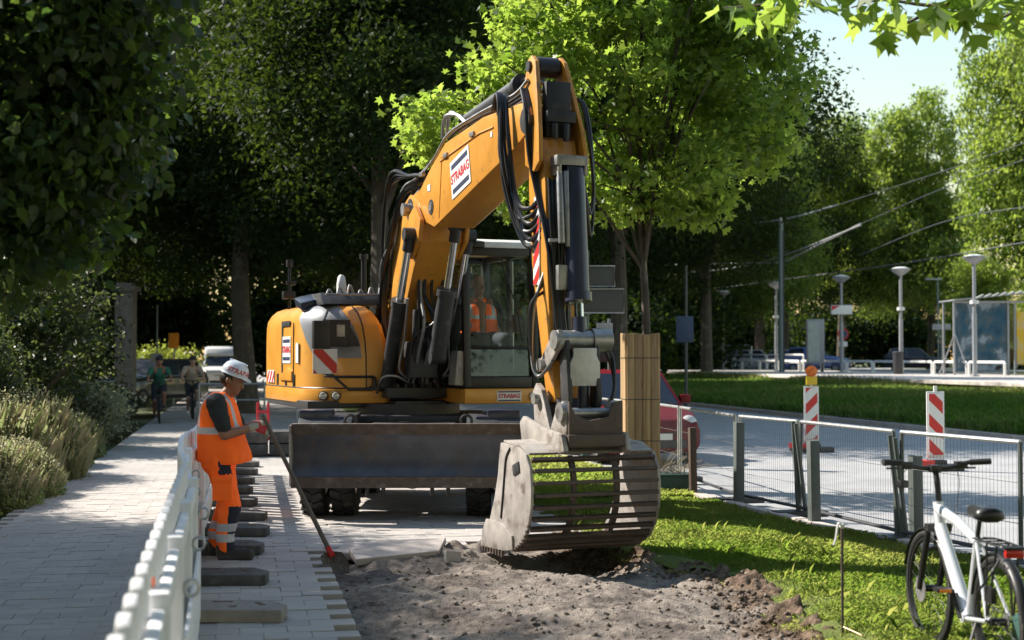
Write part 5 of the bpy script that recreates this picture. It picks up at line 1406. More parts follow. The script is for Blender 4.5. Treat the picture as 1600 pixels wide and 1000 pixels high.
# ---- slotted bucket
HW = 0.575
side = [(4.78, 1.0), (5.18, 0.985), (5.38, 0.93), (5.47, 0.82), (5.50, 0.66), (5.485, 0.48), (5.42, 0.32), (5.30, 0.19), (5.12, 0.11), (4.9, 0.08), (4.34, 0.05), (4.36, 0.16), (4.50, 0.3), (4.62, 0.5), (4.71, 0.72), (4.74, 0.88)]
for sg in (-1, 1):
    mb = MB(); st_prism(mb, side, sg * HW, sg * (HW + 0.028)); mb.build('bucket_side', M['bucket'], ex, bevel=0.005)
    bs = LAST[0]
    if sg < 0:
        mb = MB(); mb.tube(spline([q(-HW - 0.03, 5.02, 0.965), q(-HW - 0.031, 4.92, 0.86), q(-HW - 0.031, 4.86, 0.6), q(-HW - 0.031, 4.80, 0.34)], 6), 0.011, 5); mb.build('side_groove', M['black'], bs)
        mb = MB(); mb.box(q(-HW - 0.034, 5.17, 0.80), (0.012, 0.15, 0.09), Matrix.Rotation(-0.3, 3, 'X')); mb.build('maker_plate', M['dark'], bs, bevel=0.003)
        mb = MB(); st_prism(mb, [(4.32, 0.04), (4.9, 0.07), (5.12, 0.10), (5.10, 0.22), (4.85, 0.30), (4.46, 0.30), (4.36, 0.18)], -HW - 0.05, -HW - 0.028); mb.build('side_cutter', M['bucket'], bs, bevel=0.004)
# top plate and back slats
mb = MB(); st_prism(mb, [(4.78, 1.0), (5.18, 0.985), (5.385, 0.925), (5.40, 0.945), (5.19, 1.008), (4.78, 1.022)], -HW, HW); mb.build('bucket_top', M['bucket'], ex, bevel=0.004)
back = [(5.40, 0.93), (5.47, 0.84), (5.50, 0.72), (5.505, 0.60), (5.485, 0.48), (5.44, 0.37), (5.37, 0.27), (5.27, 0.185), (5.15, 0.125), (5.02, 0.095)]
bp_ = spline([Vector((0, t, z)) for t, z in back], 10)
ln = [0]
for a, b in zip(bp_, bp_[1:]): ln.append(ln[-1] + (b - a).length)
def on_back(d):
    i = max(0, min(len(bp_) - 2, int(np.searchsorted(ln, d)) - 1)); f = (d - ln[i]) / max(ln[i + 1] - ln[i], 1e-6)
    p = bp_[i].lerp(bp_[i + 1], f); tg = (bp_[i + 1] - bp_[i]).normalized(); return p, tg
ns_l = 11
sl0 = MB()
for k in range(ns_l):
    d = 0.055 + (ln[-1] - 0.09) * k / (ns_l - 1)
    p, tg = on_back(d)
    half = 0.016 if k < 7 else 0.02
    mb = MB(); nrm = Vector((0, tg.z * -1, tg.y)); nrm = Vector((0, -tg.z, tg.y))
    c = q(0, p.y, p.z)
    yv = Vector((0, -tg.y, tg.z)).normalized(); zv = Vector((1, 0, 0)).cross(yv)
    mb.box(c, (2 * HW - 0.004, half * 2, 0.045), Matrix((Vector((1, 0, 0)), yv, zv)).transposed())
    mb.build('bucket_slat', M['bucket_dark'], ex, bevel=0.004, seg=1)
for s in (-0.2, 0.2):
    mb = MB(); rg = []
    for d in np.linspace(0.0, ln[-1], 16):
        p, tg = on_back(d); nv_ = Vector((tg.z, -tg.y)) 
        a = Vector((p.y, p.z)); ins = Vector((tg.z, -tg.y)).normalized()
        rg.append([q(s - 0.022, *(a + ins * 0.02)), q(s + 0.022, *(a + ins * 0.02)), q(s + 0.022, *(a + ins * 0.062)), q(s - 0.022, *(a + ins * 0.062))])
    mb.loft(rg); mb.build('bucket_rib', M['bucket_dark'], ex, smooth=0)
mb = MB(); st_prism(mb, [(4.34, 0.05), (5.06, 0.075), (5.06, 0.10), (4.34, 0.075)], -HW, HW); mb.build('bucket_floor', M['bucket_dark'], ex, bevel=0.004)
mb = MB()
for k in range(24):
    s = -HW - 0.01 + k * (2 * HW + 0.02) / 23
    mb.box(q(s, 4.33, 0.045), (0.02, 0.05, 0.035))
for k in range(8):
    t = 4.36 + 0.07 * k; mb.box(q(-HW - 0.04, t, 0.035), (0.02, 0.03, 0.05))
for k in range(9):
    p, tg = on_back(ln[-1] - 0.06 * k); mb.box(q(-HW - 0.02, p.y + 0.012, p.z), (0.03, 0.03, 0.026))
mb.build('edge_teeth', M['bucket_dark'], ex, kind='stuff')

# small notices, bolts and grease round the pins
for s_, t_, z_, w_, h_, m_ in ((-0.239, 1.55, 3.62, .10, .07, 'white'), (-0.239, 3.9, 3.86, .12, .06, 'yellow_box'), (-0.239, 3.55, 3.92, .05, .05, 'white'), (-0.249, 0.98, 3.2, .06, .08, 'white'), (-0.186, 4.56, 3.16, .05, .09, 'white')):
    mb = MB(); mb.box(q(s_, t_, z_), (0.004, w_, h_)); mb.build('small_notice', M[m_], ex, smooth=0)
for s_, t_, z_, r_ in ((-0.238, 4.44, 3.92, 0.12), (-0.247, 0.86, 3.44, 0.13), (-0.238, 1.62, 3.40, 0.085)):
    mb = MB(); mb.cyl(q(s_ + 0.01, t_, z_), q(s_ - 0.004, t_, z_), r_, n=20); mb.build('greasy_boss', M['dark'], ex)
mb = MB()
for k in range(8):
    a = 2 * PI * k / 8
    mb.cyl(q(-0.25, 0.86 + 0.1 * math.cos(a), 3.44 + 0.1 * math.sin(a)), q(-0.258, 0.86 + 0.1 * math.cos(a), 3.44 + 0.1 * math.sin(a)), 0.012, n=6)
mb.build('pin_bolts', M['steel'], ex, kind='stuff')

# ---- hoses
def hose(pts, r=0.019, matl='hose', name='hydraulic_hose'):
    mb = MB(); mb.tube(spline(pts, 7), r, 7); return mb.build(name, M[matl], ex)
for k in range(6):                                  # along the top of the boom
    s = -0.21 + 0.055 * k; w = lambda a: random.uniform(-a, a)
    hose([q(s, -0.15, 2.6 + w(.05)), q(s - 0.05, 0.1 + w(.05), 3.15), q(s - 0.03 + w(.03), 0.5, 3.66 + w(.05)), q(s, 1.0, 3.76 + w(.03)), q(s + w(.02), 1.6, 3.93 + w(.03)), q(s + w(.02), 2.1, 4.13), q(s, 2.9, 4.18 + w(.02)), q(s, 3.7, 4.19 + w(.02)), q(s, 4.15, 4.22), q(s + w(.02), 4.4, 4.30)], 0.017, 'hose' if k % 3 else 'steel')
for k in range(3):                                   # big loops at the elbow on the left
    hose([q(-0.26, 0.05, 2.55 + 0.1 * k), q(-0.34, 0.05, 3.1), q(-0.36 - 0.02 * k, 0.42 + 0.06 * k, 3.74 + 0.06 * k), q(-0.28, 0.95, 3.82), q(-0.2, 1.35, 3.78)], 0.022)
for k in range(2):
    hose([q(-0.2 + 0.05 * k, 1.9, 4.12), q(-0.22 + 0.05 * k, 2.05, 4.32 + 0.04 * k), q(-0.18, 2.35, 4.30), q(-0.16, 2.6, 4.17)], 0.02, 'steel')
for k in range(6):                                   # drooping loops between boom tip and stick
    f = 0.07 * k
    hose([q(-0.2 - 0.012 * k, 3.85 - 0.1 * (k % 3), 4.14), q(-0.27 - 0.015 * k, 4.02, 4.20), q(-0.30 - 0.02 * (k % 4), 4.18 - 0.05 * (k % 3), 3.78 - f), q(-0.27, 4.30, 3.22 - 0.5 * f - 0.1 * (k % 2)), q(-0.22, 4.50, 3.10 - f), q(-0.15, 4.72, 3.2 - f), q(-0.12 + 0.01 * k, 4.84, 2.95), q(-0.12 + 0.015 * k, 4.9, 2.5)], 0.019 if k % 2 else 0.023)
for k in range(5):                                   # down the fork, left side
    hose([q(-0.24 + 0.02 * k, 4.36, 4.22), q(-0.26 + 0.02 * k, 4.5, 4.0), q(-0.26 + 0.03 * k, 4.58, 3.6), q(-0.22 + 0.02 * k, 4.66, 3.25), q(-0.20 + 0.03 * k, 4.86, 2.8), q(-0.16 + 0.02 * k, 4.93, 2.3), q(-0.13 + 0.02 * k, 5.0, 1.75)], 0.017, 'hose' if k != 2 else 'navy')
for k in range(2):                                   # right side of the fork
    hose([q(0.2, 4.4, 4.15), q(0.30 + 0.02 * k, 4.5, 4.1), q(0.33 + 0.02 * k, 4.6, 3.75), q(0.34, 4.68, 3.3 - 0.12 * k), q(0.28, 4.74, 3.05 - 0.2 * k), q(0.2, 4.8, 3.25)], 0.017)
for k in range(3):                                   # lower stick to the coupler
    hose([q(-0.15, 4.72, 2.55 - .1 * k), q(-0.26 - 0.02 * k, 4.72, 2.2), q(-0.30, 4.76, 1.75), q(-0.27, 4.85, 1.58), q(-0.19, 5.0, 1.72)], 0.015, 'steel' if k == 0 else 'hose')
    hose([q(0.24, 5.1, 1.86), q(0.33, 5.1, 1.75 - 0.05 * k), q(0.30, 5.2, 1.45), q(0.2, 5.2, 1.25)], 0.018)
for sg in (-1, 1):                                   # hard pipes down the lift cylinders
    hose([q(sg * 0.30, 0.95, 2.42), q(sg * 0.27, 0.72, 1.98), q(sg * 0.30, 0.62, 1.62), q(sg * 0.16, 0.55, 1.48), q(sg * 0.08, 0.35, 1.40)], 0.014, 'steel', 'hydraulic_pipe')
    hose([q(sg * 0.46, 0.2, 1.30), q(sg * 0.45, 0.42, 1.50), q(sg * 0.32, 0.52, 1.53), q(sg * 0.16, 0.5, 1.46)], 0.017, 'steel', 'hydraulic_pipe')
# dark hydraulics in front of the boom foot
mb = MB(); mb.box(q(-0.04, 0.62, 1.72), (0.34, 0.26, 0.42)); mb.box(q(0.06, 0.78, 2.0), (0.2, 0.2, 0.3)); mb.cyl(q(-0.12, 0.72, 1.95), q(-0.12, 0.76, 2.3), 0.06, n=12); mb.build('swing_valve', M['dark'], ex, bevel=0.02)
for k in range(9):
    a = random.uniform(-0.22, 0.22); b = random.uniform(-0.25, 0.25)
    hose([q(a, 0.58, 1.45), q(a + random.uniform(-.06, .06), 0.82, 1.8 + 0.05 * k % 0.2), q((a + b) / 2, 0.95 + random.uniform(-.05, .05), 2.15), q(b, 0.86, 2.45), q(b * 1.05, 0.90, 2.75)], 0.018 if k % 3 else 0.024, 'hose' if k % 4 else 'steel')
for k in range(5):
    hose([q(-0.27 - 0.02 * k, 0.0, 1.55), q(-0.30, 0.10, 1.95), q(-0.29 - 0.01 * k, -0.02, 2.3), q(-0.28, 0.12, 2.75 + 0.06 * k)], 0.016)
mb = MB()
for k in range(6):
    mb.cyl(q(-0.25 + 0.1 * k, 0.38, 1.32), q(-0.25 + 0.1 * k, 0.40, 1.44), 0.03, n=8)
mb.box(q(0, 0.32, 1.33), (0.8, 0.3, 0.12)); mb.build('valve_bank', M['dark'], ex, bevel=0.006)
for k in range(4):                                   # pipes beside the housing
    hose([q(-0.30, 0.02 - 0.12 * k, 1.6), q(-0.28, -0.02 - 0.12 * k, 2.2), q(-0.27, 0.02 - 0.1 * k, 2.55 + 0.04 * k), q(-0.22, 0.12, 2.62)], 0.018, 'steel' if k % 2 else 'hose')

for k in range(10):                                  # tangle at the knee and down the rear of the lower boom
    w = lambda a: random.uniform(-a, a)
    hose([q(-0.26 - 0.01 * k, -0.2 + w(.05), 2.2 + w(.1)), q(-0.30 + w(.03), -0.05 + w(.06), 2.75 + w(.1)), q(-0.29 + w(.04), 0.3 + w(.08), 3.25 + w(.08)), q(-0.22 + w(.05), 0.62 + w(.1), 3.68 + w(.06)), q(-0.1 + w(.1), 1.1 + w(.1), 3.74 + w(.05))], 0.015 + 0.006 * (k % 2), 'hose' if k % 4 else 'steel')
for k in range(8):                                   # across the front of the stick
    w = lambda a: random.uniform(-a, a)
    hose([q(-0.15 + 0.03 * k, 4.80, 3.35 + w(.05)), q(-0.17 + 0.025 * k, 4.90 + w(.02), 2.95), q(-0.16 + 0.02 * k + w(.03), 4.92, 2.45 + w(.1)), q(-0.15 + 0.02 * k, 4.93 + w(.02), 2.05), q(-0.17 + 0.03 * k + w(.04), 5.0, 1.72)], 0.014 + 0.005 * (k % 2))
for k in range(4):                                   # clamps and couplings
    mb = MB(); mb.box(q(-0.24, 1.3 + 0.85 * k, 3.80 + 0.1 * k if k < 3 else 4.06), (0.04, 0.12, 0.05)); mb.build('hose_bracket', M['steel'], ex, bevel=0.006)
# ------------------------------------------------------------------ tree guard of planks, planter, stakes
gx = at(1000, 560, 19.45)
tg = thing('tree_guard', 'tall box of raw planks around the young plane tree trunk', 'tree guard', (gx.x, gx.y, 0), R(4))
for k in range(4):
    for sx, sy, n_ in ((0, -1, 'f'), (0, 1, 'b'), (1, 0, 'r'), (-1, 0, 'l')):
        off = -0.165 + 0.11 * k
        mb = MB(); h = 2.07 + random.uniform(-0.015, 0.015)
        if sy: mb.box((off, sy * 0.225, h / 2), (0.104, 0.026, h))
        else: mb.box((sx * 0.225, off, h / 2), (0.026, 0.104, h))
        mb.build('plank', M['wood'], tg, bevel=0.004, seg=1)
for z in (0.62, 1.18, 1.74):
    mb = MB(); r_ = 0.243
    mb.tube([(-r_, -r_, z), (r_, -r_, z), (r_, r_, z), (-r_, r_, z)], 0.005, 4, closed=True); mb.build('binding_wire', M['wire'], tg)
pp = at(1046, 770, 18.3)
pl = thing('planter_box', 'low dark green planter box with dry twigs beside the plank-wrapped tree', 'planter', (pp.x, pp.y, 0), R(3))
mb = MB(); mb.prism([(-0.27, 0), (0.27, 0), (0.29, 0.24), (-0.29, 0.24)], lambda a, b, w: Vector((a, w, b)), -0.18, 0.18); mb.build('box', M['planter'], pl, bevel=0.012)
mb = MB(); mb.box((0, 0, 0.245), (0.6, 0.38, 0.03)); mb.build('rim', M['planter'], pl, bevel=0.008)
mb = MB()
for k in range(90):
    a = random.uniform(-1.3, 1.3); b = random.uniform(-0.6, 0.6); L_ = random.uniform(0.2, 0.55)
    p0 = Vector((random.uniform(-.22, .22), random.uniform(-.12, .12), 0.24)); p1 = p0 + Vector((math.sin(a) * L_, b * L_ * 0.5, math.cos(a) * L_ * 0.7))
    mb.tube([p0, p0.lerp(p1, 0.55) + Vector((0, 0, 0.03)), p1], 0.003, 3)
mb.build('dry_twigs', M['twig'], pl)
def stake(label, p, h, w, matl, name='stake', rnd=False):
    o = MB()
    if rnd: o.cyl((0, 0, -0.1), (0, 0, h), w / 2, n=8)
    else: o.box((0, 0, h / 2 - 0.05), (w, w, h + 0.1))
    s = o.build(name, matl, None, bevel=0 if rnd else 0.008); s.location = (p.x, p.y, 0); s.rotation_euler = (R(random.uniform(-1, 1)), R(random.uniform(-1, 1)), R(12))
    return tag(s, label, 'post')
p = at(1083, 700, 18.0); stake('dark brown wooden stake right of the planter box', p, 0.86, 0.085, M['wood_dark'], 'wooden_stake')
for px, Y, h, lab in ((1154, 16.9, 0.98, 'green-grey square post in front of the farthest leaning fence joint'), (1272, 14.85, 0.88, 'green-grey square post in front of the crossed fence poles'), (1431, 13.75, 0.80, 'green-grey square post just left of the bicycle handlebar')):
    p = at(px, 700, Y); o = stake(lab, p, h, 0.105, M['bollard'], 'bollard'); o['group'] = 'square posts along the verge'
p = at(1316, 900, 9.0)
so = thing('survey_rod', 'thin steel marking rod with a knotted string in the grass', 'rod', (p.x, p.y, 0))
mb = MB(); mb.cyl((0, 0, -0.1), (0, 0, 0.70), 0.009, n=8); mb.build('rod', M['rust'], so)
mb = MB(); mb.tube(spline([(0, 0, 0.69), (-0.03, -0.02, 0.70), (-0.045, -0.03, 0.62), (-0.06, -0.03, 0.57)], 4), 0.008, 5); mb.ball((0, 0, 0.685), 0.018, 8, 6); mb.build('tape_knot', M['white'], so)
mb = MB(); mb.tube([(0, 0, 0.055), (0.20, -0.42, 0.0), (0.34, -0.8, 0.02), (0.5, -1.3, 0.0)], 0.004, 5); mb.build('string', M['reflector'], so)
p = at(1600, 980, 8.0)
gb = MB(); gb.box((0, 0, 0.1), (0.14, 0.2, 0.4)); o = gb.build('green_post', M['planter'], None, bevel=0.02); o.location = (p.x + 0.03, p.y, 0); tag(o, 'short pale green post at the bottom right corner', 'post')

# ------------------------------------------------------------------ steel fence along the kerb
fp = [at(930, 690, 24.6), at(1003, 690, 22.4), at(1062, 690, 20.2), at(1150, 690, 17.2), at(1246, 690, 15.75), at(1404, 690, 13.55), at(1600, 690, 11.85), at(1790, 690, 10.0)]
FL = ['farthest steel fence panel beside the red car', 'steel fence panel in front of the red car', 'steel fence panel behind the dark brown stake', 'steel fence panel behind the two farthest square posts', 'steel fence panel between the crossed poles and the post by the bicycle', 'steel fence panel behind the bicycle handlebar', 'steel fence panel leaving the right edge of the picture']
def fence_panel(i, a, b, label):
    a = Vector((a.x, a.y, 0)); b = Vector((b.x, b.y, 0)); d = (b - a).normalized()
    a = a + d * 0.05; b = b - d * 0.05 if i != 3 else b + d * 0.06
    L_ = (b - a).length; t = thing('fence_panel', label, 'fence', a, math.atan2(d.y, d.x), 'steel fence panels along the kerb')
    h = 1.04; lean = 0.05 if i in (3, 4) else 0.0
    mb = MB(); mb.tube([(0, 0, 0.06), (lean, 0, h), ], 0.021, 8); mb.tube([(L_, 0, 0.06), (L_ - lean, 0, h)], 0.021, 8); mb.build('upright', M['bollard'] if i >= 4 else M['galv'], t)
    mb = MB(); mb.tube([(lean, 0, h), (L_ - lean, 0, h)], 0.021, 8); mb.build('top_rail', M['galv'], t)
    mb = MB(); mb.tube([(0, 0, 0.10), (L_, 0, 0.10)], 0.019, 8); mb.build('bottom_rail', M['wire'], t)
    mb = MB(); k = 0.05
    while k < L_ - 0.04:
        mb.tube([(k, 0, 0.10), (k, 0, h)], 0.0017 if i > 2 else 0.0011, 4, cap=False); k += 0.05
    for z in (0.36, 0.70): mb.tube([(0, 0.003, z), (L_, 0.003, z)], 0.0028, 4)
    mb.build('wire_mesh', M['mesh_wire'], t, kind='stuff')
    mb = MB(); mb.box((0.0, 0, 0.03), (0.22, 0.6, 0.07)); mb.build('foot', M['dark'], t, bevel=0.015)
    if i in (1, 3):
        mb = MB(); mb.box((0.13, -0.03, 0.78), (0.12, 0.012, 0.13)); mb.build('reflector_plate', M['reflector'] if i == 3 else M['yellow_box'], t, bevel=0.006)
    if i == 5:
        mb = MB(); mb.box((0, 0, 0.55), (0.10, 0.09, 0.07)); mb.build('clamp', M['black'], t, bevel=0.01)
    return t
for i in range(7): fence_panel(i, fp[i], fp[i + 1], FL[i])
for px0, py0, px1, py1, Y, lab in ((1239, 658, 1247, 797, 15.7, 'dark steel pole leaning on the fence joint, the left one of the crossed pair'), (1243, 662, 1259, 799, 15.6, 'dark steel pole leaning on the fence joint, the right one of the crossed pair'), (1390, 680, 1407, 838, 13.6, 'dark steel pole leaning against the fence left of the bicycle'), (1398, 684, 1417, 842, 13.5, 'second dark leaning pole touching the post left of the bicycle')):
    mb = MB(); a, b = at(px0, py0, Y), at(px1, py1, Y); b.z = max(b.z, 0.0); mb.cyl(b - a, (0, 0, 0), 0.024, n=8)
    o = mb.build('leaning_pole', M['bollard']); o.location = a; tag(o, lab, 'pole', 'leaning poles at the fence joints')

# ------------------------------------------------------------------ white picket barriers with their base pads
def picket_line(n): return float(np.interp(n, [3.3, 5.5, 9.3], [-0.235, -0.265, -0.295])) if n < 9.3 else float(np.interp(n, [9.3, 11.6, 13.4, 24], [-0.295, -0.46, -0.36, -0.31]))
nodes = [3.3, 4.75, 6.2, 7.65, 9.1, 10.6, 12.1, 13.5, 14.8, 16.2, 17.6, 19.0, 20.5, 22.0]
ordn = ['nearest', 'second nearest', 'third', 'fourth', 'fifth', 'sixth', 'seventh', 'eighth', 'ninth', 'tenth', 'eleventh', 'twelfth', 'thirteenth']
pb = MB()
pk = [(-0.075, 0.10), (0.075, 0.10), (0.075, 1.05), (0.056, 1.085), (0.02, 1.105), (-0.02, 1.105), (-0.056, 1.085), (-0.075, 1.05)]
pb.prism(pk, lambda a, b, w: Vector((a, w, b)), -0.018, 0.018); pko = pb.build('picket', M['white_plastic'], None, bevel=0.008, seg=2); pkm = pko.data; bpy.data.objects.remove(pko)
for i, (n0, n1) in enumerate(zip(nodes, nodes[1:])):
    a, b = S(picket_line(n0), n0 + 0.02), S(picket_line(n1), n1 - 0.02); d = (b - a); L_ = d.length; d.normalize()
    if i == 0: lab = 'white plastic picket barrier nearest the camera, cut by the bottom edge'
    elif n0 < 12: lab = f'white plastic picket barrier, {ordn[i]} panel of the line counted from the camera'
    else: lab = f'white picket barrier behind the hard-hatted worker, {ordn[i]} panel from the camera'
    t = thing('picket_barrier', lab, 'barrier', a, math.atan2(d.y, d.x), 'white picket barriers along the path')
    k = 0.10
    while k < L_ - 0.05:
        o = bpy.data.objects.new('picket', pkm); link(o, t); o.location = (k, 0.045, 0); k += 0.29
    mb = MB()
    for z, hh in ((0.20, 0.14), (0.90, 0.10)): mb.box((L_ / 2, 0, z), (L_ - 0.01, 0.045, hh))
    mb.build('cross_rail', M['white_plastic'], t, bevel=0.012)
    mb = MB(); mb.box((L_ * 0.5, -0.045, 0.30 if i > 3 else 0.36), (L_ - 0.06, 0.02, 0.22 if i > 3 else 0.42)); mb.build('board', M['white_plastic'], t, bevel=0.008)
    mb = MB(); mb.box((0.03, 0, 0.5), (0.06, 0.07, 1.0)); mb.box((L_ - 0.03, 0, 0.5), (0.06, 0.07, 1.0)); mb.build('end_post', M['white_plastic'], t, bevel=0.012)
    mb = MB(); mb.tube([(L_ - 0.02, -0.07 + 0.03 * math.cos(a_), 0.78 + 0.035 * math.sin(a_)) for a_ in np.linspace(0, 2 * PI, 11)[:-1]], 0.008, 5, closed=True); mb.build('coupling_loop', M['galv'], t)
mb = MB(); o_ = S(-0.23, 4.55)
p = at(240, 905, 4.7)
tp = thing('warning_tape', 'crumpled pale and orange tape tied round the nearest barrier joint', 'tape', (p.x, p.y, 0.85))
mb = MB(); mb.bar((-0.01, -0.02, 0.18), (-0.05, -0.05, -0.1), 0.02, 0.006, (0, -1, 0)); mb.bar((0.01, -0.02, 0.14), (0.06, -0.06, -0.12), 0.022, 0.006, (0, -1, 0)); mb.build('pale_tail', M['pad_pale'], tp)
mb = MB(); mb.bar((0.0, -0.03, 0.18), (0.0, -0.03, 0.02), 0.022, 0.008, (0, -1, 0)); mb.build('orange_band', M['orange'], tp)
# dark leaning bar behind the barrier
mb = MB(); a, b = at(289, 683, 12.6), at(284, 792, 12.3); mb.cyl((0, 0, 0), a - b, 0.03, n=10); o = mb.build('dark_bar', M['dark']); o.location = b; 
mb2 = MB(); mb2.cyl((0, 0, -b.z), (0, 0, 0), 0.03, n=10); lo_ = mb2.build('lower_bar', M['dark'], o); tag(o, 'dark slim post standing on the path side of the white barrier', 'post')
# base pads
pads = [(9.6, -1.92), (11.1, -2.30), (12.8, -2.63), (14.1, -2.80), (15.4, -3.05), (16.9, -3.42), (18.4, -3.75), (19.8, -3.98), (21.3, -4.2), (22.8, -4.45)]
pad_lab = ['pale grey barrier base pad nearest the camera, half in the sun', 'dark base pad just in front of the worker, in shade', 'dark base pad beside the worker boots', 'long dark base pad just behind the worker boots', 'dark base pad at the height of the worker shin, second behind the boots', 'dark base pad third behind the worker', 'dark base pad fourth behind the worker', 'dark base pad fifth behind the worker', 'grey-topped base pad second from the far end of the row', 'farthest base pad of the row behind the worker']
for i, ((Y, X), lab) in enumerate(zip(pads, pad_lab)):
    mb = MB()
    top = [(-0.40, -0.13), (-0.30, -0.2), (0.30, -0.2), (0.40, -0.13), (0.40, -0.02), (0.25, 0.2), (-0.25, 0.2), (-0.40, 0.02)]
    mb.prism([(-0.41, -0.2), (0.41, -0.2), (0.41, 0.02), (0.27, 0.2), (-0.27, 0.2), (-0.41, 0.02)], lambda a, b, w: Vector((a, b, w)), 0.0, 0.085)
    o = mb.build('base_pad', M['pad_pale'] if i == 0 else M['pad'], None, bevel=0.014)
    mb = MB(); mb.box((-0.05, 0.12, 0.0845), (0.14, 0.03, 0.006)); mb.box((0.22, 0.04, 0.0845), (0.035, 0.12, 0.006), rotz(0.6)); mb.box((0.06, -0.06, 0.0845), (0.05, 0.05, 0.006)); mb.build('socket_hole', M['black'], o)
    o.location = (X, Y, 0.003); o.rotation_euler = (0, 0, R(random.uniform(-3, 3)))
    tag(o, lab, 'base pad', 'base pads of the white barriers')

# ------------------------------------------------------------------ people
def figure(P, mats, parent, voxel=0.011, hair=None):
    """one continuous body from a dictionary of joints"""
    mb = MB()
    c = mb.capsule
    J = {k: Vector(v) for k, v in P.items()}
    hip = (J['hipL'] + J['hipR']) / 2; sh = (J['shL'] + J['shR']) / 2
    c(J['hipL'], 0.105, J['hipR'], 0.105); c(hip, 0.13, hip.lerp(sh, 0.45), 0.145); c(hip.lerp(sh, 0.45), 0.145, hip.lerp(sh, 0.8), 0.15)
    c(J['shL'], 0.065, J['shR'], 0.065); c(J['shL'].lerp(sh, 0.4), 0.095, hip.lerp(sh, 0.55), 0.13); c(J['shR'].lerp(sh, 0.4), 0.095, hip.lerp(sh, 0.55), 0.13)
    c(sh, 0.07, J['head'] + Vector(P.get('neckoff', (0, 0, -0.07))), 0.055)
    f = Vector(P['face']).normalized(); up = Vector(P.get('headup', (0, 0, 1))).normalized(); sd = f.cross(up).normalized()
    h = J['head']
    mb.ball(h + up * 0.035 - f * 0.012, 0.098, 14, 10, (0.82, 1.0, 1.0) if abs(f.y) > abs(f.x) else (1.0, 0.82, 1.0))
    c(h - up * 0.02 + f * 0.02, 0.07, h - up * 0.075 + f * 0.05, 0.042)
    c(h + f * 0.088 + up * 0.012, 0.012, h + f * 0.108 - up * 0.022, 0.016)       # nose
    c(h + f * 0.082 - up * 0.055 - sd * 0.012, 0.012, h + f * 0.082 - up * 0.055 + sd * 0.012, 0.012)   # mouth
    c(h + f * 0.078 + up * 0.033 - sd * 0.03, 0.012, h + f * 0.078 + up * 0.033 + sd * 0.03, 0.012)     # brow
    for s in (-1, 1): mb.ball(h + sd * s * 0.082 - f * 0.012 - up * 0.005, 0.03, 8, 6, (0.8, 0.8, 1.1))  # ears
    for s in 'LR':
        c(J['sh' + s], 0.062, J['el' + s], 0.047); c(J['el' + s], 0.047, J['wr' + s], 0.031)
        c(J['hip' + s], 0.10, J['kn' + s], 0.062); c(J['kn' + s], 0.060, J['an' + s], 0.04)
        c(J['an' + s] - Vector((0, 0, 0.03)), 0.042, J['to' + s], 0.034)
    return baked(mb, 'body', mats, parent, voxel, 3)
def hand(parent, wrist, dirv, palm_n, matl, curl=1.2, scale=1.0, back=None, name='hand'):
    """palm, four bent fingers of different lengths and a thumb leaving the side of the palm"""
    d = Vector(dirv).normalized(); n_ = Vector(palm_n); n_ = (n_ - d * n_.dot(d)).normalized(); s = d.cross(n_)
    w = Vector(wrist); mb = MB(); k = scale
    for j in (-1.5, -0.5, 0.5, 1.5):
        mb.capsule(w + s * j * 0.013 * k, 0.017 * k, w + d * 0.085 * k + s * j * 0.020 * k, 0.0135 * k, 8)
    for j, L_ in zip((-1.5, -0.5, 0.5, 1.5), (0.062, 0.076, 0.080, 0.068)):
        p = w + d * 0.085 * k + s * j * 0.021 * k; a = 0.35 * curl
        for seg, fr in enumerate((0.45, 0.32, 0.23)):
            dd = d * math.cos(a) + n_ * math.sin(a); q_ = p + dd * L_ * fr * k * 1.15
            mb.capsule(p, (0.0115 - 0.0012 * seg) * k, q_, (0.0105 - 0.0012 * seg) * k, 8); p = q_; a += 0.75 * curl
    p = w + d * 0.03 * k + s * 0.028 * k; q_ = p + (d * 0.5 + s * 0.55 + n_ * 0.5).normalized() * 0.04 * k; mb.capsule(p, 0.014 * k, q_, 0.012 * k, 8)
    r_ = q_ + (d * 0.75 - s * 0.1 + n_ * 0.65).normalized() * 0.034 * k; mb.capsule(q_, 0.0118 * k, r_, 0.0098 * k, 8)
    if back is None: return baked(mb, name, matl, parent, 0.0045, 1)
    return baked(mb, name, matl, parent, 0.0045, 1, band=lambda c: 0 if (c - w).dot(n_) < 0.004 and (c - w).dot(d) < 0.10 else 1, mats=back)

# the worker, facing right along +X
W0 = at(352, 868, 12.46)
wk = thing('person', 'worker in white hard hat, orange vest and trousers, holding a long-handled shovel', 'person', (W0.x, W0.y, 0.0), 0)
J = dict(hipL=(-0.06, 0.09, 0.86), hipR=(-0.05, -0.09, 0.86), shL=(-0.07, 0.19, 1.35), shR=(-0.05, -0.19, 1.35), head=(0.060, -0.01, 1.540), face=(0.91, -0.16, -0.36), headup=(0.36, 0, 0.93), neckoff=(-0.03, 0, -0.085),
         elL=(0.08, 0.25, 1.10), wrL=(0.26, 0.04, 1.165), elR=(0.04, -0.25, 1.08), wrR=(0.275, -0.10, 1.145),
         knL=(0.0, 0.12, 0.46), anL=(-0.10, 0.12, 0.10), toL=(0.09, 0.13, 0.045), knR=(0.06, -0.10, 0.46), anR=(0.015, -0.10, 0.10), toR=(0.21, -0.12, 0.045))
figure(J, M['skin'], wk)
V3 = Vector
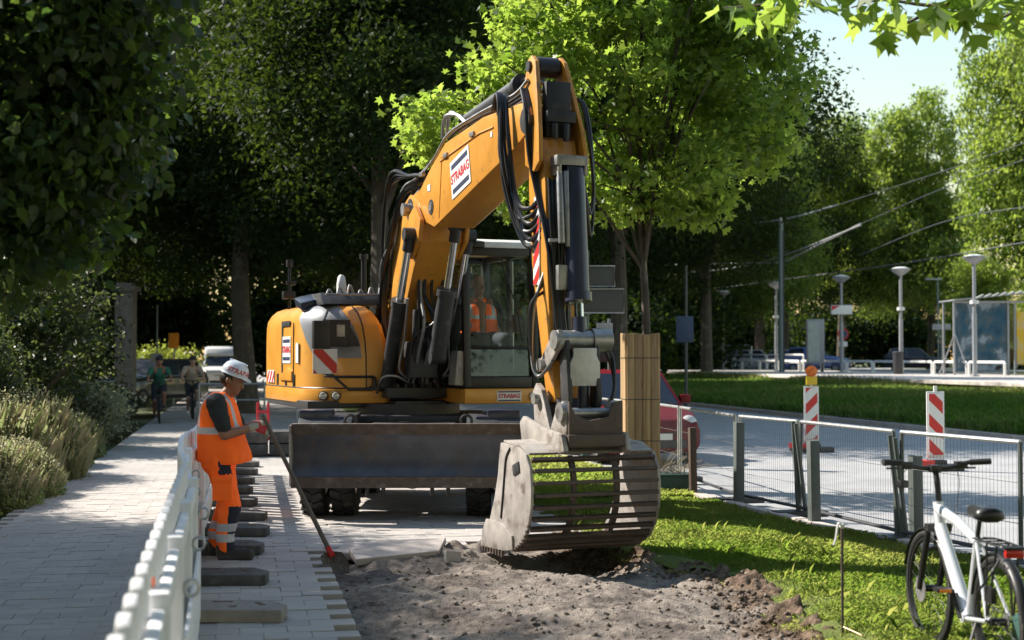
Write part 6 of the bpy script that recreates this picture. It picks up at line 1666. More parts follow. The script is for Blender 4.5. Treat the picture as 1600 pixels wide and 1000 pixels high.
prof_v = [(0.835, -0.015, 0.225, 0.205), (0.86, -0.015, 0.232, 0.212), (0.95, -0.02, 0.222, 0.208), (1.05, -0.035, 0.205, 0.205), (1.15, -0.05, 0.190, 0.205), (1.25, -0.06, 0.172, 0.205), (1.33, -0.062, 0.150, 0.200), (1.39, -0.06, 0.118, 0.175), (1.425, -0.055, 0.088, 0.13), (1.445, -0.045, 0.066, 0.085)]
zz_ = np.array([a[0] for a in prof_v]); mb = MB(); rings = []
for z in np.linspace(0.835, 1.445, 62):
    cx, rx, ry = (float(np.interp(z, zz_, [a[k] for a in prof_v])) for k in (1, 2, 3)); rg = []
    for k in range(72):
        a = 2 * PI * k / 72; ca, sa = math.cos(a), math.sin(a)
        w = 0.6 + 0.4 * max(0, (1.25 - z) / 0.4)
        f = 1 + w * (0.028 * math.sin(5 * a + 9 * z) + 0.020 * mnoise.noise(Vector((ca * 2.4, sa * 2.4, z * 7))) * 2 + 0.012 * mnoise.noise(Vector((ca * 6, sa * 6 + z * 9, z * 16))) * 2)
        e = 0.82
        rg.append((cx + rx * f * math.copysign(abs(ca) ** e, ca), ry * f * math.copysign(abs(sa) ** e, sa), z + 0.012 * math.sin(a * 2 + 1) * max(0, (0.95 - z) / 0.12)))
    rings.append(rg)
inner = [[(-0.02 + (x + 0.02) * 0.93, y * 0.93, z + 0.01) for x, y, z in rings[0]]]
mb.loft(inner + rings, cap=True)
vo = mb.build('safety_vest', [M['orange'], M['reflect']], wk, smooth=80)
def vest_band(p):
    if 1.085 < p.z < 1.145: return 1
    if p.z > 1.145 and 0.095 < abs(p.y) < 0.145 and (p.x > 0.0 or p.x < -0.11): return 1
    return 0
for p_ in vo.data.polygons: p_.material_index = vest_band(p_.center)
for s, e in (('R', (0.025, -0.245, 1.16)), ('L', (0.05, 0.245, 1.16))):
    mb = MB(); mb.capsule(J['sh' + s], 0.09, e, 0.072); mb.capsule(V3(J['sh' + s]) + V3((-0.01, 0.05 if s == 'R' else -0.05, 0)), 0.085, J['sh' + s], 0.088); baked(mb, 'sleeve', M['black_cloth'], wk, 0.011, 3, crease=0.007)
mb = MB(); c = mb.capsule
c((-0.06, -0.07, 0.86), 0.15, (-0.05, 0.07, 0.86), 0.145)
for s in 'LR':
    c(J['hip' + s], 0.122, J['kn' + s], 0.095); c(J['kn' + s], 0.098, V3(J['an' + s]) + V3((0, 0, 0.09)), 0.080); c(V3(J['an' + s]) + V3((0, 0, 0.1)), 0.082, V3(J['an' + s]) + V3((0.012, 0, 0.02)), 0.078)
def trouser_band(p):
    if 0.155 < p.z < 0.225 or 0.245 < p.z < 0.315: return 1
    if p.z < 0.46 and p.x > 0.055 + 0.05 * (p.z - 0.3) and p.y < 0.0: return 2
    if 0.74 < p.z < 0.85 and -0.02 < p.x < 0.10 and p.y < -0.14: return 2
    return 0
baked(mb, 'trousers', M['orange'], wk, 0.010, 3, band=trouser_band, mats=[M['orange'], M['reflect'], M['navy_cloth']], crease=0.004)
mb = MB(); mb.box((0.02, -0.235, 0.62), (0.17, 0.03, 0.2)); mb.box((0.02, -0.245, 0.70), (0.18, 0.025, 0.06)); mb.build('thigh_pocket', M['orange'], wk, bevel=0.014)
for s in 'LR':
    mb = MB(); a, t_ = V3(J['an' + s]), V3(J['to' + s]); mb.capsule(a + V3((-0.01, 0, 0.06)), 0.06, a + V3((-0.02, 0, -0.035)), 0.062); mb.capsule(a + V3((-0.02, 0, -0.045)), 0.054, t_ + V3((0.02, 0, 0.0)), 0.05); mb.box(((a.x + t_.x) / 2 + 0.0, t_.y, 0.014), (0.30, 0.095, 0.026))
    baked(mb, 'boot', M['boot'], wk, 0.01, 2)
# helmet: dome, brim and lettering bent round the dome
hf, hu = V3(J['face']).normalized(), V3(J['headup']).normalized(); hs = hf.cross(hu).normalized(); hu = hs.cross(hf)
hc = V3(J['head']) + hu * 0.055 - hf * 0.01
mb = MB(HM := Matrix.Translation(hc) @ Matrix((hf, -hs, hu)).transposed().to_4x4() @ Matrix.Scale(0.94, 4))
mb.lathe([(0.128, 0.0), (0.13, 0.02), (0.125, 0.055), (0.105, 0.095), (0.07, 0.12), (0.03, 0.131), (0.001, 0.133)], (0, 0, 0), (0, 0, 1), 28, cap=False)
mb.lathe([(0.118, 0.006), (0.128, 0.0), (0.134, -0.004), (0.138, -0.002), (0.13, 0.012)], (0, 0, 0), (0, 0, 1), 28, cap=False)
a = [mb._v((0.10 + 0.075 * math.cos(t_), 0.105 * math.sin(t_), 0.005 - 0.02 * math.cos(t_))) for t_ in np.linspace(-1.4, 1.4, 12)]
b = [mb._v((0.10 + 0.075 * math.cos(t_), 0.105 * math.sin(t_), 0.011 - 0.02 * math.cos(t_))) for t_ in np.linspace(-1.4, 1.4, 12)]
mb.bridge(a, b); mb._f(a[::-1]); mb._f(b)
mb.lathe([(0.012, -0.09), (0.016, -0.05), (0.016, 0.05), (0.012, 0.09)], (0, 0, 0.119), (1, 0, 0), 8)
hel = mb.build('hard_hat', M['helmet'], wk, smooth=50)
cu = bpy.data.curves.new('lettering', 'FONT'); cu.body = 'STRABAG'; cu.size = 0.058; cu.align_x = 'CENTER'; cu.offset = 0.0018; cu.shear = 0.15
to = bpy.data.objects.new('lettering', cu); COL.objects.link(to); bpy.context.view_layer.update()
me = bpy.data.meshes.new_from_object(to.evaluated_get(bpy.context.evaluated_depsgraph_get())); bpy.data.objects.remove(to)
for v in me.vertices:
    th = v.co.x / 0.112 + 0.80; zz = 0.030 + v.co.y
    rr_h = float(np.interp(zz, [0.0, 0.02, 0.055, 0.095, 0.12], [0.128, 0.13, 0.125, 0.105, 0.07])) + 0.0025
    v.co = HM @ V3((rr_h * math.sin(th), -rr_h * math.cos(th), zz))
me.materials.clear(); me.materials.append(M['logo_red'])
link(bpy.data.objects.new('lettering', me), hel)
mb = MB(); mb.ball(V3(J['head']) + hu * 0.02 - hf * 0.03, 0.103, 14, 10, (0.95, 0.86, 0.8)); mb.build('hair', M['hair'], wk)
# shovel: leans from his hands to the ground in the pit
ST0 = V3((0.33, -0.04, 1.24)); gp = at(532, 880, 12.05); ST1 = V3((gp.x - W0.x, gp.y - W0.y, -0.07))
sv = thing('shovel', 'long-handled shovel with rusty head standing in the dug-over dirt', 'shovel', (W0.x, W0.y, 0))
mb = MB(); mb.tube([ST0, ST0.lerp(ST1, 0.45), ST0.lerp(ST1, 0.88)], [0.018, 0.02, 0.022], 10); mb.build('handle', M['handle_wood'], sv)
sd_ = (ST1 - ST0).normalized(); mb = MB(); mb.tube([ST0.lerp(ST1, 0.84), ST0.lerp(ST1, 0.9)], 0.027, 10); mb.build('socket', M['tail_red'], sv)
mb = MB(); rx = V3((0.9, 0.1, 0.15)).normalized(); rows = []
for f, w_, dp in ((0.87, 0.03, 0.01), (0.885, 0.09, 0.02), (0.92, 0.105, 0.03), (0.97, 0.10, 0.025), (1.0, 0.07, 0.015), (1.012, 0.02, 0.005)):
    o_ = ST0.lerp(ST1, f); nn_ = sd_.cross(rx).normalized()
    rows.append([o_ + rx * w_ * u_ + nn_ * dp * (u_ * u_ - 0.6) for u_ in (-1, -0.5, 0, 0.5, 1)] + [o_ + rx * w_ * u_ + nn_ * (dp * (u_ * u_ - 0.6) + 0.006) for u_ in (1, 0.5, 0, -0.5, -1)])
mb.loft(rows); mb.build('shovel_head', M['rust'], sv)
hd = (ST1 - ST0).normalized()
for s, f in (('L', 0.035), ('R', 0.10)):
    g = ST0.lerp(ST1, f); wr = V3(J['wr' + s])
    hand(wk, wr, (g - wr) + V3((0.02, 0, -0.01)), (0.35, 0.55 if s == 'R' else -0.6, -0.55), M['glove_red'], 1.35, 1.12, [M['glove_red'], M['glove_grey']], 'glove')
    mb = MB(); mb.capsule(V3(J['wr' + s]).lerp(V3(J['el' + s]), 0.16), 0.040, V3(J['wr' + s]), 0.037); baked(mb, 'glove_cuff', M['glove_grey'], wk, 0.007, 1)

# the operator in the cab, in the cab's own directions
om = Matrix.Translation(EC) @ Matrix.Rotation(YAW, 4, 'Z')
oloc = om @ q(0.88, 0.10, -0.05)
op = thing('person', 'operator in orange vest sitting in the excavator cab', 'person', oloc, YAW)
J2 = dict(hipL=(0.10, 0.0, 2.0), hipR=(-0.10, 0.0, 2.0), shL=(0.20, 0.07, 2.44), shR=(-0.19, 0.07, 2.44), head=(-0.015, 0.02, 2.68), face=(0.35, -1, -0.12), neckoff=(0, 0.01, -0.07),
          elL=(0.30, -0.06, 2.18), wrL=(0.31, -0.27, 2.20), elR=(-0.27, -0.06, 2.18), wrR=(-0.28, -0.27, 2.20),
          knL=(0.16, -0.46, 2.0), anL=(0.17, -0.52, 1.6), toL=(0.18, -0.68, 1.5), knR=(-0.13, -0.46, 2.0), anR=(-0.13, -0.52, 1.6), toR=(-0.13, -0.68, 1.5))
figure(J2, M['skin'], op, 0.012)
mb = MB(); mb.capsule((-0.08, 0.03, 2.06), 0.16, (-0.09, 0.05, 2.32), 0.155); mb.capsule((0.08, 0.03, 2.06), 0.16, (0.09, 0.05, 2.32), 0.155); mb.capsule((-0.14, 0.07, 2.45), 0.08, (0.14, 0.07, 2.45), 0.08)
def op_band(p):
    if abs(p.x) < 0.045 and p.y < 0.02: return 2
    if 2.26 < p.z < 2.31 or (abs(abs(p.x) - 0.15) < 0.028 and p.z > 2.3): return 1
    return 0
baked(mb, 'safety_vest', M['orange'], op, 0.012, 3, band=op_band, mats=[M['orange'], M['reflect'], M['black_cloth']])
for s in 'LR':
    mb = MB(); mb.capsule(J2['sh' + s], 0.085, J2['el' + s], 0.066); mb.capsule(J2['el' + s], 0.06, J2['wr' + s], 0.045); baked(mb, 'sleeve', M['black_cloth'], op, 0.012, 3)
    hand(op, J2['wr' + s], (0, -1, 0.1), (0, 0, -1), M['skin'], 1.1, 1.0)
    mb = MB(); mb.capsule(J2['hip' + s], 0.125, J2['kn' + s], 0.095); mb.capsule(J2['kn' + s], 0.09, J2['an' + s], 0.07); baked(mb, 'trouser_leg', M['navy_cloth'], op, 0.012, 3)
    mb = MB(); mb.capsule(J2['an' + s], 0.06, V3(J2['to' + s]), 0.05); baked(mb, 'boot', M['boot'], op, 0.012, 2)
mb = MB(); mb.ball(V3(J2['head']) + V3((-0.005, 0.03, 0.05)), 0.10, 12, 8, (0.85, 1.0, 0.85)); mb.build('hair', M['hair'], op)

# ------------------------------------------------------------------ bicycles (front towards -Y)
def wheel_parts(parent, c, r, detail=True, turn=0.0):
    T_ = Matrix.Translation(Vector(c)) @ Matrix.Rotation(turn, 4, 'Z')
    w = MB(T_); n_ = 40 if detail else 20
    w.tube([(0, (r - 0.02) * math.cos(a), (r - 0.02) * math.sin(a)) for a in np.linspace(0, 2 * PI, n_ + 1)[:-1]], 0.021, 8, closed=True)
    t = w.build('wheel', M['rubber'], parent)
    w = MB(T_); w.tube([(0, (r - 0.05) * math.cos(a), (r - 0.05) * math.sin(a)) for a in np.linspace(0, 2 * PI, n_ + 1)[:-1]], 0.013, 6, closed=True); w.build('rim', M['bike_black'], t)
    w = MB(T_); w.cyl((-0.05, 0, 0), (0.05, 0, 0), 0.022, n=12); w.cyl((-0.065, 0, 0), (0.065, 0, 0), 0.008, n=8)
    w.build('hub', M['bike_black'], t)
    w = MB(T_)
    for k in range(28 if detail else 10):
        a = 2 * PI * k / (28 if detail else 10); s = 1 if k % 2 else -1; o_ = 0.35 * (1 if (k // 2) % 2 else -1)
        w.tube([(s * 0.032, 0.025 * math.cos(a + o_), 0.025 * math.sin(a + o_)), (0, (r - 0.055) * math.cos(a), (r - 0.055) * math.sin(a))], 0.0011 if detail else 0.002, 4, cap=False)
    w.build('spokes', M['dark'], t, kind='stuff')
    return t
def bicycle(label, loc, rz, paint, detail=True, steer=0.0):
    b = thing('bicycle', label, 'bicycle', loc, rz)
    r = 0.35; F = V3((0, -0.56, r)); Rr = V3((0, 0.54, r)); BB = V3((0, 0.09, 0.29)); SCl = V3((0, 0.235, 0.76)); H0 = V3((0, -0.345, 0.70)); H1 = V3((0, -0.40, 0.885))
    wheel_parts(b, F, r, detail, steer); wheel_parts(b, Rr, r, detail)
    mb = MB(); mb.tube([H0.lerp(H1, 0.25), BB], [0.036, 0.040], 12); mb.tube([H0.lerp(H1, 0.8), H0.lerp(H1, 0.7).lerp(SCl, 0.5) + V3((0, 0, 0.015)), SCl + V3((0, 0, -0.03))], [0.033, 0.028, 0.024], 12); mb.tube([SCl, BB], 0.019, 10); mb.tube([H0, H1], 0.031, 12)
    for s in (-1, 1):
        mb.tube([SCl + V3((s * 0.01, 0.01, -0.03)), Rr + V3((s * 0.062, -0.02, 0.02))], 0.0095, 7); mb.tube([BB + V3((s * 0.02, 0.02, 0)), Rr + V3((s * 0.062, -0.02, 0))], 0.012, 7)
    mb.cyl(BB + V3((-0.04, 0, 0)), BB + V3((0.04, 0, 0)), 0.028, n=12); mb.build('frame', M[paint], b)
    TF = Matrix.Translation(F) @ Matrix.Rotation(steer, 4, 'Z') @ Matrix.Translation(-F)
    f = MB(TF); cr = V3((0, -0.42, 0.73))
    for s in (-1, 1): f.tube([F + V3((s * 0.06, 0, 0)), F.lerp(cr, 0.5) + V3((s * 0.062, 0, 0)), cr + V3((s * 0.058, 0, 0.0))], [0.019, 0.021, 0.016], 9)
    f.box(cr + V3((0, 0, 0.005)), (0.15, 0.05, 0.045)); f.tube([cr, H0], 0.02, 8); f.tube([F.lerp(cr, 0.62) + V3((-0.06, -0.02, 0)), F.lerp(cr, 0.66) + V3((0, -0.035, 0)), F.lerp(cr, 0.62) + V3((0.06, -0.02, 0))], 0.012, 7)
    f.build('fork', M['bike_black'], b)
    f = MB(TF); f.tube([H1, H1 + V3((0, -0.03, 0.13)), H1 + V3((0, -0.055, 0.19))], 0.019, 9); f.box(H1 + V3((0, -0.065, 0.195)), (0.06, 0.06, 0.045)); f.build('stem', M['bike_black'], b, bevel=0.006)
    hb_ = H1 + V3((0, -0.08, 0.20))
    f = MB(TF); f.tube(spline([hb_ + V3((-0.325, 0.05, 0.045)), hb_ + V3((-0.2, 0.02, 0.03)), hb_ + V3((-0.09, 0, 0.0)), hb_, hb_ + V3((0.09, 0, 0.0)), hb_ + V3((0.2, 0.02, 0.03)), hb_ + V3((0.325, 0.05, 0.03))], 5), 0.0135, 9)
    hbar = f.build('handlebar', M['bike_black'], b)
    for s in (-1, 1):
        g = MB(TF); g.tube([hb_ + V3((s * 0.335, 0.052, 0.04)), hb_ + V3((s * 0.215, 0.023, 0.032))], 0.019, 9); g.build('grip', M['rubber'], hbar)
        if detail:
            g = MB(TF); g.box(hb_ + V3((s * 0.17, -0.005, 0.015)), (0.07, 0.05, 0.045)); g.tube(spline([hb_ + V3((s * 0.165, -0.03, 0.01)), hb_ + V3((s * 0.20, -0.055, -0.005)), hb_ + V3((s * 0.28, -0.04, -0.005))], 4), 0.007, 6); g.build('brake_lever', M['bike_black'], hbar, bevel=0.004)
            g = MB(TF); g.tube(spline([hb_ + V3((s * 0.15, -0.02, 0.0)), hb_ + V3((s * 0.20, -0.10, -0.10)), hb_ + V3((s * 0.17, -0.08, -0.28)), H0 + V3((s * 0.05, -0.03, -0.01)), H0 + V3((s * 0.04, -0.06, -0.1))], 6), 0.0028, 5); g.build('cable', M['bike_black'], hbar)
    mb = MB(); mb.tube([SCl, SCl + V3((0, 0.04, 0.11))], 0.0135, 9); mb.build('seat_post', M['bike_black'], b)
    mb = MB(); sa = SCl + V3((0, 0.05, 0.13))
    mb.loft([[sa + V3((x * w_, y, z)) for x, z in ((-1, -0.01), (-0.8, 0.025 + h_), (-0.3, 0.04 + h_), (0.3, 0.04 + h_), (0.8, 0.025 + h_), (1, -0.01), (0.5, -0.028), (-0.5, -0.028))] for y, w_, h_ in ((-0.16, 0.02, -0.01), (-0.12, 0.026, 0), (-0.03, 0.035, 0.0), (0.05, 0.062, 0.004), (0.11, 0.085, 0.01), (0.145, 0.08, 0.008), (0.16, 0.05, 0.0))]); mb.build('saddle', M['bike_black'], b, smooth=60)
    mb = MB(); mb.tube([BB + V3((0.05, 0, 0)), BB + V3((0.055, -0.10, 0.14))], 0.011, 7); mb.tube([BB + V3((-0.05, 0, 0)), BB + V3((-0.055, 0.10, -0.14))], 0.011, 7); ck = mb.build('crank', M['bike_black'], b)
    for s, o_ in ((1, V3((0.11, -0.10, 0.14))), (-1, V3((-0.11, 0.10, -0.14)))):
        mb = MB(); mb.box(BB + o_, (0.09, 0.085, 0.024)); pdl = mb.build('pedal', M['bike_black'], b, bevel=0.006)
        mb = MB(); mb.box(BB + o_ + V3((0, 0.045, 0)), (0.065, 0.006, 0.017)); mb.box(BB + o_ - V3((0, 0.045, 0)), (0.065, 0.006, 0.017)); mb.build('pedal_reflector', M['pedal_orange'], pdl)
    mb = MB(); mb.cyl(BB + V3((-0.045, 0, 0)), BB + V3((-0.04, 0, 0)), 0.085, n=24); mb.cyl(Rr + V3((-0.04, 0, 0)), Rr + V3((-0.034, 0, 0)), 0.04, n=18); mb.build('chainring', M['steel'], b)
    mb = MB(); o_ = V3((-0.04, 0, 0)); mb.tube([BB + o_ + V3((0, 0, 0.085)), Rr + o_ + V3((0, 0, 0.042))], 0.004, 5); mb.tube([BB + o_ - V3((0, 0, 0.085)), Rr + o_ + V3((0, -0.03, -0.085)), Rr + o_ + V3((0, 0.02, -0.05))], 0.004, 5); mb.build('chain', M['dark'], b)
    if detail:
        for c_, a0, a1, nm in ((F, 0.25, 2.4, 'front_mudguard'), (Rr, 0.15, 2.9, 'rear_mudguard')):
            mb = MB(TF if c_ is F else None); rg = []
            for a in np.linspace(a0, a1, 18):
                rad = r + 0.022; sgn = 1 if c_ is Rr else -1
                cy, cz = math.cos(a) * sgn, math.sin(a)
                rg.append([c_ + V3((x * 0.027, (rad - dz) * cy, (rad - dz) * cz)) for x, dz in ((-1, 0.014), (-0.6, 0.003), (0, 0), (0.6, 0.003), (1, 0.014), (0.6, 0.007), (0, 0.004), (-0.6, 0.007))])
            mb.loft(rg); mb.build('mudguard', M['bike_black'], b, smooth=50)
        mb = MB(); z = 0.765
        for s in (-1, 1):
            mb.tube(spline([(s * 0.03, 0.24, z - 0.01), (s * 0.055, 0.36, z), (s * 0.055, 0.66, z), (s * 0.04, 0.72, z)], 4), 0.006, 6); mb.tube([(s * 0.058, 0.52, z), Rr + V3((s * 0.07, 0.0, 0.03))], 0.006, 6); mb.tube([(s * 0.058, 0.66, z), Rr + V3((s * 0.07, 0.02, 0.04))], 0.006, 6)
        for y in (0.36, 0.46, 0.56, 0.66, 0.72): mb.tube([(-0.055, y, z), (0.055, y, z)], 0.005, 6)
        mb.tube([(-0.055, 0.66, z - 0.03), (-0.055, 0.4, z - 0.03)], 0.005, 6); mb.build('luggage_rack', M['bike_black'], b)
        mb = MB(); mb.box((0, 0.745, z - 0.03), (0.10, 0.03, 0.042)); tl = mb.build('tail_lamp', M['tail_red'], b, bevel=0.01)
        mb = MB(); mb.box((0, 0.735, z), (0.11, 0.045, 0.014)); mb.build('lamp_hood', M['bike_black'], tl, bevel=0.004)
        mb = MB(); mb.tube([BB + V3((0.03, 0.2, 0.02)), BB + V3((0.15, 0.28, -0.27))], 0.009, 6); mb.build('kickstand', M['bike_black'], b)
        mb = MB(); mb.tube(spline([Rr + V3((0.09, 0.0, 0.02)), V3((0.15, 0.62, 0.5)), V3((0.12, 0.72, 0.62)), V3((0.06, 0.70, 0.7))], 5), 0.007, 6); mb.box((0.11, 0.70, 0.52), (0.03, 0.10, 0.08)); mb.build('lock', M['bike_black'], b, bevel=0.008)
        mb = MB(TF); mb.cyl(F + V3((0.055, 0, 0)), F + V3((0.058, 0, 0)), 0.08, n=24); mb.build('brake_disc', M['steel'], b)
    return b
bicycle('silver-white city bicycle parked on the verge at the bottom right', (2.555, 8.10, 0.0), R(182.5), 'bike_white', True, R(3))

def cyclist(label, bl, px, Y, shirt, shorts, skin, paint):
    p = at(px, 600, Y); rz = ST + R(4)
    bicycle(bl, (p.x, p.y, 0.0), rz, paint, False)
    t = thing('person', label, 'person', (p.x, p.y, 0), rz)
    K = dict(hipL=(0.09, 0.26, 0.98), hipR=(-0.09, 0.26, 0.98), shL=(0.19, 0.02, 1.42), shR=(-0.19, 0.02, 1.42), head=(0, -0.05, 1.64), face=(0, -1, -0.1), neckoff=(0, 0.02, -0.07),
             elL=(0.29, -0.10, 1.24), wrL=(0.29, -0.36, 1.16), elR=(-0.29, -0.10, 1.24), wrR=(-0.29, -0.36, 1.16),
             knL=(0.12, -0.10, 0.78), anL=(0.12, 0.02, 0.47), toL=(0.12, -0.12, 0.43), knR=(-0.12, -0.06, 0.58), anR=(-0.12, 0.18, 0.22), toR=(-0.12, 0.04, 0.16))
    figure(K, M[skin], t, 0.018)
    mb = MB(); mb.capsule((0, 0.22, 1.04), 0.155, (0, 0.08, 1.32), 0.165); mb.capsule(K['shL'], 0.085, K['shR'], 0.085)
    for s in 'LR': mb.capsule(K['sh' + s], 0.085, V3(K['sh' + s]).lerp(V3(K['el' + s]), 0.7), 0.07)
    baked(mb, 'shirt', M[shirt], t, 0.018, 3)
    mb = MB()
    for s in 'LR': mb.capsule(K['hip' + s], 0.13, V3(K['hip' + s]).lerp(V3(K['kn' + s]), 0.85), 0.085)
    baked(mb, 'shorts', M[shorts], t, 0.018, 3)
    for s in 'LR':
        mb = MB(); mb.capsule(V3(K['an' + s]) - V3((0, 0, 0.03)), 0.05, K['to' + s], 0.045); baked(mb, 'shoe', M['white'] if shirt == 'beige_shirt' else M['boot'], t, 0.015, 2)
        hand(t, K['wr' + s], (0, -1, -0.1), (0, 0, -1), M[skin], 1.3, 1.0)
    mb = MB(); mb.ball((0, -0.03, 1.71), 0.115, 14, 8, (0.9, 1.08, 0.8)); mb.build('helmet' if shirt == 'green_shirt' else 'hair', M['black'] if shirt == 'green_shirt' else M['hair'], t)
cyclist('cyclist in a dark green shirt and dark shorts riding towards the camera', 'bicycle under the cyclist in the green shirt', 249, 38.0, 'green_shirt', 'dark_shorts', 'skin', 'bike_black')
cyclist('cyclist in a pale beige shirt with bare legs riding towards the camera', 'bicycle under the cyclist in the beige shirt', 301, 40.5, 'beige_shirt', 'dark_shorts', 'skin_pale', 'car_dark')

# ------------------------------------------------------------------ vehicles (front towards -Y)
def car(name, label, paint, loc, rz, kind='hatch', cat='car', group=None, sc=1.0):
    t = thing(name, label, cat, loc, rz, group); t.scale = (sc,) * 3
    if kind == 'van':
        L_, W_, st = 5.4, 1.0, [(-2.7, .86, .3, .6, .85), (-2.6, .95, .25, .8, 1.02), (-2.2, 1, .25, 1.0, 1.16), (-1.85, 1, .25, 1.1, 1.25), (0, 1, .25, 1.2, 1.3), (2.6, 1, .25, 1.2, 1.3), (2.7, .97, .3, 1.2, 1.3)]
        G = dict(y0=-1.95, y1=-1.35, y2=2.55, y3=2.66, zb=1.22, zt=1.80, wb=0.96, wt=0.88)
    elif kind == 'suv':
        L_, W_, st = 4.5, 0.92, [(-2.25, .8, .3, .6, .78), (-2.12, .94, .25, .72, .90), (-1.7, 1, .25, .85, 1.02), (-0.95, 1, .25, .95, 1.1), (0, 1, .25, .98, 1.08), (1.9, 1, .25, 1.0, 1.1), (2.22, .92, .3, .95, 1.08)]
        G = dict(y0=-0.95, y1=-0.25, y2=1.6, y3=2.15, zb=1.05, zt=1.66, wb=0.88, wt=0.68)
    else:
        L_, W_, st = 3.9, 0.85, [(-1.95, .76, .26, .48, .62), (-1.86, .92, .2, .56, .74), (-1.5, 1, .18, .68, .88), (-0.85, 1, .18, .82, .99), (0, 1, .18, .86, .97), (1.6, 1, .2, .9, 1.0), (1.9, .92, .26, .86, .98)]
        G = dict(y0=-0.98, y1=-0.30, y2=1.35, y3=1.8, zb=0.95, zt=1.53, wb=0.80, wt=0.64)
    mb = MB()
    mb.loft([[(-W_ * f * .88, y, zb), (-W_ * f, y, zb + .14), (-W_ * f, y, zm), (-W_ * f * .93, y, zt - .03), (-W_ * f * .6, y, zt + .015), (W_ * f * .6, y, zt + .015), (W_ * f * .93, y, zt - .03), (W_ * f, y, zm), (W_ * f, y, zb + .14), (W_ * f * .88, y, zb)] for y, f, zb, zm, zt in st])
    body = mb.build('body', M[paint], t, bevel=0.02, smooth=40)
    g = G; mb = MB()
    A = [(-g['wb'], g['y0'], g['zb']), (g['wb'], g['y0'], g['zb']), (g['wb'], g['y3'], g['zb']), (-g['wb'], g['y3'], g['zb'])]
    Bt = [(-g['wt'], g['y1'], g['zt']), (g['wt'], g['y1'], g['zt']), (g['wt'], g['y2'], g['zt']), (-g['wt'], g['y2'], g['zt'])]
    C_ = [(-g['wt'] * .8, g['y1'] + .2, g['zt'] + .04), (g['wt'] * .8, g['y1'] + .2, g['zt'] + .04), (g['wt'] * .8, g['y2'] - .2, g['zt'] + .04), (-g['wt'] * .8, g['y2'] - .2, g['zt'] + .04)]
    mb.loft([A, Bt, C_]); mb.build('roof', M[paint], body, bevel=0.03, smooth=40)
    def pane(nm, a, b, c_, d, ins, out):
        a, b, c_, d = map(V3, (a, b, c_, d)); m_ = (a + b + c_ + d) / 4; nn = (b - a).cross(d - a).normalized()
        if nn.dot(m_ - V3((0, (g['y0'] + g['y3']) / 2, g['zb']))) < 0: nn = -nn
        P_ = [p_.lerp(m_, ins) for p_ in (a, b, c_, d)]
        k = MB(); f0 = [k._v(p_ - nn * 0.01) for p_ in P_]; f1 = [k._v(p_ + nn * out) for p_ in P_]; k.bridge(f0, f1); k._f(f0[::-1]); k._f(f1); return k.build(nm, M['car_glass'], body, bevel=0.004, seg=1, smooth=0)
    pane('windscreen', A[0], A[1], Bt[1], Bt[0], 0.10, 0.012); 
    if kind != 'van': pane('rear_window', A[2], A[3], Bt[3], Bt[2], 0.14, 0.012)
    for s, (i0, i1) in ((-1, (0, 3)), (1, (1, 2))):
        a, d = V3(A[i0]), V3(A[i1]); b2, c2 = V3(Bt[i0]), V3(Bt[i1])
        for f0, f1 in (((0.0, 0.5), (0.5, 1.0)) if kind != 'van' else ((0.0, 0.3),)):
            pane('side_window', a.lerp(d, f0), a.lerp(d, f1), b2.lerp(c2, f1), b2.lerp(c2, f0), 0.12, 0.012)
    if kind == 'van':
        k = MB(); k.loft([[(-0.9 * f, y, z0), (0.9 * f, y, z0), (0.86 * f, y, z1 - 0.08), (0.7 * f, y, z1), (-0.7 * f, y, z1), (-0.86 * f, y, z1 - 0.08)] for y, f, z0, z1 in ((-1.42, .97, 1.82, 1.95), (-1.2, 1, 1.82, 2.22), (-0.8, 1, 1.82, 2.36), (2.5, 1, 1.82, 2.38), (2.62, .97, 1.82, 2.3))]); k.build('high_roof', M[paint], body, bevel=0.02)
    fy, fz = st[1][0], st[1][4]
    for s in (-1, 1):
        k = MB(); k.ball((s * W_ * 0.72, fy + 0.10, fz - 0.07), 0.16, 14, 8, (0.95, 0.75, 0.75 if kind != 'hatch' else 1.0)); k.build('headlight', M['lens'], t)
        k = MB(); k.box((s * (W_ + 0.09), g['y0'] + 0.32, g['zb'] + 0.12), (0.2, 0.12, 0.15)); k.build('wing_mirror', M[paint], t, bevel=0.035)
        for y in (-L_ * 0.31, L_ * 0.31):
            k = MB(); k.lathe(tyre_profile(0.33, 0.2), (s * (W_ - 0.09), y, 0.33), (1, 0, 0), 24, cap=False); w_ = k.build('wheel', M['rubber'], t)
            k = MB(); k.lathe([(0.2, -0.085), (0.19, 0.0), (0.19, 0.085)], (s * (W_ - 0.09), y, 0.33), (1, 0, 0), 18); k.build('rim', M['steel'], w_)
    k = MB(); k.box((0, st[0][0] + 0.015, st[0][2] + 0.10), (W_ * 1.2, 0.06, 0.14)); k.box((0, st[0][0] + 0.03, st[0][4] - 0.10), (W_ * 0.8, 0.06, 0.09)); k.build('grille', M['black'], t, bevel=0.015)
    k = MB(); k.box((0, st[0][0] - 0.025, st[0][2] + 0.22), (0.5, 0.015, 0.105)); k.build('number_plate', M['white'], t)
    return t
car('parked_car', 'dark red small hatchback behind the plank-wrapped tree', 'car_red', (1.98, 25.5, -0.05), ST + R(2))
car('parked_car', 'dark grey-green estate car standing behind the two cyclists', 'car_green', (-13.2, 52, 0), R(-28), 'suv')
car('delivery_van', 'white delivery van parked behind the hard hat of the worker', 'car_white', (-16.6, 81, 0), ST + R(1), 'van', 'van')
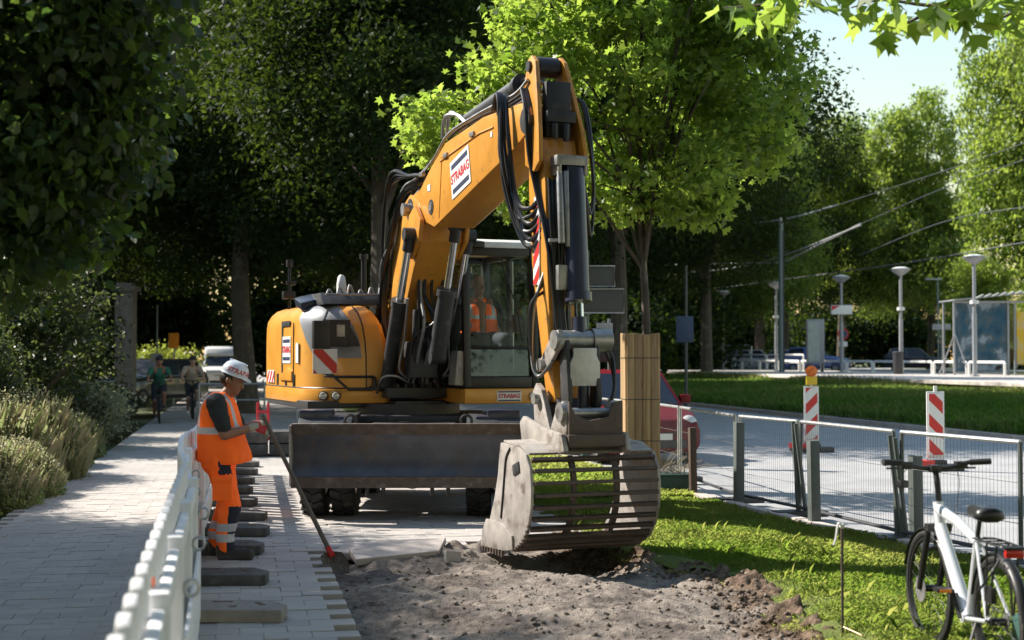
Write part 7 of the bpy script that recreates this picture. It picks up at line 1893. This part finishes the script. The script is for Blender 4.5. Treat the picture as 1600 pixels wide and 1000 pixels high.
for px, Y, col, rz, kind, lab in ((1108, 106, 'car_dark', 60, 'hatch', 'dark parked car left of the first tram stop lamp'), (1152, 108, 'car_silver', 75, 'hatch', 'silver parked car just right of the first tram stop lamp'), (1185, 104, 'car_silver', 70, 'hatch', 'pale parked car left of the overhead line mast'), (1276, 96, 'car_blue', 68, 'suv', 'blue parked car behind the info pillar'), (1240, 101, 'car_silver', 60, 'hatch', 'small silver car between the mast and the info pillar'), (1432, 102, 'car_dark', 70, 'suv', 'dark parked car right of the litter bin'), (1068, 110, 'car_silver', 50, 'hatch', 'pale parked car behind the blue square sign'), (950, 84, 'car_silver', 40, 'hatch', 'pale car behind the bucket linkage')):
    p = at(px, 560, Y); car('parked_car', lab, col, (p.x, p.y, 0.73 if px > 1000 else 0.0), R(rz), kind, group='cars parked beyond the tram stop', sc=1.0)

# ------------------------------------------------------------------ street furniture
def delineator(label, px, Y, lamp, flip):
    p = at(px, 640, Y); t = thing('delineator', label, 'traffic beacon', (p.x, p.y, -0.046), R(2), 'red and white beacons on the road')
    mb = MB(); mb.box((0, 0, 0.05), (0.8, 0.32, 0.1)); mb.box((0, 0, 0.13), (0.3, 0.2, 0.08)); mb.build('foot', M['dark'], t, bevel=0.02)
    mb = MB(); mb.box((-0.24, -0.02, 0.12), (0.34, 0.30, 0.09)); mb.build('red_corner', M['red'], t, bevel=0.01)
    mb = MB(); mb.box((0, 0.02, 0.72), (0.285, 0.03, 1.06)); mb.build('blade_frame', M['white'], t, bevel=0.012)
    stripes(t, (0, -0.0025, 0.73), (1, 0, 0), (0, 0, 1), 0.235, 0.98, 0.40, 0.19, flip=flip, name='beacon_blade')
    mb = MB(); mb.box((0, 0.02, 1.29), (0.05, 0.03, 0.1)); mb.build('handle', M['white'], t)
    if lamp:
        mb = MB(); mb.box((0, 0.0, 1.35), (0.2, 0.12, 0.16)); mb.build('battery_box', M['yellow_box'], t, bevel=0.015)
        mb = MB(); mb.cyl((0, -0.05, 1.53), (0, 0.05, 1.53), 0.105, n=22); mb.lathe([(0.095, 0), (0.08, 0.02), (0.04, 0.035), (0.001, 0.04)], (0, -0.051, 1.53), (0, -1, 0), 20); mb.build('amber_lamp', M['amber'], t)
delineator('red and white traffic beacon with an amber lamp on top', 1268, 27.0, True, 1)
delineator('red and white traffic beacon behind the bicycle handlebar', 1462, 22.6, False, -1)

def lamp_post(label, px, Y, h):
    p = at(px, 560, Y); t = thing('street_lamp', label, 'street lamp', (p.x, p.y, 0.9), 0, 'dish lamps along the tram platform')
    mb = MB(); mb.cyl((0, 0, 0), (0, 0, h * 0.52), 0.10, n=14); mb.cyl((0, 0, h * 0.52), (0, 0, h - 0.35), 0.075, n=14); mb.cyl((0, 0, 0), (0, 0, 0.06), 0.2, n=14); mb.build('pole', M['lamp_grey'], t)
    mb = MB(); mb.cyl((0, 0, h * 0.60), (0, 0, h * 0.60 + 0.16), 0.19, n=14); mb.build('collar', M['white'], t)
    mb = MB(); mb.lathe([(0.08, h - 0.4), (0.16, h - 0.34), (0.34, h - 0.22), (0.50, h - 0.08), (0.51, h - 0.04), (0.40, h - 0.03)], (0, 0, 0), (0, 0, 1), 24); mb.build('lamp_dish', M['lamp_grey'], t)
    mb = MB(); mb.lathe([(0.42, h - 0.045), (0.42, h - 0.01), (0.2, h + 0.05), (0.001, h + 0.06)], (0, 0, 0), (0, 0, 1), 24, cap=False); mb.build('cover', M['white'], t)
    return t
for px, Y, h, lab in ((1523, 63, 5.35, 'tall dish-shaped lamp in front of the poster shelter'), (1408, 71, 5.3, 'dish-shaped lamp beside the dark litter bin'), (1315, 78, 5.3, 'dish-shaped lamp carrying the red and white stop sign'), (1213, 87, 5.4, 'dish-shaped lamp just left of the overhead line mast'), (1130, 97, 5.35, 'dish-shaped lamp farthest down the platform')):
    lamp_post(lab, px, Y, h)
p = at(1315, 484, 77.7); t = thing('stop_sign_board', 'white and red tram stop name board on the lamp post', 'sign', p)
mb = MB(); mb.box((0, 0, 0), (1.15, 0.1, 0.5)); mb.build('board', M['white'], t, bevel=0.02)
mb = MB(); mb.prism([(-0.55, -0.05), (-0.1, 0.22), (-0.55, 0.22)], lambda a, b, w: V3((a, w, b)), -0.058, -0.052); mb.build('red_corner', M['logo_red'], t)
p = at(1317, 528, 84); t = thing('no_stopping_sign', 'round blue and red no stopping sign behind the lamp post', 'sign', (p.x, p.y, 0.72))
mb = MB(); mb.cyl((0, 0, 0), (0, 0, 2.9), 0.04, n=8); mb.build('pole', M['lamp_grey'], t)
mb = MB(); mb.cyl((0, -0.05, 2.4), (0, -0.07, 2.4), 0.33, n=26); d_ = mb.build('red_ring', M['red'], t); mb = MB(); mb.cyl((0, -0.072, 2.4), (0, -0.078, 2.4), 0.25, n=26); mb.build('blue_disc', M['sign_blue'], d_)
mb = MB(); mb.box((0, -0.06, 1.8), (0.5, 0.02, 0.3)); mb.build('plate', M['white'], t)
p = at(1274, 560, 82); t = thing('info_pillar', 'pale grey standing information pillar with a printed front on the platform', 'info pillar', (p.x, p.y, 0.9))
mb = MB(); mb.box((0, 0, 1.75), (1.0, 0.35, 2.55)); mb.build('cabinet', M['lamp_grey'], t, bevel=0.03)
mb = MB(); mb.box((-0.4, 0, 0.24), (0.1, 0.2, 0.5)); mb.box((0.4, 0, 0.24), (0.1, 0.2, 0.5)); mb.build('leg', M['dark'], t)
M['print_pale'] = gmat('pale_print', [(0.3, (0.22, 0.26, 0.27)), (0.5, (0.42, 0.45, 0.43)), (0.7, (0.5, 0.52, 0.42))], 2.2, 0.0, 5, 3, 0.4)
mb = MB(); mb.box((-0.12, -0.18, 1.75), (0.66, 0.012, 2.3)); mb.build('printed_panel', M['print_pale'], t)
p = at(1403, 570, 70.5); t = thing('litter_bin', 'dark litter bin at the foot of a lamp post on the platform', 'bin', (p.x, p.y, 0.9))
mb = MB(); mb.lathe([(0.2, 0), (0.24, 0.1), (0.25, 1.0), (0.27, 1.02), (0.27, 1.1), (0.2, 1.14)], (0, 0, 0), (0, 0, 1), 18); mb.build('drum', M['dark'], t)
p = at(1471, 560, 74); t = thing('street_name_sign', 'narrow pale street name plate on a thin pole', 'sign', (p.x, p.y, 0.72))
mb = MB(); mb.cyl((0, 0, 0), (0, 0, 2.75), 0.035, n=8); mb.build('pole', M['mast'], t); mb = MB(); mb.box((0, -0.05, 2.6), (0.95, 0.04, 0.3)); mb.build('plate', M['lamp_grey'], t, bevel=0.01)
p = at(1466, 560, 80); t = thing('street_lamp', 'thin dark street lamp with a flat head behind the name plate', 'street lamp', (p.x, p.y, 0.72))
mb = MB(); mb.cyl((0, 0, 0), (0, 0, 5.4), 0.05, n=8); mb.build('pole', M['mast'], t); mb = MB(); mb.box((-0.25, 0, 5.42), (0.9, 0.2, 0.1)); mb.build('lamp_head', M['lamp_grey'], t, bevel=0.02)

# overhead line mast and wires
p = at(1221, 560, 80.5); ms = thing('overhead_line_mast', 'tall grey-green steel mast carrying the tram wires', 'mast', (p.x, p.y, 0.9))
mb = MB(); mb.cyl((0, 0, 0), (0, 0, 8.55), 0.15, 0.13, n=14); mb.build('pole', M['mast'], ms)
mb = MB(); mb.box((0.12, 0, 0.0 + 4.0), (0.07, 0.28, 8.0)); mb.build('channel', M['dark'], ms)
mb = MB(); mb.cyl((0, 0, 8.5), (0, 0, 8.75), 0.06, n=8); mb.build('insulator', M['white'], ms)
def wires(label, pts, r=0.025, matl='wire_pale'):
    P_ = [at(*a) for a in pts]; o = P_[0].copy(); mb = MB(); mb.tube(spline([p_ - o for p_ in P_], 8) if len(P_) > 2 else [p_ - o for p_ in P_], r, 5)
    w = mb.build('overhead_wire', M[matl]); w.location = o; return tag(w, label, 'wire', 'overhead wires of the tram line')
wires('overhead wire running from the mast top up to the right', [(1088, 357, 84), (1221, 343, 80), (1310, 320, 78)], 0.045)
wires('overhead wire dropping from the left wire knot to the tree trunk', [(1088, 357, 84), (1000, 396, 84), (930, 425, 84)], 0.045)
wires('thick overhead wire rising steeply right of the mast', [(1228, 408, 80), (1345, 350, 70)], 0.05)
wires('overhead wire crossing the mast at half height', [(1075, 426, 96), (1150, 418, 90), (1228, 398, 80), (1345, 352, 70)], 0.045)
wires('thin dark wire carrying on from the mast top wire into the right-hand trees', [(1310, 320, 78), (1460, 272, 66), (1640, 210, 56)], 0.018, 'wire')
wires('thin dark wire carrying on from the thick steep wire into the trees', [(1345, 350, 70), (1470, 296, 60), (1640, 236, 50)], 0.018, 'wire')
wires('thin overhead span wire left of the mast', [(1040, 414, 90), (1215, 410, 82)], 0.035)
wires('dark span wire between the wire knot and the mast', [(1088, 357, 84), (1200, 402, 82)], 0.02, 'wire')
wires('low thin wire passing behind the platform lamps', [(1010, 466, 100), (1230, 436, 90), (1420, 410, 80), (1640, 372, 70)], 0.03, 'wire')
wires('thin wire in front of the right-hand trees', [(1345, 398, 80), (1480, 345, 66), (1640, 318, 56)], 0.022, 'wire')

# signs near the tree
def sign_pole(name, label, px, Y, h, boards, polem='mast', r=0.04, z=0.0):
    p = at(px, 600, Y); t = thing(name, label, 'sign', (p.x, p.y, z))
    mb = MB(); mb.cyl((0, 0, -0.1), (0, 0, h), r, n=10); mb.build('pole', M[polem], t)
    for nm, (x0, y0, x1, y1), matl, dy in boards:
        a, b = at(x0, y1, Y), at(x1, y0, Y); c_ = (a + b) / 2 - V3((p.x, p.y, z)); k = MB(); k.box((c_.x, -0.06 + dy, c_.z), (b.x - a.x, 0.03, b.z - a.z)); bo = k.build(nm, M[matl], t, bevel=0.008)
        if matl == 'sign_back':
            k = MB(); hw_, hz_ = (b.x - a.x) / 2, (b.z - a.z) / 2; y_ = -0.082 + dy
            k.tube([(c_.x - hw_, y_, c_.z - hz_), (c_.x + hw_, y_, c_.z - hz_), (c_.x + hw_, y_, c_.z + hz_), (c_.x - hw_, y_, c_.z + hz_)], 0.013, 5, closed=True); k.build('edge_rim', M['galv'], bo)
    return t
sign_pole('road_sign', 'two dark sign backs one above the other on a green post behind the excavator arm', 914, 24.0, 3.55, [('upper_board', (900, 416, 960, 448), 'sign_back', 0.02), ('lower_board', (898, 452, 974, 489), 'sign_back', -0.02)], 'planter', 0.075)
sign_pole('road_sign', 'pale blue-grey panel on a thin pole left of the plank-wrapped tree', 952, 26.0, 2.45, [('panel', (932, 505, 957, 537), 'lamp_grey', 0), ('lower_panel', (936, 538, 954, 566), 'dark', 0)], 'mast', 0.03)
sign_pole('road_sign', 'blue square sign on a dark pole between the tree guard and the tram stop', 1072, 45.0, 4.55, [('board', (1056, 494, 1083, 535), 'sign_blue', 0)], 'sign_back', 0.05, 0.1)
sign_pole('road_sign', 'small pole with a white ball top behind the tram railing', 1088, 98, 4.2, [('ball_plate', (1086, 500, 1091, 505), 'white', 0)], 'lamp_grey', 0.06, 0.7)
sign_pole('road_sign', 'small faded yellow notice in the shade beyond the railing', 1107, 112, 3.9, [('notice', (1100, 512, 1114, 532), 'yellow_box', 0)], 'mast', 0.04, 0.7)
sign_pole('road_sign', 'orange rectangular diversion sign above the lime green bush', 272, 55.0, 2.65, [('board', (264, 521, 280, 544), 'sign_orange', 0)], 'mast', 0.03)
sign_pole('road_sign', 'small grey sign back on a dark pole left of the green cyclist', 245, 50.0, 3.6, [('board', (236, 552, 254, 568), 'lamp_grey', 0)], 'mast', 0.03)

# grey gate post at the far left
p = at(196, 600, 44); t = thing('gate_pillar', 'tall grey stone gate pillar at the garden behind the bushes', 'pillar', (p.x, p.y, 0))
mb = MB(); mb.box((0, 0, 1.9), (0.55, 0.55, 3.8)); mb.build('shaft', M['bark_grey'], t, bevel=0.03)
mb = MB(); mb.box((0, 0, 3.86), (0.75, 0.75, 0.16)); mb.box((0, 0, 3.99), (0.5, 0.5, 0.1)); mb.build('cap', M['bark_grey'], t, bevel=0.02)

# tubular barrier and a dark pile partly in place of tree shade behind the worker
p = at(402, 620, 40); t = thing('tube_barrier', 'grey tubular street barrier behind the worker and the machine', 'railing', (p.x, p.y, 0), ST)
mb = MB()
for k in range(4): mb.tube([(-1.6 + 0.9 * k, 0, 0), (-1.6 + 0.9 * k, 0, 1.0)], 0.03, 8)
mb.build('upright', M['galv'], t); mb = MB(); mb.tube([(-1.6, 0, 1.0), (1.1, 0, 1.0)], 0.03, 8); mb.tube([(-1.6, 0, 0.55), (1.1, 0, 0.55)], 0.022, 8); mb.build('rail', M['galv'], t)
p = at(403, 610, 30); t = thing('red_barrier_post', 'small red barrier frame standing left of the yellow machine', 'barrier', (p.x, p.y, 0), 0.3)
mb = MB(); mb.box((0, 0, 0.4), (0.05, 0.05, 0.8)); mb.box((0.22, 0, 0.4), (0.05, 0.05, 0.8)); mb.build('post', M['logo_red'], t); mb = MB(); mb.box((0.11, -0.04, 0.6), (0.26, 0.02, 0.06)); mb.build('board', M['logo_red'], t)
p = at(440, 640, 25.5); t = thing('shade_pile', 'low dark pile behind the worker, partly standing in for tree shade', 'stack', (p.x, p.y, 0), ST)
for k in range(3):
    for j in range(2): mb = MB(); mb.box((-0.5 + 0.55 * k, 0, 0.12 + 0.22 * j), (0.52, 0.9, 0.2)); mb.build('kerb_stone', M['pad'], t, bevel=0.012)  # dark block, partly put here for tree shade on the paving

# tram shelter with posters
p0 = at(1491, 560, 67); sh_ = thing('tram_shelter', 'glass tram shelter with a dark blue poster and slatted roof', 'shelter', (p0.x, p0.y, 0.9), R(0))
mb = MB()
for x, y in ((0, 0), (2.55, 0), (0, 1.6), (2.9, 0.1), (4.6, 0.1), (4.6, 1.6)): mb.box((x, y, 1.75), (0.09, 0.09, 3.5))
mb.box((2.3, 0, 3.45), (4.7, 0.1, 0.1)); mb.box((1.3, 0, 0.1), (2.6, 0.06, 0.1)); mb.build('frame', M['lamp_grey'], sh_, bevel=0.01)
M['poster'] = gmat('poster_print', [(0.34, (0.008, 0.016, 0.04)), (0.44, (0.02, 0.08, 0.13)), (0.52, (0.07, 0.10, 0.12)), (0.58, (0.24, 0.30, 0.36)), (0.66, (0.03, 0.025, 0.02))], 0.75, 0.0, 5, 1.6, 0.6)
mb = MB(); mb.box((1.27, 0.02, 1.8), (2.42, 0.04, 3.2)); mb.build('poster', M['poster'], sh_)
mb = MB(); mb.box((2.74, 0.0, 1.7), (0.25, 0.012, 3.1)); mb.build('glass_pane', M['shelter_glass'], sh_, smooth=0)
M['poster_yellow'] = gmat('yellow_poster_print', [(0.35, (0.55, 0.33, 0.03)), (0.5, (0.62, 0.42, 0.05)), (0.6, (0.5, 0.42, 0.3)), (0.68, (0.3, 0.08, 0.05))], 1.1, 0.0, 5, 2.4, 0.3)
mb = MB(); mb.box((3.75, 0.08, 1.75), (1.55, 0.06, 2.5)); mb.build('yellow_poster', M['poster_yellow'], sh_)
mb = MB(); mb.prism([(-0.1, 3.5), (1.2, 3.62), (2.6, 3.8), (4.9, 3.95), (4.9, 4.0), (2.6, 3.86), (1.2, 3.68), (-0.1, 3.56)], lambda a, b, w: V3((a, w, b)), -0.4, 2.0); mb.build('roof', M['lamp_grey'], sh_)
for k in range(11): mb = MB(); x = 0.9 + 0.36 * k; mb.bar((x, -0.42, 3.62 + 0.1 * (x - 0.9)), (x + 0.35, -0.42, 3.78 + 0.1 * (x - 0.9)), 0.1, 0.05, (0, 0, 1)); mb.build('roof_slat', M['white'], sh_)
mb = MB(); mb.tube([(0.0, -0.06, 2.0), (0.55, -0.5, 0.0)], 0.03, 6); mb.tube([(0.0, -0.06, 1.9), (-0.55, 0.6, 0.0)], 0.03, 6); mb.build('brace', M['lamp_grey'], sh_)
